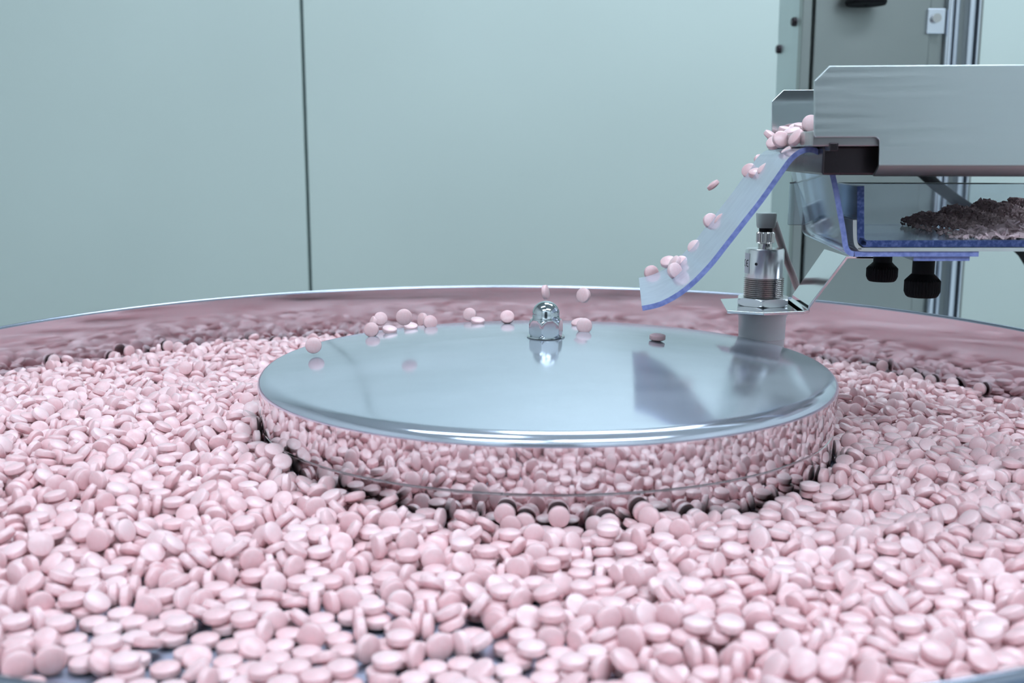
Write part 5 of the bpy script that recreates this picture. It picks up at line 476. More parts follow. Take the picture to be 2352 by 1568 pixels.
0,3005,28019,1,621,141619,0,2822,93500,1,327,156019,0,659,140019,0,2866,77159,0,2876,34419,1,244,186252,0,903,144376,0,2598,74419,0,2736,83480,1,663,167219,1,366,154419,1,498,175219,0,1074,140613,1,832,159219,2,1041,136749,0,2259,80375,0,2744,39219,1,317,202891,1,206,198358,1,721,181911,0,952,158780,0,2312,60019,0,2467,114419,0,2658,99378,0,2939,87182,0,3033,42856,1,2429,124803,0,2920,58419,1,385,180297,0,2317,101410,1,174,162419,1,884,175272,0,2800,63219,1,2391,115816,1,559,187221,0,585,160021,0,1084,156613,0,2351,120769,
0,2526,62894,0,2771,104003,1,747,152071,0,777,153269,0,964,141180,0,2734,83480,1,707,136819,0,1007,149619,0,2494,94474,0,3117,82377,1,505,146419,0,2893,76200,1,2913,101399,1,237,159219,0,275,210214,0,624,211688,1,663,207272,1,461,172344,0,2223,81606,0,3007,85530,1,144,181239,0,865,175272,0,2611,100019,1,421,151219,0,869,128819,1,2285,104072,1,2429,97603,0,2627,71219,1,783,174069,0,913,139697,0,2570,98019,1,422,176819,0,2278,61619,0,2673,69619,0,2991,43999,1,706,213490,0,2680,95219,0,2713,57880,0,3094,21619,0,3124,36869,
1,813,132019,0,2350,75271,1,275,157619,0,306,175365,0,343,181224,0,920,174937,1,640,159032,1,3076,50419,2,177,189619,0,2767,54409,1,207,196526,0,2961,55219,1,693,164019,0,1031,163106,0,2379,83787,0,2832,92103,1,576,184873,0,2635,118017,0,2870,71372,2,359,168424,0,604,185758,0,2740,99364,1,631,178232,0,733,169960,0,823,171664,0,1056,119219,0,2165,84119,1,1101,117619,0,2547,92040,0,2589,72819,0,2780,95373,0,3040,77619,1,274,184819,0,977,124019,0,979,166015,0,1069,163959,0,2243,80320,0,2312,120870,0,2431,97603,1,235,203280,
0,446,202419,0,1106,144819,0,1108,170419,0,2518,93360,1,2833,61619,1,2191,103735,1,389,151219,0,848,145960,1,2371,128807,0,2463,121622,0,3026,52019,1,690,191219,1,2701,111660,1,172,162419,0,485,146419,0,541,170419,0,2806,52999,0,3096,74419,1,186,232559,0,763,133619,0,3020,24819,2,943,151219,0,2606,116119,1,890,183017,0,2287,76814,0,2909,72507,1,2138,83220,1,1014,120819,0,2478,121622,1,229,159219,1,797,174679,0,2695,68019,1,474,173619,0,2903,31219,0,2992,45594,1,2347,115813,0,2725,56066,0,3101,47219,1,769,159219,0,893,127219,
0,2213,107267,0,2411,70405,1,665,164019,0,2214,63219,0,2657,86011,1,436,175219,0,479,200819,0,1051,146420,0,2575,118819,0,2633,59870,1,572,141619,0,902,152819,0,1127,158418,1,799,132019,1,329,154419,0,588,184160,0,3061,42832,0,3099,21619,1,328,196878,0,507,185826,0,1051,172020,0,2776,52809,0,2940,55219,1,301,225601,0,644,138419,0,2983,66394,1,291,156019,0,729,148028,1,300,181619,0,722,173628,0,2227,105667,0,2358,73674,0,2752,98418,0,2834,101868,1,193,177258,0,2501,103219,0,2738,54466,1,223,191460,1,2611,61470,0,2886,77311,
1,356,205619,0,614,156871,0,2308,58419,0,2385,82033,1,2255,87219,0,2866,47490,1,940,183216,0,1014,148019,0,2446,91908,1,858,128819,0,866,170170,0,973,135467,0,1013,173619,0,1089,155659,0,2539,101619,0,3018,94467,1,826,197123,0,2313,101000,0,2710,108965,1,263,183219,0,358,178419,0,3054,57232,1,2254,114419,0,2588,89338,1,405,149619,0,773,191135,1,366,151219,0,2192,80560,1,2440,52019,0,2828,60019,1,1145,141619,1,256,156019,1,536,197619,0,922,140812,1,529,170419,0,830,147867,2,490,218869,0,976,156267,1,169,178119,0,2412,72633,
0,2798,34419,0,3015,50419,1,577,161425,0,2701,39219,0,2760,52804,0,3022,23219,1,745,150418,0,2118,78903,0,2910,47431,1,686,162419,0,772,148816,0,2673,57839,1,2811,95272,1,441,165169,0,2478,107844,0,3087,37240,1,322,169606,0,897,187381,0,2703,81602,1,480,172019,0,828,192203,0,938,140812,0,2161,92019,1,2635,81141,0,2963,53619,1,649,175164,0,800,174437,0,973,177067,0,2225,61619,1,204,176001,0,607,200768,0,2589,136725,0,2607,102828,1,2968,79219,1,1111,135646,1,2671,106227,1,1013,163240,0,2730,89446,1,285,198414,0,713,153529,
0,1052,144819,0,1162,192819,0,2542,116806,1,739,189626,0,2104,104544,0,2278,85619,0,2333,56819,1,1169,165619,0,2317,85583,0,2858,71583,1,597,184768,0,2357,94905,1,285,154419,0,867,152819,0,1033,194732,1,2150,64819,1,1071,170419,0,2463,77308,1,358,193606,0,545,141619,0,2518,85685,0,2579,100041,0,2887,65826,1,866,196918,0,922,186417,0,3058,21619,1,216,210946,0,398,175219,0,2390,80819,0,2784,104359,0,2854,31219,1,254,194444,0,1178,125977,0,3004,61360,0,3060,47219,1,619,138419,0,829,172757,0,2396,106419,0,2786,61619,1,1086,116019,
0,2196,88819,0,2911,72067,1,2438,104819,1,436,189830,1,355,151219,0,2398,133619,1,398,148019,0,447,146419,0,2085,68019,0,2224,105480,0,2942,26419,1,509,168735,0,632,164019,1,1134,167219,0,2778,34419,0,2817,49622,1,526,194335,0,990,136559,1,184,176519,0,321,178419,0,581,140019,0,773,184819,0,2701,85905,0,2748,80056,0,2953,69360,0,3086,36867,1,746,132019,1,2252,77687,0,2833,109132,1,217,171655,0,326,222472,0,1083,143219,0,2554,96333,1,553,184073,1,764,157619,0,2659,66419,0,2989,40400,1,580,167219,0,672,175251,1,318,152819,
0,632,191219,0,1024,144819,0,1198,141779,0,2071,96748,0,2486,113013,0,2935,107745,1,891,169525,0,1138,140019,0,2168,107760,1,2290,73621,1,465,183819,0,2621,71301,1,2121,80610,0,2872,91751,0,3027,21619,1,965,160253,1,826,127219,0,2556,75533,1,678,215049,0,862,169683,0,3046,64600,1,356,176819,0,374,207136,0,2344,125719,1,2229,60019,1,666,154451,1,494,143219,0,834,171318,1,709,159219,0,1061,133479,0,2329,82419,1,265,154419,0,284,180019,0,800,156019,0,807,181619,0,2930,67617,1,1167,171821,0,2835,75262,1,918,174734,0,2062,128470,
0,2369,91699,1,747,181714,0,2159,107760,1,242,208819,0,532,141619,0,2722,107217,0,2799,90058,1,412,173619,0,1070,176900,0,1176,127279,1,511,188518,0,2591,42419,0,2594,85590,0,2994,40480,1,2757,63290,0,2892,55219,1,2412,93670,0,3037,64600,1,638,136819,0,1033,187922,1,610,153959,0,906,139650,0,2507,115383,0,2522,91383,0,2676,76582,0,3061,35582,1,246,181619,0,380,164871,0,1229,135219,1,549,184240,0,1212,164099,0,2041,103288,0,2091,110310,0,2195,84336,0,2807,48880,1,1252,176959,1,229,156019,0,1124,189452,0,2717,63219,1,200,173319,
0,350,149619,0,445,144819,0,971,136479,0,1002,161602,1,2272,74239,0,2303,99439,0,2404,112870,0,2449,65720,0,2473,100089,2,328,193637,0,481,178355,0,1166,127279,0,2305,55219,1,579,138419,0,704,186419,0,738,130419,0,1040,116019,0,2030,85688,0,2110,64819,0,2641,96853,0,2856,56819,1,2565,59599,0,2945,24819,1,1095,155621,0,2143,98795,1,408,146419,0,879,168759,1,765,169819,0,1266,122559,0,2072,66419,1,586,165619,1,447,181340,0,1136,163852,0,2245,85619,0,2636,53306,1,357,196193,0,814,144004,0,946,148019,1,292,152819,0,2944,52019,
0,2973,40068,1,283,195280,0,2333,98827,0,2691,100986,1,311,195277,0,731,180823,0,2380,63307,0,2549,103183,0,2785,32819,0,3026,21619,1,945,173619,0,2751,88913,1,1021,160002,0,2539,71219,1,1189,124822,0,2869,88696,0,2914,43271,1,638,189619,0,642,162419,0,1064,185680,0,3009,68532,1,392,205932,0,854,178419,0,2176,78840,0,2989,38468,1,505,158469,0,695,159219,0,853,151219,0,2788,71171,1,523,202377,1,1059,141619,0,1257,152959,0,2371,115412,0,2619,88885,1,908,199329,1,2836,47239,1,758,204230,0,1293,159439,0,2441,119814,1,521,156869,
0,551,181224,0,699,132019,0,2117,120847,0,2500,72819,0,2712,79592,1,783,173142,0,1117,138419,0,1175,164150,0,2417,92818,1,2210,102419,1,983,172059,1,2173,122420,0,2213,60019,0,2294,99999,1,226,181619,0,1147,126470,0,1239,175276,0,2053,105812,1,2101,82829,0,2517,125619,0,2594,68019,0,3042,44260,1,260,174086,0,371,148019,0,1213,133619,1,465,155931,1,333,149619,0,890,166440,0,986,144819,0,2262,100817,0,2670,64819,1,2865,46580,1,229,154419,0,2285,55219,1,2363,89890,0,2583,95219,1,826,143079,0,1266,193296,0,1973,88295,0,2150,93500,
0,2466,123739,1,475,184731,0,1294,118851,1,270,207610,0,339,175219,0,801,144239,0,2685,107640,0,2899,87099,1,746,173608,0,1093,154439,0,2821,87263,0,2936,24819,1,2095,105229,0,2514,98419,1,377,173619,0,2399,114392,1,1023,143219,0,2026,112559,0,2442,67086,0,2736,49674,0,2763,52658,0,2901,44039,1,356,202419,0,575,164019,0,613,162419,0,924,120819,0,2316,70459,0,2820,56819,1,667,159219,0,922,164818,0,948,163217,0,1076,187955,0,2468,98139,0,3007,20019,0,3007,64080,1,437,182785,1,681,186419,0,720,175208,0,2176,75623,0,2634,39219,
1,406,144819,0,2798,31219,0,2938,63467,1,883,139240,0,2226,85619,0,2973,39079,1,890,200040,0,1154,181729,0,2066,79493,0,2226,111219,0,2349,70690,0,2556,79409,1,806,194910,1,310,204019,0,403,188866,0,1950,90276,1,679,212019,0,1015,170419,0,1062,131217,0,1175,124803,0,1263,150689,1,303,176819,1,506,187462,0,2522,71219,0,2705,80188,1,848,177092,0,2856,71431,1,2635,84442,1,776,141986,1,501,140019,0,1225,148424,0,2768,68658,0,2878,26419,1,1938,112676,0,2663,96662,1,1135,149668,0,1985,133469,0,2618,82842,1,3007,64080,1,244,189550,
0,557,138419,0,761,198058,0,1076,129617,0,2272,99271,0,2592,56006,1,1347,135536,1,971,186131,0,1998,112669,0,2202,58419,0,2529,116618,2,649,178719,0,1111,191219,0,2371,94418,0,2429,108138,1,702,157619,0,2088,107560,0,2127,88819,1,545,181569,0,2487,115222,0,3036,35265,1,278,168759,0,715,202911,0,1907,100019,0,2730,76387,1,974,158931,0,2606,127219,1,424,187720,0,464,168859,0,637,133619,0,2251,99275,1,595,135219,0,817,140871,0,997,128503,0,1304,137099,0,2794,64710,0,2956,21619,1,1033,158420,0,1246,172110,0,2591,101619,1,1374,138736,
0,1915,72819,1,349,173619,0,786,153186,0,816,196348,0,1377,98419,0,1866,91210,0,1963,86415,0,2286,97671,1,383,205431,0,872,142207,0,939,162399,0,1263,103219,0,2154,104071,1,887,170890,0,904,134866,1,746,168809,0,1265,130419,0,1314,159499,0,2039,93619,0,2917,23219,0,2932,67480,1,588,162419,0,1100,138419,0,1102,164019,0,1192,133619,0,2553,122094,1,496,204159,0,2314,91700,0,2730,32819,0,2994,20019,1,1160,108019,0,1881,132178,0,2387,87859,1,309,166415,0,386,162026,0,2452,89665,1,616,177408,0,1062,156070,1,589,206799,0,1030,114419,
0,1166,153950,0,2737,89187,0,2815,43949,1,358,216439,1,851,196540,0,911,189178,0,1404,158901,0,2180,74469,1,1407,111576,0,2224,93150,0,2659,52873,1,414,143219,1,2353,96842,0,2506,91929,0,2776,90620,1,259,151219,0,681,172241,0,1972,84815,0,2696,60010,0,2852,68108,0,2857,39308,1,526,165619,0,633,180609,0,840,149619,0,1142,179520,0,1227,121614,0,2063,117619,0,2767,31219,0,2884,60323,1,2004,110413,0,2075,90419,0,2634,54879,0,2697,92010,1,1063,180070,0,1839,91640,1,2173,118167,0,2243,55219,0,2465,83265,0,2559,85079,1,412,187266,
0,1469,137199,0,2413,91851,1,261,178419,0,329,207295,0,1916,114989,1,317,164815,0,469,189944,0,1345,162699,0,2588,56006,1,464,141619,0,1001,173456,0,1845,137096,0,2619,54879,1,564,154040,0,722,156019,0,759,127219,0,1444,93619,0,3015,59345,1,664,147599,0,1878,100019,1,787,178419,0,968,143219,0,2532,84822,0,2979,63722,1,1287,118406,1,1225,184974,0,1955,114312,0,2116,106117,1,2335,66783,0,2765,56819,1,285,202419,0,1802,76019,0,2272,98279,0,2960,64239,1,1422,129017,0,1755,148802,0,1802,120076,0,1990,144671,0,2932,48819,1,930,144819,
0,931,172019,1,356,163218,0,1040,157485,0,1449,162235,0,2090,135538,0,2415,71051,1,806,151219,0,1202,159260,0,1356,124019,0,1539,145720,0,2688,47210,1,600,133619,0,1001,131399,0,2808,77606,1,436,178125,0,1247,103219,0,1486,92019,0,1776,94719,0,1873,151543,0,2375,62932,1,1080,157057,0,1164,163321,0,1421,174100,0,1893,72819,0,2637,84424,1,871,171663,0,1249,145665,0,1503,117619,0,2023,92019,0,2304,71157,1,498,138419,0,824,176819,0,1388,140282,0,2148,87219,0,2207,56819,0,2438,118452,1,503,181390,0,1125,165538,1,614,204079,0,742,178821,
0,1325,143199,0,1748,79219,0,1749,106419,0,1937,134756,0,2258,98239,0,2840,43640,0,2904,23219,1,1964,161336,0,2481,86518,1,369,161617,0,2727,58419,1,472,204303,0,2343,101247,0,2996,18419,1,286,149619,0,408,162163,1,637,132019,0,1560,115415,0,2226,101048,0,2382,101658,0,2723,85619,1,588,180327,0,1523,88819,0,1710,80819,0,1711,108019,0,1911,135444,0,2148,129999,0,2597,100048,0,2668,80353,1,1672,99218,1,288,175219,0,1290,170168,2,694,156019,0,896,186897,0,1628,138419,0,1629,111219,0,2908,64789,1,995,184995,0,1312,117599,0,1359,168012,
0,2094,98214,0,2185,84019,0,2452,88010,1,536,164019,0,624,159219,0,691,197770,0,975,132805,0,1627,84019,1,773,195878,0,1452,108423,0,2063,63219,0,2411,59851,0,2503,86426,0,2574,72266,1,565,181848,0,838,149619,0,1704,133619,0,2542,97866,1,1162,123560,0,2793,55219,0,2869,43465,1,664,170356,0,1588,85619,0,2783,100087,0,2834,43640,1,2343,85247,1,469,167219,0,1029,147988,0,2067,107559,1,328,146419,0,537,206839,0,634,201621,0,1232,120560,0,1469,126023,0,2556,85066,1,329,173619,0,433,158468,0,462,140019,0,1772,143693,0,1851,117399,
0,1890,111507,1,1093,146781,0,1987,122053,1,873,120819,0,1192,176800,0,2541,40819,0,2692,49607,0,2761,72837,1,1267,175124,0,2238,72240,0,2628,74245,1,387,143219,0,1481,146823,0,2291,94969,0,2944,75698,1,1406,137667,0,2040,107054,1,950,160278,0,1230,167467,0,1585,112819,1,1129,125080,0,1959,113481,1,1335,113620,0,1527,116019,0,1742,124470,0,1799,101619,0,1932,95219,0,2369,133463,0,2980,35839,1,815,209015,0,849,178779,0,1099,169181,0,2419,104611,1,801,168676,0,932,160199,0,1371,122419,1,457,209800,0,587,133619,0,904,160373,0,2015,123086,
1,377,197649,0,711,171214,0,722,127219,0,1162,159552,0,1433,146419,0,1837,103038,0,2379,91360,1,735,200927,0,1887,130667,0,2122,123814,1,2523,83763,1,497,210285,0,658,184715,0,1267,127219,0,2129,76868,1,294,164813,0,1584,155268,0,1988,104453,0,2888,23219,1,507,164019,0,548,152017,0,599,176120,0,770,170126,0,994,140019,0,1298,142095,0,2207,72071,0,2596,67908,1,1023,179622,0,2457,71219,0,2466,113943,0,2741,109218,1,1060,165413,0,1126,188289,0,1488,107498,0,1621,101120,0,2669,115970,1,1680,122330,0,2704,89055,0,2817,43215,1,363,160790,
0,963,116019,0,1649,99271,1,1924,122419,0,1927,149619,0,2160,111219,0,2887,65607,1,645,130419,0,1193,120073,0,1319,168957,0,1722,92051,0,2268,72313,1,759,144526,0,1427,119219,0,2245,97602,0,2763,28019,1,420,158840,0,1551,129616,0,1611,143061,0,2654,76821,1,1164,120571,0,2484,84866,0,2601,98308,1,719,169614,0,2336,76019,0,2561,81610,0,2649,34419,1,2049,63219,0,2782,70411,1,689,171799,0,1401,164276,0,2232,53619,0,2753,72439,0,2849,68129,0,2852,24819,1,863,158655,0,2186,99309,0,2335,119369,0,2926,58292,1,351,197607,0,1239,195964,
0,1815,91215,1,560,179140,1,1512,88819,1,1042,130267,0,1263,157545,0,1845,146812,0,2499,84866,1,1126,133619,0,2057,120936,1,457,153106,0,1097,175665,0,1883,151185,1,525,190175,0,2962,35360,1,485,193988,0,633,184813,0,1764,130419,0,2018,99612,1,308,146419,0,385,158457,0,1239,135486,0,1457,137384,0,1722,129105,0,1764,103219,0,2120,92315,0,2373,74419,1,463,201952,0,825,148019,0,922,185185,0,958,160369,0,1186,179612,0,1214,145919,0,1961,159537,0,2086,60019,1,826,175219,0,1026,147906,1,2295,50419,0,2441,90836,0,2533,118487,1,748,193847,
0,1346,137173,0,2379,104702,0,2524,58940,1,336,161718,0,499,153800,0,589,159219,0,724,142412,0,1801,133352,1,317,189079,0,1148,174483,0,1572,112819,0,2210,90752,0,2315,93519,0,2830,42271,0,2912,42290,1,826,200819,0,1385,120819,0,1955,120819,0,2371,130302,2,883,186782,0,1060,183910,0,2431,44019,0,2669,49614,1,668,156019,0,1565,138419,0,1830,118097,0,1995,127314,1,547,207150,0,573,133619,0,995,174724,0,1420,160101,0,2804,96519,1,416,157080,0,433,203969,0,1523,141619,0,1670,106419,0,2728,75873,0,2870,40017,1,1104,185265,0,1187,160412,
0,1700,79219,1,787,149619,0,787,189491,0,1378,148019,0,1722,148305,0,2249,94775,1,1673,149769,0,2289,96686,0,2572,80108,1,627,165613,0,1226,180384,0,2594,52958,0,2633,114419,0,2798,53619,1,755,141039,0,1306,157462,0,1358,175181,0,1494,106199,0,2089,103658,0,2632,87219,1,680,198480,0,2027,91612,1,536,146227,0,1020,190210,0,1643,127076,1,1281,125619,0,1531,112819,0,1911,122419,0,2476,95391,1,859,138352,0,1596,126255,0,2697,96673,1,364,162354,0,1189,138012,0,2144,100872,0,2209,100352,1,496,210989,0,1138,148802,0,2144,56819,0,2539,82209,
0,2632,60019,1,1429,108822,0,2713,75873,1,705,160632,0,887,201182,0,2182,68212,1,466,175007,0,1056,190310,0,1479,106199,1,1404,108821,0,1447,171697,0,2761,53619,0,2766,80819,1,1627,125476,0,2112,102058,0,2335,136462,1,1058,143213,0,1775,140579,0,2422,92206,0,2435,113006,1,391,196091,0,2199,122752,0,2891,75930,0,2943,45619,1,923,180425,0,1741,118777,0,2342,112462,1,620,205613,0,639,128819,0,1250,193454,0,1841,121297,0,2349,86862,1,330,160003,0,565,184426,0,1228,137967,0,1267,154346,0,1703,122608,0,1792,91911,1,740,187624,0,1881,130031,
1,503,162419,0,854,183489,0,1454,149297,0,2597,106404,0,2655,103983,1,460,155807,0,2057,130017,1,949,160303,0,987,165782,0,1129,188147,1,979,202507,0,1901,95219,0,2853,40639,1,351,199645,0,430,197368,0,2019,77215,0,2822,65180,1,815,148019,0,845,162689,0,1041,124050,0,2506,66419,1,604,159213,0,2445,73901,0,2877,39119,1,1160,174375,0,1341,138773,0,1610,82419,1,383,158416,0,527,185056,0,1096,149220,0,1562,111219,0,1982,123541,0,2274,90782,1,2129,129232,0,2378,86783,0,2588,51600,1,1502,104015,1,608,188013,0,651,168810,0,685,173073,
0,1081,182700,0,1690,111408,0,1959,136344,0,2168,90314,0,2693,50273,0,2927,72819,1,771,175219,0,1614,125679,0,1998,109141,0,2277,138204,0,2313,74419,1,412,156870,0,810,190810,0,1557,138419,1,1422,146396,0,2410,122473,0,2673,86533,1,566,149189,0,1395,140075,0,1919,132582,1,685,125619,0,1013,155277,0,1128,132019,0,1949,92019,0,2560,100973,1,882,136793,0,914,196384,0,1287,175659,1,574,217222,0,2308,112543,1,1524,102412,0,1662,143105,0,2727,28019,0,2798,69559,1,1219,145967,0,1655,106419,0,1784,130939,0,1814,92624,0,2401,63325,1,438,138419,
0,1749,94053,0,2209,99616,0,2753,97108,0,2915,45619,1,528,133619,0,2636,92046,1,1186,199319,0,2477,100178,1,347,141619,0,921,135314,0,1768,97253,0,2473,66419,1,840,226052,0,1367,155497,0,2258,50419,0,2723,98723,1,1862,95420,0,2621,79246,1,475,179208,0,1414,104455,0,1722,140372,0,2160,101514,0,2745,53619,1,1180,156019,0,1225,189941,0,1258,139328,1,715,172377,0,2073,109981,0,2848,39279,1,337,186520,0,881,191407,0,1061,160681,0,1166,130419,1,543,177775,0,1039,194063,0,2037,61619,0,2100,96270,0,2874,91578,1,778,212293,1,1901,85280,
0,2788,67959,1,437,164019,0,474,135219,0,1590,135142,0,2533,63107,1,393,179950,0,1340,110405,0,2245,84177,0,2435,84880,1,629,154419,0,1001,189195,0,1107,187691,0,1375,139497,0,1938,141353,0,2079,132381,0,2348,100019,1,743,195457,0,968,173619,0,1314,139517,0,1828,126974,0,2574,74104,1,861,188208,0,1868,125696,1,1501,148285,0,1525,159761,0,2122,136851,0,2272,117113,0,2680,68253,1,364,184439,0,434,191219,0,2527,85507,1,633,198740,0,838,189808,0,1147,173443,1,436,221537,0,824,173808,0,1097,149136,0,1217,144408,0,2148,101514,1,670,143191,
0,806,164208,0,1469,130685,0,2007,88819,0,2036,109935,1,750,149619,0,1677,121609,0,2506,58766,1,575,174408,0,894,131220,0,961,129640,0,1976,107839,1,1489,133885,0,1636,120869,0,1756,122753,0,2606,106673,0,2709,72078,0,2824,48819,1,494,193416,0,1444,158476,0,2284,94713,0,2565,99704,1,511,154309,0,1297,139639,0,1553,111219,0,2183,80427,0,2394,80953,1,1598,162342,1,2839,90449,1,604,165197,0,768,175219,0,921,164131,0,1025,150962,0,1253,167472,0,2311,90024,1,407,138419,0,931,188131,0,2426,114675,0,2608,60019,0,2644,84971,1,1903,117869,
0,1932,81718,0,2902,79206,1,462,179216,1,650,169539,0,1443,116019,0,2043,129135,0,2331,128938,1,369,140019,0,1963,107839,1,1184,175504,0,2497,98425,0,2770,69134,1,791,216093,0,1794,125619,0,2379,90553,1,445,136819,0,542,147869,0,1375,110546,0,1400,134518,0,2126,111051,1,1491,173950,0,1746,88770,1,1146,173443,0,1416,132918,0,1754,135553,0,2733,43799,1,696,195359,0,1563,141461,0,2436,68019,1,1341,150704,0,2475,66419,1,1083,170512,0,1210,116958,0,1238,117646,0,1856,84877,1,532,199069,0,1349,125104,0,1661,160623,1,884,165908,0,1273,133093,
0,1697,90774,0,2219,104819,1,427,181280,0,541,175069,0,729,159192,0,1069,124380,0,1625,138306,0,1715,123369,0,2808,82145,1,2254,113913,1,2159,110261,0,2874,77854,1,396,183000,0,725,192792,0,966,199189,0,1021,197977,0,2094,100871,0,2264,83513,1,591,173279,0,2006,122375,0,2447,110467,0,2550,61619,1,696,124019,1,1001,136819,0,1117,149712,0,1948,131715,1,478,150414,0,575,173279,0,874,210405,0,974,155752,0,1002,178773,1,668,176703,0,1466,131212,0,2363,118088,0,2697,85712,1,691,151219,0,1059,170551,0,1417,172306,0,2050,153057,0,2075,129915,
0,2413,93753,0,2665,76207,1,1832,130614,0,2298,106873,1,845,160074,0,2739,85897,1,373,183280,0,1214,154747,0,1378,164203,0,1678,120835,1,1166,134529,0,1245,175328,1,660,207220,0,810,179822,0,2336,98419,0,2511,80015,1,818,134475,0,1508,127540,0,2614,92096,1,1034,123628,0,1311,122502,0,1603,127244,0,1909,77941,0,2381,121288,0,2750,106697,0,2776,50419,1,804,210145,0,2549,98136,0,2845,39935,1,626,180019,0,940,154825,0,1116,170512,0,1882,107835,0,2293,61610,1,904,177222,1,464,195979,0,520,149439,0,2470,89031,0,2603,48320,0,2646,46411,
1,394,138419,0,488,150414,0,1546,109619,1,761,189183,0,842,216466,0,1066,196151,0,1917,100341,0,2188,106420,1,1752,116880,1,631,152819,0,1273,141093,0,1312,148102,0,2697,48450,1,1538,143420,1,430,180039,0,558,130419,0,2863,35222,1,1412,134767,0,1723,117199,0,2047,120936,0,2487,124455,1,1028,176256,0,1443,131679,0,1779,115277,0,2116,98670,1,459,152679,0,754,147980,0,1963,107544,1,914,193222,0,1088,135296,0,1175,116808,0,1659,141336,1,1511,168426,0,1800,145212,1,950,167665,0,1105,178512,0,1367,117619,0,1924,121141,0,1982,96305,0,2230,111741,
1,1234,140816,0,1295,180219,1,1843,84816,0,2240,62816,1,429,135219,0,695,189419,0,1358,161614,0,2345,132351,0,2579,73113,1,498,175943,0,555,172170,0,781,164765,0,869,168819,0,2010,142416,0,2361,86738,0,2430,57228,1,1572,124529,1,718,165181,0,1461,173702,0,1467,129081,0,2057,161649,0,2469,54771,0,2804,21619,1,415,179919,0,1594,91703,0,1863,118139,0,2816,64040,0,2862,79270,1,604,171679,0,2153,107976,1,867,194419,1,2532,46905,1,397,181680,0,1206,115559,0,2618,73610,1,588,171679,0,1150,126873,0,1699,101619,0,1710,147833,0,1925,141941,
0,2456,99871,0,2656,49310,1,648,172581,0,813,187202,0,1002,178359,0,2279,61610,0,2695,43650,1,2324,71219,0,2397,89211,0,2505,75481,1,1134,136473,0,1178,116808,0,2083,112741,1,1010,133619,0,1205,165588,0,1490,129081,0,1624,135101,0,2203,67264,0,2288,100257,0,2731,73986,1,528,150277,0,1280,133257,0,2751,67586,1,926,197982,0,2247,103742,1,982,199075,0,1257,181066,0,1523,128487,0,1662,104671,0,1890,108818,0,2016,129616,0,2116,129051,1,2007,85619,1,521,194220,0,660,190180,0,739,190018,0,1383,146574,0,1412,170583,0,1751,87509,1,596,127219,
0,1042,165663,0,2429,116289,0,2592,115968,1,1955,106080,0,2549,82775,1,1830,136811,0,2637,100500,1,2045,112010,0,2423,89089,1,1080,173432,0,2531,120746,1,751,207618,0,1116,169647,0,1550,165527,1,1047,191263,0,1628,109501,0,1685,152289,0,2293,122657,0,2581,96768,1,448,160819,0,1169,175009,0,1244,141607,0,1428,127581,1,449,188019,0,804,143219,0,2182,96350,1,559,145609,0,735,146419,0,977,160813,0,1875,141589,0,2330,96819,1,951,179472,0,1834,84818,0,1924,157941,0,1976,134016,1,897,187803,0,1105,125688,0,1594,139884,0,2841,45619,1,1752,106709,
0,2800,38520,1,1312,160429,0,2356,58589,0,2402,59414,0,2656,72343,0,2839,87210,2,418,152759,0,1793,122419,1,840,176858,1,1864,159189,0,1907,107203,0,1948,106040,0,2485,79571,1,486,159219,0,813,187357,0,2112,92336,0,2223,64750,1,487,184819,0,570,188218,0,879,157719,0,1457,145068,0,1871,82519,1,780,172019,1,1230,112839,0,2719,65843,1,526,170091,0,850,202458,0,2134,121818,0,2456,64819,1,626,181298,0,1024,176759,0,1516,109619,0,1575,123760,0,2166,113987,0,2261,93020,0,2514,59583,1,661,143313,0,710,167113,0,786,197619,0,2036,134311,
0,2579,58419,1,1161,143391,0,1341,145257,0,1645,157409,1,1289,111319,0,1511,151229,1,2680,53619,1,524,144491,0,1263,164820,0,1703,127219,1,590,152819,0,1199,142057,1,2187,64464,0,2611,84019,1,1086,168170,0,1125,146809,0,1732,137404,1,1009,151159,0,1131,175609,0,1403,138470,0,2274,83420,1,938,136819,0,1541,150256,0,2555,97144,1,997,194298,0,1441,159428,0,2217,102609,0,2391,109014,0,2447,101334,1,1672,136471,0,1813,121537,0,2746,67275,0,2820,84010,1,2156,66025,1,451,133619,0,695,167113,0,1847,109668,0,2001,112505,0,2776,74419,1,2420,56831,
2,1274,163220,0,1766,113640,0,2081,108019,1,553,144072,0,630,151219,0,684,187913,0,746,180257,0,1048,174578,0,2815,60010,1,887,208546,0,924,164019,1,766,216757,0,1932,106239,0,2365,85961,0,2498,108130,1,1362,153056,0,1483,124251,0,1609,114779,0,2117,72132,0,2347,85239,0,2379,40819,1,459,171660,0,1226,152942,0,1481,164139,0,1900,90419,1,901,189346,0,989,150920,0,1892,122456,1,822,193518,0,1561,106419,0,1811,79091,0,2412,74431,1,1305,134018,0,1763,69619,1,657,169249,0,863,167219,0,953,180373,1,1968,90828,0,2304,109326,0,2558,109944,
1,1174,177134,0,1321,173269,0,1600,149900,0,1639,136819,0,2319,69389,0,2708,62632,1,1097,128819,0,2249,90480,1,975,207396,0,2042,125178,0,2634,45399,1,2139,109732,2,579,168990,0,1152,142406,0,1567,148869,0,2530,102003,0,2675,69950,1,2476,78559,1,495,191019,0,1705,152819,0,2448,88453,1,493,157619,0,521,128819,0,538,177070,0,724,192714,0,778,161030,0,1423,102919,0,1530,123800,0,2017,84019,0,2282,58735,1,1389,158584,0,2505,74451,1,1062,154588,0,2163,124291,1,1089,174094,0,1334,127659,1,934,207152,1,1286,207220,1,477,130419,0,608,188371,
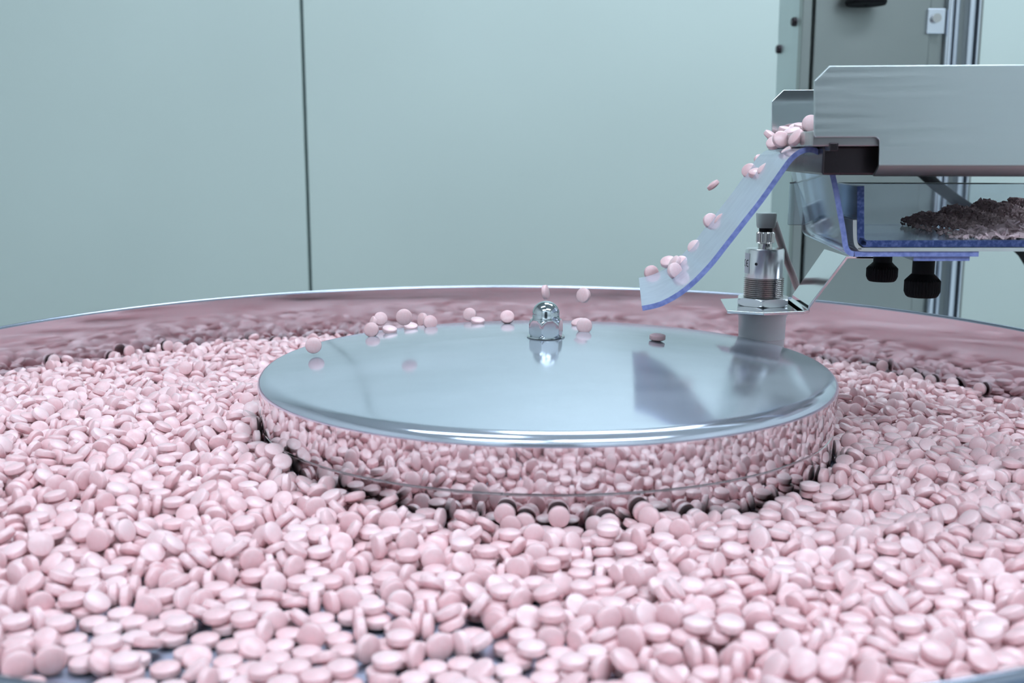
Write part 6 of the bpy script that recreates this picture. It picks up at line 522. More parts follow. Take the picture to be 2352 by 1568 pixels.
0,711,208714,0,1016,187502,0,1827,128452,0,2297,96486,1,728,146419,0,1187,133017,0,1446,157016,0,1709,125619,0,2398,101924,0,2610,55219,1,983,153075,0,1287,180020,0,2213,101619,1,1115,161294,0,1778,95219,0,2604,99237,0,2771,64006,1,858,192819,0,1022,158702,0,2178,76019,1,1800,138037,1,804,205563,0,1257,171718,1,1289,134880,0,2007,129853,0,2131,77619,1,1929,61619,0,2630,100534,1,585,125619,0,767,197175,0,1748,119227,0,1918,110054,0,2063,108019,0,2745,21619,1,835,167219,0,888,128360,0,1632,162544,1,691,146419,0,1866,106772,0,2739,65671,
1,1504,108019,0,2101,106419,1,619,138732,0,2333,111048,0,2574,73182,0,2797,62420,2,633,176219,0,1210,112719,0,1945,104070,0,2672,93488,1,681,173619,0,1512,133619,0,1597,103219,0,2372,99825,1,571,190693,0,1412,151369,0,1472,141696,0,2235,75340,1,834,209999,0,955,173017,0,1489,179303,0,1826,92109,1,681,200819,0,1060,183085,0,1151,152973,0,1341,158884,0,1898,95653,1,1154,180173,0,2474,34419,1,522,170247,0,549,127219,0,758,173175,0,1193,167504,0,1232,162173,0,1520,160819,0,1549,121667,1,1614,128819,0,1960,102470,0,2415,80378,0,2574,97182,
1,1046,149685,0,1324,118884,0,1977,100870,0,2346,58039,1,915,168824,0,1680,90279,0,2272,87109,0,2329,58039,0,2532,67703,0,2706,67808,1,1083,144376,1,646,229570,0,654,144814,0,1114,188464,0,1650,131465,1,581,171493,0,799,186439,0,1003,173998,0,2657,58983,0,2767,92112,1,719,188812,0,964,152177,0,1564,121667,1,503,128819,0,2140,115891,0,2490,95066,1,490,173599,0,1366,114419,0,1761,141866,0,2003,84019,0,2179,101619,1,2045,98120,1,2264,107909,0,2762,47219,1,885,173515,1,1277,138370,0,1377,158698,0,1430,102675,0,2447,110824,2,2016,123666,
1,1603,156019,0,2201,74419,2,1118,204464,0,1181,122419,0,1719,124019,0,2309,103219,1,725,144819,0,1232,144571,0,1299,160770,0,1792,93619,0,1931,77240,1,1679,129141,0,1763,84918,0,2608,110864,1,862,194979,0,1467,117534,0,1828,125806,0,1852,80375,1,556,168801,0,655,192887,0,851,158179,0,1502,148118,0,1892,121229,0,2126,103091,0,2655,86222,1,612,200377,0,1036,192621,0,1796,119219,2,779,180459,0,2576,73890,0,2624,76580,0,2688,50419,1,638,122419,0,1020,147584,0,2068,96066,0,2213,100019,0,2749,82512,1,1323,180412,0,1586,130419,1,522,146900,
0,822,143782,1,635,165439,0,684,146419,0,693,188960,0,979,168255,0,2096,128264,0,2240,60070,1,1933,120945,0,2395,54639,1,526,208340,0,731,170419,0,2537,73605,1,732,197619,0,1090,158065,0,1116,144355,0,2381,108052,0,2423,63219,1,1385,129221,0,2366,79090,0,2722,38909,1,937,160898,0,940,186498,0,1200,174686,1,1346,150698,0,1447,148153,1,1957,75216,0,2032,90292,0,2451,51439,1,1068,187588,0,1537,104819,1,621,165439,0,882,124418,0,1149,176819,0,1526,148824,0,2282,59679,1,533,187540,0,1993,99360,1,911,190593,0,1039,144384,0,1685,89811,
0,2420,106689,1,1737,139223,0,2335,79887,1,1232,119219,0,1635,141650,2,1421,103394,0,1860,106828,0,1917,87219,1,826,187690,0,1705,143076,0,1972,133109,1,541,165140,0,1486,155534,0,1553,130419,0,2495,88394,0,2513,86794,0,2678,76019,1,1821,82900,1,593,145183,0,985,201144,1,988,136981,0,1296,132154,0,2254,104820,1,900,152772,0,1185,157448,1,2185,62016,0,2546,98908,1,1364,125438,0,2118,121070,0,2564,59580,1,597,170783,0,749,158414,0,788,140019,0,864,176569,0,1762,139883,0,2462,86068,1,672,119219,0,1649,98419,0,2151,109147,1,1269,135118,
0,1373,169180,0,1661,142423,1,1914,127390,0,2164,93147,1,1611,115325,0,1784,89210,0,2064,68802,1,562,141639,0,1223,148099,0,2608,101371,1,663,163839,0,1408,141085,0,2293,84424,0,2716,61588,1,642,206857,0,788,185891,0,1114,190701,0,2658,99951,1,827,148225,0,1952,73611,1,1033,173711,1,2222,81216,0,2312,40819,0,2371,97475,1,2398,81909,1,1574,145620,1,562,191619,0,933,163189,0,1096,125619,0,1445,157175,1,961,181808,0,1687,154414,0,1994,109619,0,1996,82419,1,647,163799,0,1880,100972,0,2350,37619,0,2632,53792,1,2074,113133,1,551,141639,
0,1291,164370,1,2297,103624,1,689,163307,0,828,189166,0,1019,128819,0,1207,119219,0,2334,81604,1,1086,171925,0,1444,129975,0,1682,128814,0,2497,77046,1,1007,173519,0,1746,120819,0,2238,112520,0,2456,32819,1,1139,176819,0,1326,132717,0,1532,104819,0,1836,106468,0,1948,115983,0,2040,94908,1,614,193040,0,715,143467,1,718,173867,0,1164,148019,0,1492,151048,0,1718,112279,1,1843,76068,1,761,157319,0,2016,53619,0,2097,86629,1,1250,116336,0,1404,126403,0,2525,46639,0,2597,68819,1,867,154867,0,1748,146419,1,793,156465,0,1365,128919,0,1800,80016,
0,2190,96294,1,1596,157212,0,2437,78257,0,2626,94423,1,885,108019,0,1331,87219,0,2157,64120,1,588,122419,0,946,148800,1,1628,119571,0,2132,86594,1,907,151838,1,832,177966,0,2262,104184,1,1258,137136,0,2564,81741,1,587,149619,0,2453,79857,1,1761,92019,0,2682,84043,1,626,137110,0,2325,54560,1,591,175219,0,649,190025,0,987,156019,0,1546,138574,1,801,221418,0,2014,121180,0,2107,67429,1,748,200353,0,880,186470,0,1054,185866,0,1417,167418,0,1913,111219,1,936,191270,0,1808,80016,0,1884,87219,1,1477,127616,0,1651,133855,0,1977,99205,
0,2359,90419,1,739,134307,0,2065,67214,0,2464,99057,0,2564,26419,1,690,186716,0,1300,158416,0,1586,141212,0,2492,56819,1,1178,120819,0,1774,117619,0,1932,140021,1,1028,140546,0,1513,112793,0,1711,138631,0,2283,79171,1,664,144820,0,717,204451,0,1065,166666,1,775,181982,0,984,183219,0,1082,158666,0,2408,75713,1,1223,162743,0,1307,114419,0,1782,144819,0,2227,96819,0,2431,48609,0,2665,93519,1,803,177874,0,908,148597,0,1220,132343,1,1334,132530,0,1348,145330,0,1422,133698,0,2016,79219,0,2194,71219,1,1113,154693,1,1858,104319,0,2514,90179,
1,2184,116151,0,2659,48819,1,951,147413,2,1683,138802,1,706,152264,0,1132,187418,0,2158,62472,1,842,126470,0,1141,109946,0,1831,88819,0,2577,52019,1,1175,156308,0,1499,147581,0,2105,101872,0,2481,100868,0,2535,67659,0,2605,77619,1,683,189876,0,1025,189104,0,1725,105857,0,2639,106376,1,619,157021,0,656,211465,0,775,138419,0,867,154607,0,1384,136819,1,737,227750,0,1270,134578,0,1943,109619,1,2317,64819,0,2317,109719,0,2579,98071,2,1319,160831,0,1624,131644,1,830,204301,0,1383,164019,0,1892,75211,0,2039,97296,1,907,192820,0,994,147490,
0,1754,82399,0,1829,114419,0,2644,80776,1,1245,157021,0,1589,117079,1,1982,96414,0,2162,112951,0,2464,58419,1,1441,157780,0,2129,91307,1,739,168856,0,1141,129146,0,2384,88819,1,1034,155536,1,1455,117938,0,1497,120381,0,1691,82747,1,634,119219,0,1137,179418,0,1535,139701,0,1781,80399,1,1802,106039,0,2065,92873,0,2183,61240,1,637,161661,0,2094,66528,1,894,145858,0,1210,148078,1,685,133479,0,1053,137895,0,2063,50419,0,2424,75202,1,797,181243,0,922,147275,0,1660,127097,1,2261,101622,1,1899,73611,1,757,191256,0,1280,107060,0,1443,180180,
1,671,181555,0,1562,108470,0,1730,79580,1,2295,80750,1,1093,161185,1,2233,85239,0,2347,88819,0,2457,101359,0,2489,86344,1,718,191031,0,967,172107,0,1143,163418,0,2216,85239,1,841,165502,0,1284,161255,0,2005,69239,1,1345,131714,0,1474,149141,0,1860,85976,1,949,136984,0,1418,119540,0,1619,116419,0,1915,113132,0,2150,63591,1,1202,160878,0,1702,125652,0,1745,131847,0,2559,64908,1,1257,133556,1,995,127219,0,1989,69239,0,2554,26419,1,1167,136008,2,880,179831,0,1023,115272,0,1416,167081,0,1649,86639,1,663,129138,0,1580,127751,0,1835,74776,
1,826,207950,0,1005,184804,0,1873,119211,1,1780,106865,0,2039,64829,1,765,131513,0,1379,125932,0,1963,116065,1,2018,105184,1,1320,147577,1,1506,142022,0,1963,80819,0,2150,81191,1,741,153389,0,1072,115495,0,2444,46909,0,2595,120279,1,2122,65123,1,702,167128,0,1038,173018,0,2410,58419,0,2595,77619,1,2193,96819,1,662,175001,0,792,172019,0,2262,83208,0,2508,88822,1,1130,120819,0,1551,124037,1,1109,180990,0,1170,134408,0,1235,140170,0,2076,80264,0,2378,80790,1,1442,144462,1,917,178053,0,1574,85257,0,1819,104791,0,1898,73959,0,2336,78760,
1,2063,109104,1,1320,126777,1,1394,163827,0,1928,100929,1,687,131222,0,957,173480,0,1871,77011,1,1135,163205,0,2097,47219,0,2442,91551,2,751,174108,1,864,156126,0,1626,130659,1,1281,112819,0,2480,55219,1,793,206983,0,1285,158847,0,1742,119532,0,1797,130409,1,971,127219,0,1194,156492,0,2297,64859,0,2473,82419,1,1011,159123,0,1359,125320,0,2543,72949,1,1054,160411,0,2229,76033,1,701,129622,1,1405,139867,0,1534,157694,0,1693,105869,1,1627,95219,0,1663,113137,0,1705,85069,0,1759,132332,0,2315,106278,1,826,188019,0,2003,67679,0,2158,86408,
1,829,160819,0,1474,136704,1,757,191708,0,1533,130494,0,1724,83469,0,2099,72819,1,890,147267,0,1338,99720,1,1093,162289,0,1152,152008,1,2149,44019,1,937,156019,0,2052,48819,1,715,156776,0,1788,92381,0,1828,76892,1,718,200779,0,2194,57613,1,1975,106419,0,2370,112819,1,1847,113088,0,1861,127488,0,2403,93141,1,998,170361,0,1041,194631,0,1596,114439,0,2332,50669,0,2428,46959,1,1591,71219,0,1928,71391,1,1211,161411,0,1247,105067,0,1259,137067,0,1339,153072,0,1466,160704,1,1297,153927,0,2014,111259,0,2264,69576,0,2564,40016,1,853,201706,
0,1418,184467,0,1899,112731,0,2060,93487,1,2492,43214,1,742,157486,0,1120,119219,0,1258,186049,0,1577,114479,0,2229,106548,1,1122,163276,1,789,164383,0,1373,153334,0,2372,60019,1,907,164874,0,1002,125619,0,1435,147274,1,1804,123490,1,1075,136434,1,1177,187971,0,1509,144440,0,2531,42479,1,2110,45619,0,2362,87219,1,1386,166134,0,2175,87432,1,1334,167472,1,857,142585,1,878,192567,1,978,153834,0,1722,122503,0,1894,95131,0,2214,66419,0,2429,82783,1,1561,115999,1,788,185183,0,1193,135768,0,1632,134971,1,751,207060,0,1158,162654,0,1264,173249,
0,1653,83879,0,1999,67212,0,2139,84044,0,2330,80886,1,934,175712,0,1064,158834,0,1224,133054,0,1959,52019,0,2297,63219,1,944,127219,0,2045,88805,1,1291,125432,0,2074,65861,1,1788,76840,1,738,128640,0,1027,157419,0,1701,90419,0,2458,97677,1,1623,95219,0,1835,103488,0,2168,42419,0,2525,100897,1,964,171434,0,1503,144440,0,1759,122419,1,1754,149619,0,2507,64931,1,821,148347,0,1368,189634,0,1393,126770,0,2103,87532,1,2291,88819,1,1329,172272,0,1685,119219,0,1864,89287,0,2020,65618,1,1817,98688,1,1094,163219,1,836,177148,0,1272,155649,
1,1915,70463,1,1964,93410,1,2250,87215,1,778,125263,0,935,180512,1,1465,143571,0,2389,84019,1,764,165401,0,1410,161176,0,2209,95178,1,880,162543,0,909,200513,0,1107,119219,0,1214,162472,0,1593,149619,0,2487,95150,1,1178,194040,1,1003,141440,0,1591,122419,1,2171,96490,1,1124,162559,0,1439,120519,0,1590,95219,0,1928,68863,1,1269,136449,0,1549,90757,0,1784,129378,0,2090,45619,1,2435,73928,1,827,194747,0,1320,138210,0,1364,157252,0,1727,123564,1,873,186543,0,1068,121943,0,1885,72023,1,2123,86418,0,2358,52615,1,919,144688,0,968,125619,
0,2329,100307,2,803,159585,0,1044,152250,0,1629,131852,0,2036,74419,0,2320,61742,2,803,106419,0,1175,149620,0,1529,116357,1,1673,64819,0,1926,111308,1,841,150697,0,1647,85232,0,1999,103219,0,2172,78890,1,1818,127389,0,2281,61619,2,1008,178741,0,1859,101795,0,2066,86252,1,1715,109164,1,1346,181634,1,1392,122974,1,985,153259,0,1158,176820,1,946,168018,0,1623,103089,0,1955,77619,1,1098,161902,0,1418,147413,1,1893,70423,0,2385,46680,2,1076,110743,0,1274,127009,0,1307,160913,0,1686,108954,0,2284,116019,1,1493,109866,0,1754,97136,0,2244,63219,
1,1436,94614,0,1786,79115,0,1974,120839,0,2230,107204,0,2268,88819,0,2460,86415,1,1239,149546,1,1568,129165,0,2437,55290,2,1803,135389,1,1465,119801,0,1548,86414,0,1667,128433,0,2032,100019,0,2100,58784,0,2138,82029,1,819,184600,0,1120,158782,0,1492,133866,0,1761,119536,0,2402,81134,1,846,103219,0,1204,161863,0,1714,104364,0,1906,68823,1,1298,176913,1,896,165403,1,1603,123992,0,2201,54440,1,929,117186,1,849,130419,0,953,169656,0,1845,112972,1,1349,132272,0,2061,61290,0,2306,91740,1,1393,94769,0,2342,58419,0,2382,46560,1,1028,146775,
0,1057,131793,0,2349,85619,1,858,186222,1,1308,122208,0,1427,127310,1,1933,67679,1,1515,113744,0,1952,109736,1,1652,83645,0,1877,71278,1,2162,56490,1,1168,140177,2,994,175366,0,1573,82107,0,2105,89929,1,874,145665,1,1422,148110,1,1170,197819,1,879,101619,0,964,124019,0,1776,104215,1,1985,74419,0,1998,101619,0,2220,81217,2,1133,133759,0,1216,131024,1,971,151259,0,1162,168977,0,1385,127391,0,1464,116803,0,1695,133007,0,1717,78470,1,901,144560,0,1019,199125,0,1093,136088,0,1248,184610,0,2236,94017,1,1497,84051,0,2125,61009,1,1266,149295,
0,1549,112067,1,1530,113668,0,2294,52002,0,2381,99420,1,1039,107930,0,1078,92019,1,1814,111347,0,2198,37619,1,1077,170190,0,1741,78712,0,1871,95314,0,2357,48136,2,1223,151824,0,1338,130243,0,2049,89225,1,1739,128311,0,1900,97671,1,1799,152486,1,935,172933,0,1623,146419,1,1043,153175,1,1916,67271,0,1947,92802,1,1606,92019,1,893,142960,0,1640,80509,1,918,118664,0,1196,160598,0,1302,160575,0,1368,152927,0,1611,119219,1,1664,108455,0,2161,39219,0,2265,61619,1,2086,69619,1,1572,120819,2,992,189320,0,1165,133326,0,1574,148019,0,2175,80570,
1,1119,116019,0,1704,104790,0,1860,132251,1,1508,134513,1,935,117064,0,1126,158520,0,1850,109851,0,2014,72819,1,1236,161544,0,1437,170307,1,1477,125619,0,1757,125111,1,1682,136288,0,1772,96225,1,2124,40819,1,1412,120713,0,1882,66092,0,2229,49144,0,2326,84019,0,2326,58419,1,1021,166953,0,1318,131665,0,2277,87219,1,1088,133227,1,1220,100868,1,953,160898,0,1975,61977,1,1791,130696,1,1448,146307,1,1654,154316,1,1054,108907,1,1143,104018,0,1269,188019,1,1394,120713,0,1542,111193,2,970,183298,0,1357,122937,0,1535,146393,1,1272,160819,0,1951,102822,
1,2067,42419,1,1703,158300,0,1725,102453,0,2039,60872,0,2202,53639,1,1078,160466,0,2291,58419,1,980,207298,0,1167,105547,1,1635,117575,1,958,112520,0,1205,160096,0,2162,64819,1,1035,137991,0,1683,115848,1,2077,84810,1,990,154182,0,1923,66439,1,1485,146913,0,1594,106818,0,2296,102416,1,1243,157724,0,1385,130313,0,1597,138818,2,2153,39219,1,1846,53619,1,1862,96023,1,1821,111340,0,1996,100019,1,1125,149809,0,1519,114323,1,1634,147975,0,2178,92380,1,2104,40819,1,1218,142618,0,2254,60019,2,1304,147828,0,1365,155569,0,1751,111219,1,1189,127324,
0,1877,94423,0,1910,92156,0,2140,82239,1,1754,136819,0,2243,34419,1,1424,127219,2,1032,92019,0,1313,117306,0,2038,85869,1,1335,150128,0,1566,104753,0,1704,137617,3,1510,109523,1,2098,102746,0,2112,85146,1,1140,100010,0,1158,141181,1,1020,136440,1,1402,161029,0,1455,140329,1,1099,143293,1,1056,178419,1,1058,107267,0,1060,151219,0,2071,57612,1,1268,141779,0,1946,82659,1,1277,167379,0,1786,108379,0,2206,61619,1,1184,181612,0,1908,95356,1,1664,135210,1,1547,128569,0,1615,114471,0,1732,128600,3,1843,132019,1,1366,132139,1,1084,116019,1,1230,135219,
0,1976,86584,0,2034,42419,1,2180,53239,1,1594,125553,1,1838,106419,0,2119,67546,1,1643,105660,0,1718,101400,0,1852,77619,0,1887,108436,1,1489,122419,1,2074,57612,2,2004,82490,1,1150,165751,0,1493,149619,1,1191,155810,0,2154,63219,1,1120,87219,1,1756,88610,1,1123,132652,0,1295,113057,0,1338,120959,2,1403,116822,0,1637,146470,0,1702,128879,0,1809,72525,2,1381,171918,1,1449,135125,2,1517,110468,0,1535,110468,1,1308,162656,2,1293,141856,0,1574,138330,1,1928,63619,1,1417,115262,2,2041,68019,1,1609,107570,0,1878,138331,0,1967,45619,0,2064,110960,
1,1826,122873,2,1788,112661,0,1862,95701,0,1939,104642,1,1184,126470,0,1678,112819,0,2121,54409,1,1150,115560,0,2081,66419,1,1469,84874,0,1735,109878,1,1263,124378,1,1972,116412,1,1324,131543,0,1369,127219,0,2103,108849,1,1441,96819,1,1684,138419,2,1218,150719,2,1225,108019,0,1407,148069,1,1557,128692,0,1908,103700,1,1970,71219,1,1236,150719,0,1646,108034,1,1533,88164,0,2009,96819,1,2008,69619,3,1862,108501,3,1268,145137,0,1500,125826,0,2048,84808,1,1443,139262,0,1494,93826,1,1718,98816,2,1604,96581,1,1598,139591,1,1726,121216,0,1753,70016,
1,1303,92817,0,1339,148582,2,1259,94720,0,1639,72532,2,1628,126256,0,1807,111142,4,1938,98419,2,1301,154001,0,1465,106468,1,1977,86407,1,1564,115496,1,1366,143661,0,1758,90816,1,1779,122113,1,1388,83786,1,1891,84250,1,1527,92019,1,1326,91440,1,1401,123787,1,1864,127491,2,1422,110987,1,1841,103219,0,1904,124849,1,1539,135039,0,1825,137021,7,1492,108876,3,1565,107498,1,1731,97758,1,1589,130851,0,1684,117892,0,1699,55219,0,1713,99318,1,1622,92136,0,1661,77892,0,1674,97092,1,1459,100960,4,1762,94443,2,1530,80120
]
NBIG=len(NEAR)//3
X,Y,Z,nn=[],[],[],[]
for lst in (NEAR,HEAP):
    xa=0
    for i in range(0,len(lst),3):
        xa+=lst[i]; c_=lst[i+2]; b2=c_%40; a2=(c_//40)%40
        X.append(xa/5000-.33); Y.append(lst[i+1]/5000+.17); Z.append((c_//1600)/5000-.152)
        fa_=a2/39*2-1; fb_=b2/39*2-1; e1=(fa_+fb_)/2; e2=(fa_-fb_)/2
        nn.append(Vector((e1,e2,max(1-abs(e1)-abs(e2),1e-3))).normalized())
NT=len(X)
def eul(nv):
    return Vector(nv).to_track_quat('Z','Y').to_euler()
first=None
for i in range(NBIG):
    if first is None: o=bpy.data.objects.new('tablet',TM); first=o
    else: o=first.copy()
    COL.objects.link(o); o.location=(X[i],Y[i],Z[i]); o.rotation_euler=eul(nn[i])
    pxx=1176+F*X[i]/Y[i]
    if pxx<790: tag(o,'round pale pink tablet lying loose in the near left of the bowl','tablet','nearest tablets on the left of the bowl')
    elif pxx<1560: tag(o,'round pale pink tablet lying loose in front of the lid, nearest the viewer','tablet','nearest tablets in the middle of the bowl')
    else: tag(o,'round pale pink tablet lying loose in the near right of the bowl','tablet','nearest tablets on the right of the bowl')
# all the smaller-looking ones: one heap
me=bpy.data.meshes.new('tablet_heap'); n2=NT-NBIG
me.from_pydata([(X[i],Y[i],Z[i]) for i in range(NBIG,NT)],[],[])
at_=me.attributes.new('rot','FLOAT_VECTOR','POINT')
ro=[]
for i in range(NBIG,NT):
    ro+=list(eul(nn[i]))
at_.data.foreach_set('vector',ro)
heap=bpy.data.objects.new('tablet_heap',me); COL.objects.link(heap)
tag(heap,'deep heap of round pale pink tablets filling the steel bowl around the lid','tablets',None,'stuff')
ng=bpy.data.node_groups.new('heap','GeometryNodeTree')
ng.interface.new_socket('Geometry',in_out='INPUT',socket_type='NodeSocketGeometry'); ng.interface.new_socket('Geometry',in_out='OUTPUT',socket_type='NodeSocketGeometry')
gi=ng.nodes.new('NodeGroupInput'); go=ng.nodes.new('NodeGroupOutput'); ip=ng.nodes.new('GeometryNodeInstanceOnPoints')
ob=ng.nodes.new('GeometryNodeObjectInfo'); ob.inputs['Object'].default_value=first; ob.transform_space='ORIGINAL'
na=ng.nodes.new('GeometryNodeInputNamedAttribute'); na.data_type='FLOAT_VECTOR'; na.inputs['Name'].default_value='rot'
er=ng.nodes.new('FunctionNodeEulerToRotation')
ng.links.new(gi.outputs[0],ip.inputs['Points']); ng.links.new(ob.outputs['Geometry'],ip.inputs['Instance'])
ng.links.new(na.outputs['Attribute'],er.inputs[0]); ng.links.new(er.outputs[0],ip.inputs['Rotation']); ng.links.new(ip.outputs[0],go.inputs[0])
md=heap.modifiers.new('heap','NODES'); md.node_group=ng

def place_tablet(px,py,Y_,nrm,label,group=None):
    o=first.copy(); COL.objects.link(o); o.location=at(px,py,Y_); o.rotation_euler=eul(Vector(nrm).normalized())
    for k_ in ('group',):
        if k_ in o: del o[k_]
    tag(o,label,'tablet',group); return o
G1='tablets tumbling down the clear chute'; G2='tablets bouncing above the lid'; G3='tablets at the lip of the feed tray'
# px, py, distance, face normal, label
for a in (
 (1862,284,.488,(-.2,-1,.15),'pink tablet standing on edge at the tray mouth, half behind the front plate',G3),
 (1842,292,.512,(.1,-.15,1),'flat tablet lying on the tray just left of the one standing on edge',G3),
 (1829,292,.545,(-.3,-.3,1),'tablet partly hidden at the back of the pile on the tray lip',G3),
 (1819,303,.500,(-.35,-.25,1),'tablet lying flat on the tray lip in the middle of the small pile',G3),
 (1806,299,.535,(.2,-.2,1),'tablet lying flat at the back left of the pile on the tray lip',G3),
 (1829,316,.455,(-.82,-.22,.58),'tablet standing edge-on against the end of the feed tray',G3),
 (1794,320,.490,(.15,-1,.45),'tablet falling off the tray lip with its face turned to the viewer',G3),
 (1779,327,.500,(-.55,-.6,.8),'tablet directly behind and left of the face-on tablet falling off the tray',G3),
 (1771,312,.53,(.5,-.3,.8),'leftmost tablet falling from the tray lip',G3),
 (1815,346,.480,(-.5,-.15,1),'tablet landing on the crest of the clear chute',G1),
 (1748,370,.555,(.4,-.6,.6),'uppermost tablet tumbling down the chute below the crest',G1),
 (1758,388,.500,(-.6,-.3,.8),'bright tablet on the right of the cluster high on the chute',G1),
 (1738,397,.515,(-.2,-.4,1),'lowest tablet of the cluster high on the chute',G1),
 (1721,392,.545,(-.5,-.7,.5),'leftmost tablet of the cluster high on the chute',G1),
 (1638,425,.62,(-.62,.1,.75),'lone tablet flying free in front of the green wall',G1),
 (1632,507,.545,(.25,-1,.35),'left one of the two tablets side by side halfway down the chute',G1),
 (1658,508,.525,(-.75,-.6,.45),'right one of the two tablets side by side halfway down the chute',G1),
 (1597,568,.540,(-.5,-.8,.5),'single tablet sliding down the lower half of the chute',G1),
 (1534,601,.550,(-.3,-.5,.8),'leftmost tablet of the cluster near the chute outlet',G1),
 (1549,604,.525,(-.78,-.2,.5),'middle tablet of the cluster near the chute outlet',G1),
 (1564,604,.530,(-.35,-.7,.6),'rightmost tablet of the cluster near the chute outlet',G1),
 (1550,622,.500,(.5,-.8,.3),'lowest tablet of the cluster near the chute outlet',G1),
 (1496,626,.560,(.2,-1,.2),'tablet in the air just above the chute outlet',G1),
 (1253,671,.56,(.95,-.3,.15),'tablet edge-on in the air right above the dome nut',G2),
 (1340,678,.55,(-.6,-.8,.25),'tablet spinning in the air to the upper right of the dome nut',G2),
 (1329,741,.555,(-.25,-.3,1),'tablet tilted behind the face-on one, right of the dome nut',G2),
 (1342,748,.52,(0,-1,.1),'face-on tablet bouncing just right of the dome nut',G2),
 (1165,728,.575,(0,-.85,.6),'tablet bouncing just left of the dome nut over the back of the lid',G2),
 (1079,722,.62,(-.2,-1,.3),'round bright tablet in the air behind the lid, above a flat one',G2),
 (1097,737,.585,(.1,-.25,1),'flat tablet skimming the back edge of the lid',G2),
 (928,728,.50,(.1,-1,0),'largest blurred tablet in the air over the back left of the lid',G2),
 (970,733,.63,(-.75,-.65,.2),'narrow turned tablet next to the largest one over the lid',G2),
 (988,740,.58,(.3,-.9,.3),'tablet low in the air right of the narrow turned one',G2),
 (943,750,.575,(.1,-.3,1),'flat tablet touching the lid edge below the largest blurred one',G2),
 (874,732,.60,(.2,-.9,.4),'upper tablet of the pair over the back left lid edge',G2),
 (857,741,.60,(-.9,-.35,.3),'edge-on tablet of the pair over the back left lid edge',G2),
 (895,757,.56,(.15,-.25,1),'flat tablet bouncing off the left back edge of the lid',G2),
 (853,757,.55,(-.1,-1,.2),'tablet low over the lid edge left of the flat one',G2),
 (720,793,.50,(.1,-1,.1),'face-on tablet bouncing on the left of the lid with its mirror image below',G2),
): place_tablet(*a)
# one tablet lies still on the lid
def lidz(x,y):
    r=math.hypot(x-LC[0],y-LC[1]); t=r/(RL-.006); return ZT-.0120*t**1.45
p=at(1510,774,.575); x,y=p.x,p.y; r_=Vector((x-LC[0],y-LC[1])); sl=.12*r_.length/(RL)*1.1
o=place_tablet(1510,774,.575,(.02,-.03,1),'single tablet lying flat on the lid to the right of the dome nut',None)
for Yt in [.50+i*.001 for i in range(130)]:      # walk along the sight line until it meets the lid
    q=at(1510,774,Yt)
    if math.hypot(q.x-LC[0],q.y-LC[1])<RL-.006 and q.z<=lidz(q.x,q.y)+.0019: o.location=(q.x,q.y,lidz(q.x,q.y)+.0018); break

# ------------------------------------------------------------------ feeder: tray, chute, crumb box, brackets
WF,WB=.430,.571        # near and far side plates
WN,WR=.4534,.5588      # near and far edges of chute and crumb box
def pts(lst,k): return [onw(a,b,k) for a,b in lst]
def poly(uz,k): return [uw(u,k,z) for u,z in uz]
tray=thing('feed_tray',uw(.25,.50,.0),'brushed steel vibrating feed tray with chamfered side plates above the chute','feed tray')
tv=uw(0,.0016,0)
def arc(c,r,a0,a1,n=6): return [(c[0]+r*math.cos(math.radians(a0+(a1-a0)*i/n)),c[1]+r*math.sin(math.radians(a0+(a1-a0)*i/n))) for i in range(n+1)]
out=[(1870,186),(1905,151),(2120,149.5),(2352,148),(2640,146),(2640,380),(2019,380)]+[(2020,345)]+arc((2009,326),11,0,-90,6)[0:]+[(1878,315)]+arc((1878,308),8,90,180,5)[1:]
uz=pts(out,WF)
mb=MB().prism(poly(uz,WF),uw(0,.0016,0))
pl=mb.build('side_plate',M['steel_brushed'],tray,bevel=.0007,seg=3)
# the folded lip along the bottom
ua,za=onw(2019,380,WF); ub,zb=onw(2640,380,WF)
u2,z2=onw(2008,405,WF+.006)
lp=[]
for t in range(7):
    a=math.radians(12+58*t/6); lp.append((math.sin(a)*.0,0))
v=[];n=7
for j in range(n):
    t=j/(n-1); w_=WF+.0075*t**1.5; z=za+(z2-za)*t
    v+= [uw(ua+(u2-ua)*t,w_,z),uw(ub,w_,z),uw(ua+(u2-ua)*t,w_+.0014,z+.0006),uw(ub,w_+.0014,z+.0006)]
f=[]
for j in range(n-1):
    a=4*j; f+=[(a,a+1,a+5,a+4),(a+2,a+6,a+7,a+3),(a,a+4,a+6,a+2),(a+1,a+3,a+7,a+5)]
f+=[(0,2,3,1),(4*n-4,4*n-3,4*n-1,4*n-2)]
MB().add(v,f).build('folded_lip',M['steel_dull'],tray,smooth=50)  # same sheet as the plate; darker steel paints in its dark reflection
out2=[(1772,233),(1800,206),(1880,205.5),(2560,203),(2560,372),(1800,366),(1772,340)]
MB().prism(poly(pts(out2,WB),WB),uw(0,.0016,0)).build('side_plate',M['steel_bright'],tray,bevel=.0004)
u0,zt=onw(1865,300,WF+.004); _,zbt=onw(1865,336,WF+.004); ue=onw(2640,300,WF)[0]
MB().box((u0,WF+.003,zbt),(ue,WB-.002,zt),0,uw).build('trough',M['trough'],tray,bevel=.0006)
ub0,_=onw(1891,335,WF+.012); ub1,_=onw(2200,335,WF+.012); _,zlo=onw(1900,402,WF+.012)
MB().box((ub0,WF+.012,zlo),(ub1,WB-.012,zbt),0,uw).build('support_block',M['dark_steel'],tray,bevel=.001)
us,zs1=onw(1901,328,WF+.006); us2,zs2=onw(1920,347,WF+.006)
MB().box((us,WF+.001,zs2),(us2,WF+.0118,zs1),0,uw).build('square_stud',M['dark_steel'],tray,bevel=.0004)

# far bar joining the tray to the column
MB().box((.20,WB-.06,zbt-.012),(ue-.01,WB-.03,zbt-.0005),0,uw).build('support_rail',M['dark_steel'],tray,bevel=.001)

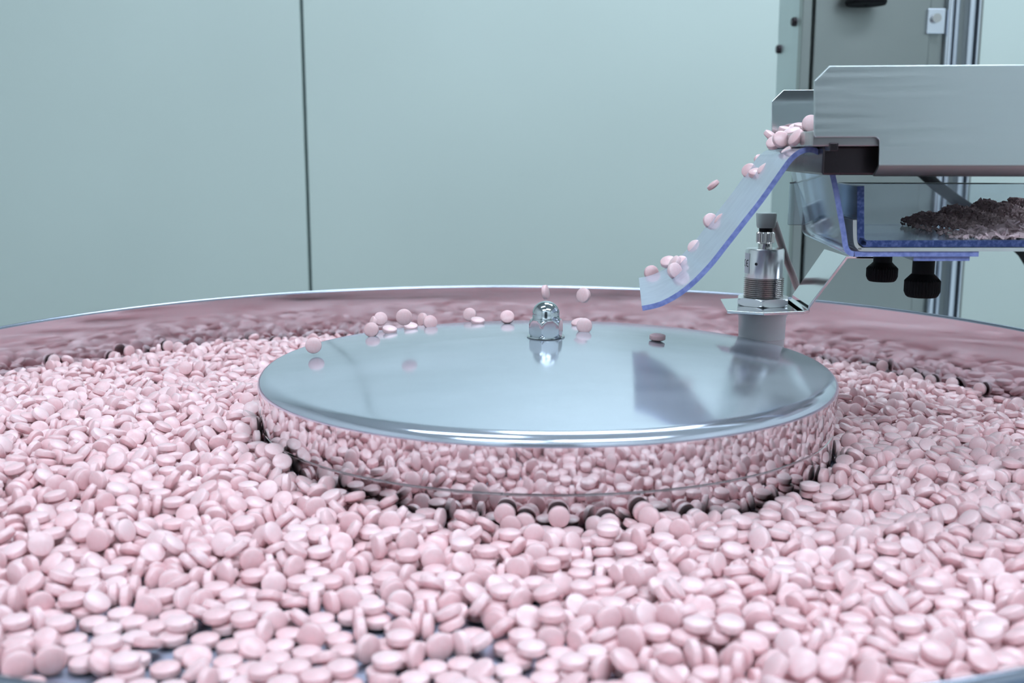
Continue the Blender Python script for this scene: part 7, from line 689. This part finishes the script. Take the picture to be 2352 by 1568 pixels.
# chute: one bent clear sheet
outer=[(1475,708),(1520,697),(1574,665),(1627,614),(1668,563),(1708,512),(1748,461),(1788,405),(1815,368),(1836,350),(1858,343.5),(1879,349),(1895,362),(1909,391),(1919,432),(1930,493),(1938,536),(1942,564),(1949,578),(1962,583),(1990,583),(2248,583)]
cl=pts(outer,WN)
def spline(p,sub=5):
    r=[]
    for i in range(len(p)-1):
        p0,p1,p2,p3=p[max(i-1,0)],p[i],p[i+1],p[min(i+2,len(p)-1)]
        for s_ in range(sub):
            t=s_/sub; r.append(tuple(.5*((2*p1[q])+(-p0[q]+p2[q])*t+(2*p0[q]-5*p1[q]+4*p2[q]-p3[q])*t*t+(-p0[q]+3*p1[q]-3*p2[q]+p3[q])*t**3) for q in (0,1)))
    r.append(p[-1]); return r
cl=spline(cl,4); TH=.0022
def offs(p,d):
    r=[]
    for i in range(len(p)):
        a=Vector(p[max(i-1,0)]); b=Vector(p[min(i+1,len(p)-1)]); t=(b-a).normalized(); n_=Vector((-t.y,t.x)); r.append((p[i][0]+n_.x*d,p[i][1]+n_.y*d))
    return r
def sheet(cl,th,w0,w1,nw=4,me_=1,film=None):
    A=offs(cl,th/2); B=offs(cl,-th/2); n=len(cl); mb=MB(); v=[];fl=[]
    for j in range(nw+1):
        w_=w0+(w1-w0)*j/nw
        for q in (A,B):
            for i,(u,z) in enumerate(q): v.append(uw(u,w_,z)); fl.append(i)
    f=[];m=[]
    s=2*n
    for j in range(nw):
        for i in range(n-1):
            f.append((j*s+i,j*s+i+1,(j+1)*s+i+1,(j+1)*s+i)); m.append(0)
            f.append((j*s+n+i,(j+1)*s+n+i,(j+1)*s+n+i+1,j*s+n+i+1)); m.append(0)
        f.append((j*s,(j+1)*s,(j+1)*s+n,j*s+n)); m.append(0)
        f.append((j*s+n-1,j*s+2*n-1,(j+1)*s+2*n-1,(j+1)*s+n-1)); m.append(me_)
    for i in range(n-1):
        f.append((i,n+i,n+i+1,i+1)); m.append(me_)
        f.append((nw*s+i,nw*s+i+1,nw*s+n+i+1,nw*s+n+i)); m.append(0)
    mb.v=[tuple(p) for p in v]; mb.f=f; mb.m=m
    return mb,fl
chute=thing('clear_chute',uw(.1,.5,-.05),'bent clear bluish plastic chute dropping tablets onto the lid','chute')
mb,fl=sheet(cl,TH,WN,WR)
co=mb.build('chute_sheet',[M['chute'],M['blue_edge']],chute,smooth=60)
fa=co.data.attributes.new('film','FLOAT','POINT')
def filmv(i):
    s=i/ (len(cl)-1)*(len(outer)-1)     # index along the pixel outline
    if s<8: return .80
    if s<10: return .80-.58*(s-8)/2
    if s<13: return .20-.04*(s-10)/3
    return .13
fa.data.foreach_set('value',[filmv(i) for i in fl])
# clamp strip under the chute foot
cu=pts([(2100,594),(2229,594)],WN)
mb,_=sheet(cu,.0020,WN+.001,WR-.004,2)
mb.build('clamp_strip',[M['clear'],M['blue_edge']],chute,smooth=60)
def knob(px,ytop,yneck,ybot,Yk,rn,rh,name='clamp_knob'):
    c=at(px,ytop,Yk); zt_=c.z; zn=at(px,yneck,Yk).z; zl=at(px,ybot,Yk).z
    mb=MB(); mb.lathe([(rn*.0,zt_+.0005),(rn,zt_+.0005),(rn,zn+.001),(rn*1.25,zn-.0002),(rh*.86,zn-.001)],48,(c.x,c.y,0))
    n=108; v=[]; zz=[zn-.001,zn-.0022,zl+.0022,zl+.0004,zl-.0003]; rs=[.86,1,1,.9,.80]
    for z,k_ in zip(zz,rs):
        for i in range(n):
            r=rh*k_*(1-(.045 if i%3==0 and k_>.85 else 0)); a=2*PI*i/n; v.append((c.x+r*math.cos(a),c.y+r*math.sin(a),z))
    f=[]
    for j in range(len(zz)-1):
        for i in range(n): f.append((j*n+i,j*n+(i+1)%n,(j+1)*n+(i+1)%n,(j+1)*n+i))
    f.append(tuple((len(zz)-1)*n+i for i in range(n))); mb.add(v,f)
    o=mb.build(name,M['black'],chute,smooth=30); o['label']='black knurled thumb knob'; return o
knob(2122,600,633,680,.470,.0047,.0077)
knob(2028,590,606,644,.530,.0045,.0076)

# crumb box
box=thing('crumb_box',uw(.25,.5,-.04),'clear plastic box with dark blue edges holding broken tablet crumbs','box')
bl=pts([(1977,427),(1977,540),(1979,552),(1984,557),(1993,559.5),(2100,559.5),(2352,559),(2640,558.5)],WN)
mb,_=sheet(spline(bl[:1],1)+spline(bl,4) if False else spline(bl,4),.0028,WN,WR)
mb.build('box_sheet',[M['clear'],M['navy_edge']],box,smooth=60)
ua_,zta=onw(1973,427,WN); _,zba=onw(1973,555,WN); ue_=onw(2640,427,WN)[0]
MB().box((ua_-.012,WR,zba),(ue_,WR+.0022,zta-.0018),0,uw).build('back_panel',M['clear'],box,bevel=.0003)
MB().box((ua_-.012,WR-.0002,zta-.0018),(ue_,WR+.0024,zta-.0012),0,uw).build('panel_rim',M['grey_plastic'],box)
MB().box((ue_-.002,WN+.0005,zba+.004),(ue_+.0004,WR-.0001,zta-.001),0,uw).build('end_panel',M['clear'],box,bevel=.0003)
# steel angle below the box
hold=thing('box_bracket',uw(.25,.5,-.045),'thin satin steel angle strip under the crumb box','bracket')
bk=pts([(1963.5,505),(1964,545),(1967,562),(1975,570),(1986,573),(2100,573),(2352,573),(2640,573)],WN-.0005)
mb,_=sheet(spline(bk,4),.0015,WN-.0005,WR+.002,2,0)
mb.build('angle_strip',M['bracket_white'],hold,smooth=60)

# crumbs in the box
cr=random.Random(3); v=[];f=[];tone=[]
zfl=bl[-2][1]+.0016
uL=onw(2050,540,WR)[0]; uR=onw(2560,540,WN)[0]
def ctop(u,wn):   # mound height, wn 0 near .. 1 far
    t=max(0,min(1,(u-uL-.010*(1-wn)*2.2)/(uR-uL)*1.25)); return .0115*t**.6*(.15+.85*min(1,wn*1.5))*(.85+.3*math.sin(u*420+wn*3)*.5)+.0008*t
def shard(c,s,tn):
    ax=Vector((cr.gauss(0,1),cr.gauss(0,1),cr.gauss(0,1))).normalized(); q=Matrix.Rotation(cr.uniform(0,6.28),3,ax)
    k_=cr.choice((4,5)); b=len(v); h=s*cr.uniform(.12,.3)
    ring=[(s*cr.uniform(.5,1)*math.cos(2*PI*i/k_+cr.uniform(-.3,.3)),s*cr.uniform(.5,1)*math.sin(2*PI*i/k_+cr.uniform(-.3,.3))) for i in range(k_)]
    for z in (-h,h):
        for a_,b__ in ring: v.append(tuple(Vector(c)+q@Vector((a_,b__,z)))); tone.append(tn)
    f.append(tuple(b+i for i in range(k_))); f.append(tuple(b+k_+i for i in range(k_-1,-1,-1)))
    for i in range(k_): f.append((b+(i+1)%k_,b+i,b+k_+i,b+k_+(i+1)%k_))
for i in range(9500):
    u=uL+(uR-uL)*cr.random()**.75; wn=cr.random(); h=ctop(u,wn)
    if h<.0012 and cr.random()<.85: continue
    zz=zfl+h*(1-.35*cr.random()**2)+.0004
    s=cr.uniform(.0006,.0018)*(1.0 if cr.random()<.9 else 1.5)
    tn=(.05+.35*cr.random()) if wn>.35 else (.55+.45*cr.random())
    if h>.011 and wn>.3: tn*=.6
    shard(uw(u,WN+.002+(WR-WN-.005)*wn,zz),s,tn)
for i in range(260):
    u=uL+.012+(uR-uL-.016)*cr.random()**.8; wn=cr.random()*.35; h=ctop(u,wn)
    b_=len(v); s_=cr.uniform(.0014,.0034); a_=cr.uniform(0,6.3); c0=uw(u,WN+.002+(WR-WN-.005)*wn,zfl+h+.0004+cr.random()*.001)
    k_=cr.choice((3,4,5)); q=Matrix.Rotation(cr.gauss(0,.5),3,'X')@Matrix.Rotation(cr.gauss(0,.5),3,'Y'); tn=cr.uniform(.6,1)
    for z in (-.0003,.0003):
        for t in range(k_): v.append(tuple(c0+q@Vector((s_*math.cos(a_+2*PI*t/k_),s_*.7*math.sin(a_+2*PI*t/k_),z)))); tone.append(tn)
    f.append(tuple(b_+t for t in range(k_))); f.append(tuple(b_+k_+t for t in range(k_-1,-1,-1)))
    for t in range(k_): f.append((b_+(t+1)%k_,b_+t,b_+k_+t,b_+k_+(t+1)%k_))
mb=MB(); mb.v=v; mb.f=f; mb.m=[0]*len(f)
co=mb.build('tablet_crumbs',M['crumb'],None,smooth=10)
ta=co.data.attributes.new('tone','FLOAT','POINT'); ta.data.foreach_set('value',tone)
tag(co,'brown and pink crumbs of broken tablets heaped in the clear box','crumbs',None,'stuff')
c_=at(2184,541,.462); ch=MB()
ch.prism([Vector((c_.x-.0019,c_.y,c_.z-.0012)),Vector((c_.x+.0008,c_.y,c_.z-.0013)),Vector((c_.x+.0020,c_.y,c_.z+.0002)),Vector((c_.x+.0006,c_.y,c_.z+.0010)),Vector((c_.x-.0014,c_.y,c_.z+.0013))],(.0004,.0014,.0003))
tag(ch.build('tablet_fragment',M['white_chip'],None,bevel=.0001),'small white tablet fragment near the front edge of the clear box','fragment')

# ------------------------------------------------------------------ level sensor on its bracket
SX,SY=.1376*1.0,.580
def zz(py,Y_=SY): return at(1757,py,Y_).z
zp=zz(699)
sb=thing('sensor_bracket',(SX,SY,zp),'bent polished steel bracket holding the level sensor','bracket')
pa=[(1655,686,.603),(1670,713,.556),(1755,718,.5475),(1848,714,.5525),(1812,688,.600),(1700,684,.607)]
pp=[]
for a,b,Yq in pa:
    q=at(a,b,Yq); t=zp/ray(a,b).z; q=ray(a,b)*t; pp.append(Vector((q.x,q.y,zp)))
mb=MB().prism(pp,(0,0,-.0016)); mb.build('plate',M['steel_bright'],sb,bevel=.0004)
# strap rising to the right and folding under the chute foot
nA,fA=pp[3],pp[4]
rn=at(1944,588,.5475*.985); rf=at(1897,571,.600)
zt2=(rn.z+rf.z)/2
rn=ray(1944,588)*(zt2/ray(1944,588).z); rf=ray(1893,572)*(zt2/ray(1893,572).z)
rows=[(nA-Vector((.004,0,0)),fA-Vector((.004,0,0))),(nA,fA),(nA+(rn-nA)*.04+Vector((.001,0,-.0004)),fA+(rf-fA)*.04+Vector((.001,0,-.0004))),(nA+(rn-nA)*.10,fA+(rf-fA)*.10),(rn,rf),(rn+Vector((.016,-.002,0.0)),rf+Vector((.016,-.002,0.0)))]
v=[];f=[]
for i,(a,b) in enumerate(rows):
    v+=[a,b,a-Vector((-.0009,0,.0013)),b-Vector((-.0009,0,.0013))]
for i in range(len(rows)-1):
    a=4*i; f+=[(a,a+1,a+5,a+4),(a+2,a+6,a+7,a+3),(a,a+4,a+6,a+2),(a+1,a+3,a+7,a+5)]
f+=[(0,2,3,1),(4*len(rows)-4,4*len(rows)-3,4*len(rows)-1,4*len(rows)-2)]
MB().add(v,f).build('strap',M['steel_bright'],sb,bevel=.0003,smooth=20)

sn=thing('level_sensor',(SX,SY,-.142),'chrome threaded level sensor with knurled ring and grey cap above a white tube','sensor')
C_=(SX,SY,0)
# white tube under the plate
zt_=zp-.0016
MB().lathe([(.004,zt_),(.0140,zt_),(.0140,zt_-.003),(.0128,zt_-.005),(.0125,zt_-.016),(.0127,zt_-.0165),(.0122,zt_-.017),(.0122,-.136),(.004,-.137),(.004,zt_)],64,C_).build('guard_tube',M['white_plastic'],sn,smooth=40)
hx=MB(); hexprism(hx,C_,.0153,zp+.0001,zp+.0044,math.radians(-15)); hx.build('lock_nut',M['bracket_white'],sn,smooth=22)
# threaded barrel
z0=zp+.0044; z1=zz(636,SY); rb=.01075; pr=[(.002,z0-.004),(rb*.95,z0-.004)]; nthr=10; dz=(z1-z0)/nthr
for i in range(nthr):
    pr+=[(rb*.905,z0+dz*i),(rb*1.005,z0+dz*(i+.4)),(rb*1.005,z0+dz*(i+.6)),(rb*.905,z0+dz*(i+.98))]
MB().lathe(pr,64,C_).build('threaded_barrel',M['nickel'],sn,smooth=25)
z2=zz(570); rb2=.0104
MB().lathe([(rb2*.9,z1-.0003),(rb2,z1),(rb2,z2-.0008),(rb2*.95,z2),(.003,z2)],64,C_).build('body',M['sensor_steel'],sn,smooth=35)
z3=zz(561); z4=zz(558); z5=zz(532); z6=zz(523); z7=zz(489)
MB().lathe([(.0038,z2-.0002),(.0038,z3),(.0034,z4),(.0034,z4+.001)],40,C_).build('neck',M['nickel'],sn,smooth=35)
# knurled ring
n=96; v=[];zs_=[z4,z4+.0007,z5-.0007,z5]; rr=[.0044,.0050,.0050,.0044]
for z,r in zip(zs_,rr):
    for i in range(n):
        q=r*(1-(.05 if i%3==0 else 0)); a=2*PI*i/n; v.append((SX+q*math.cos(a),SY+q*math.sin(a),z))
f=[(j*n+i,j*n+(i+1)%n,(j+1)*n+(i+1)%n,(j+1)*n+i) for j in range(3) for i in range(n)]+[tuple(range(n-1,-1,-1)),tuple(3*n+i for i in range(n))]
MB().add(v,f).build('knurled_ring',M['nickel'],sn,smooth=20)
MB().lathe([(.0036,z5-.0002),(.0036,z6+.0002),(.001,z6+.0002)],32,C_).build('gasket',M['black'],sn)
# cap: rounded tapering block, elbow to the cable
cw=.0052; v=[]
for z,k_ in ((z6,.84),(z6+.0012,.92),(z7-.0008,1.0),(z7,.95)):
    n=32
    for i in range(n):
        a=2*PI*i/n; c,s=math.cos(a),math.sin(a); p_=4
        q=(abs(c)**p_+abs(s)**p_)**(-1/p_); v.append((SX+cw*k_*q*c,SY+cw*k_*q*s*.9,z))
f=[(j*n+i,j*n+(i+1)%n,(j+1)*n+(i+1)%n,(j+1)*n+i) for j in range(3) for i in range(n)]+[tuple(range(n-1,-1,-1)),tuple(3*n+i for i in range(n))]
MB().add(v,f).build('cap',M['grey_plastic'],sn,smooth=40)
cp=[at(1776,508,.583),at(1786,535,.588),at(1797,568,.594),at(1808,600,.600),at(1821,632,.606),at(1829,655,.608),at(1834,668,.610)]
MB().tube(cp,[.0022,.0021,.0020,.0020,.0020,.0020,.0020],14).build('cable',M['cable'],sn,smooth=60)
# sticker with its print, and the little indicator hole
def onbody(ang,z,r=rb2+.00012): return Vector((SX+r*math.sin(ang),SY-r*math.cos(ang),z))
a0_,a1_=math.radians(-112),math.radians(-62); zs0,zs1_=zz(626),zz(580); n=10
v=[];f=[]
for i in range(n+1):
    a=a0_+(a1_-a0_)*i/n; v+=[onbody(a,zs0),onbody(a,zs1_),onbody(a,zs0,rb2-.0002),onbody(a,zs1_,rb2-.0002)]
for i in range(n): a=4*i; f+=[(a,a+4,a+5,a+1),(a+2,a+3,a+7,a+6),(a+1,a+5,a+7,a+3),(a,a+2,a+6,a+4)]
st=MB().add(v,f).build('sticker',M['label'],sn)
# CE mark: two arcs and a bar wrapped on the barrel
def wrapstroke(mb,pts2,wd,base):
    for (a,b) in zip(pts2[:-1],pts2[1:]):
        d=Vector((b[0]-a[0],b[1]-a[1])); n_=Vector((-d.y,d.x)).normalized()*wd/2; e=d.normalized()*wd*.25
        q=[(a[0]+n_.x-e.x,a[1]+n_.y-e.y),(b[0]+n_.x+e.x,b[1]+n_.y+e.y),(b[0]-n_.x+e.x,b[1]-n_.y+e.y),(a[0]-n_.x-e.x,a[1]-n_.y-e.y)]
        b_=len(mb.v); mb.add([onbody(base[0]+x/rb2,base[1]+y,rb2+.00022) for x,y in q]+[onbody(base[0]+x/rb2,base[1]+y,rb2+.0001) for x,y in q],[(0,1,2,3),(7,6,5,4),(0,4,5,1),(1,5,6,2),(2,6,7,3),(3,7,4,0)])
ce=MB(); zc=zz(603); h=.0017
for cx in (-.0040,-.0006):
    arcp=[(cx+h*math.cos(math.radians(t)),h*math.sin(math.radians(t))) for t in range(80,281,20)]
    wrapstroke(ce,arcp,.0005,(math.radians(-66),zc))
wrapstroke(ce,[(-.0006-h,0),(-.0008,0)],.0005,(math.radians(-66),zc))
ce.build('print',M['ink'],st)
q=onbody(math.radians(-38),zz(603),rb2); nrm=Vector((math.sin(math.radians(-38)),-math.cos(math.radians(-38)),0))
MB().tube([q-nrm*.0003,q+nrm*.00015],.00078,16).build('indicator_hole',M['ink'],sn)

# ------------------------------------------------------------------ machine column behind the bowl
YC=1.0
def cx_(px,Y_=YC): return at(px,355,Y_).x
col=thing('machine_column',(cx_(1990),YC+.1,FL),'dark steel machine column behind the right of the bowl','column')
MB().box((cx_(1822),YC,FL),(cx_(2112),YC+.078,CL-.3)).build('housing',[M['steel_side']],col,bevel=.0015)
MB().box((cx_(1822)-.0004,YC-.012,FL),(cx_(1843),YC+.0005,CL-.3)).build('edge_strip',M['steel_dull'],col,bevel=.001)
MB().box((cx_(1848),YC-.014,FL+.05),(cx_(2105),YC+.0005,CL-.32)).build('front_panel',M['steel_dull'],col,bevel=.0015)
MB().box((cx_(2105)+.0008,YC-.006,FL),(cx_(2229),YC+.07,CL-.3)).build('guide_post',M['steel_dull'],col,bevel=.001)
for px,r in ((2150,.0035),(2168,.0022)):
    x=cx_(px); MB().lathe([(r,FL+.1),(r,CL-.31)],24,(x,YC-.006-r,0)).build('guide_rod',M['alu'],col)
for a,b,dp in ((2186,2196,.012),(2199,2203,.008),(2207,2212,.011)):
    MB().box((cx_(a),YC-.006-dp,FL+.1),(cx_(b),YC-.0055,CL-.31)).build('rail',M['alu'],col,bevel=.0008)
for px,py,Yq in ((1790,113,YC+.066),(1829,50,YC+.012)):
    c=at(px,py,Yq); x=cx_(1822)
    MB().tube([Vector((x+.0005,Yq,c.z)),Vector((x-.003,Yq,c.z)),Vector((x-.0042,Yq,c.z))],[.0042,.0042,.003],16)  .build('screw',M['dark_steel'],col)
c=at(2145,47,YC-.012)
MB().box((c.x-.008,YC-.018,c.z-.012),(c.x+.008,YC-.006,c.z+.010)).build('rod_clamp',M['alu'],col,bevel=.001)
MB().tube([Vector((c.x-.001,YC-.0182,c.z+.001)),Vector((c.x-.001,YC-.022,c.z+.001))],.004,16).build('screw',M['nickel'],col)
# black handle at the top edge of the picture
a=at(1933,16,YC-.02); b=at(2025,16,YC-.02); zt_=at(1980,-70,YC-.02).z
kn=MB(); cxk=(a.x+b.x)/2; rk=(b.x-a.x)/2
kn.lathe([(.002,a.z),(rk*.94,a.z),(rk,a.z+.0025),(rk*.93,a.z+.006),(rk*.78,a.z+.014),(rk*.70,zt_),(.002,zt_)],40,(cxk,YC-.014-rk,0))
ko=kn.build('handle_knob',M['black'],col,smooth=40); ko['label']='black flared hand knob'
MB().box((cxk-.006,YC-.016-rk*.5,zt_-.012),(cxk+.006,YC-.0135,zt_-.002)).build('handle_stem',M['black'],ko)

# black hose from the tray down to the right
hose=thing('black_hose',at(2200,440,.80),'slanting black hose seen through the clear box','hose')
hp=[at(2060,330,.80),at(2110,388,.80),at(2150,425,.80),at(2200,462,.80),at(2245,492,.80),at(2300,530,.81),at(2350,580,.83),at(2400,660,.86)]
MB().tube(hp,.0042,16).build('hose_tube',M['black'],hose,smooth=60)

# ------------------------------------------------------------------ lift everything to its height above the floor
for o in list(bpy.data.objects):
    if o.parent is None: o.location.z+=ZC
bpy.context.view_layer.update()
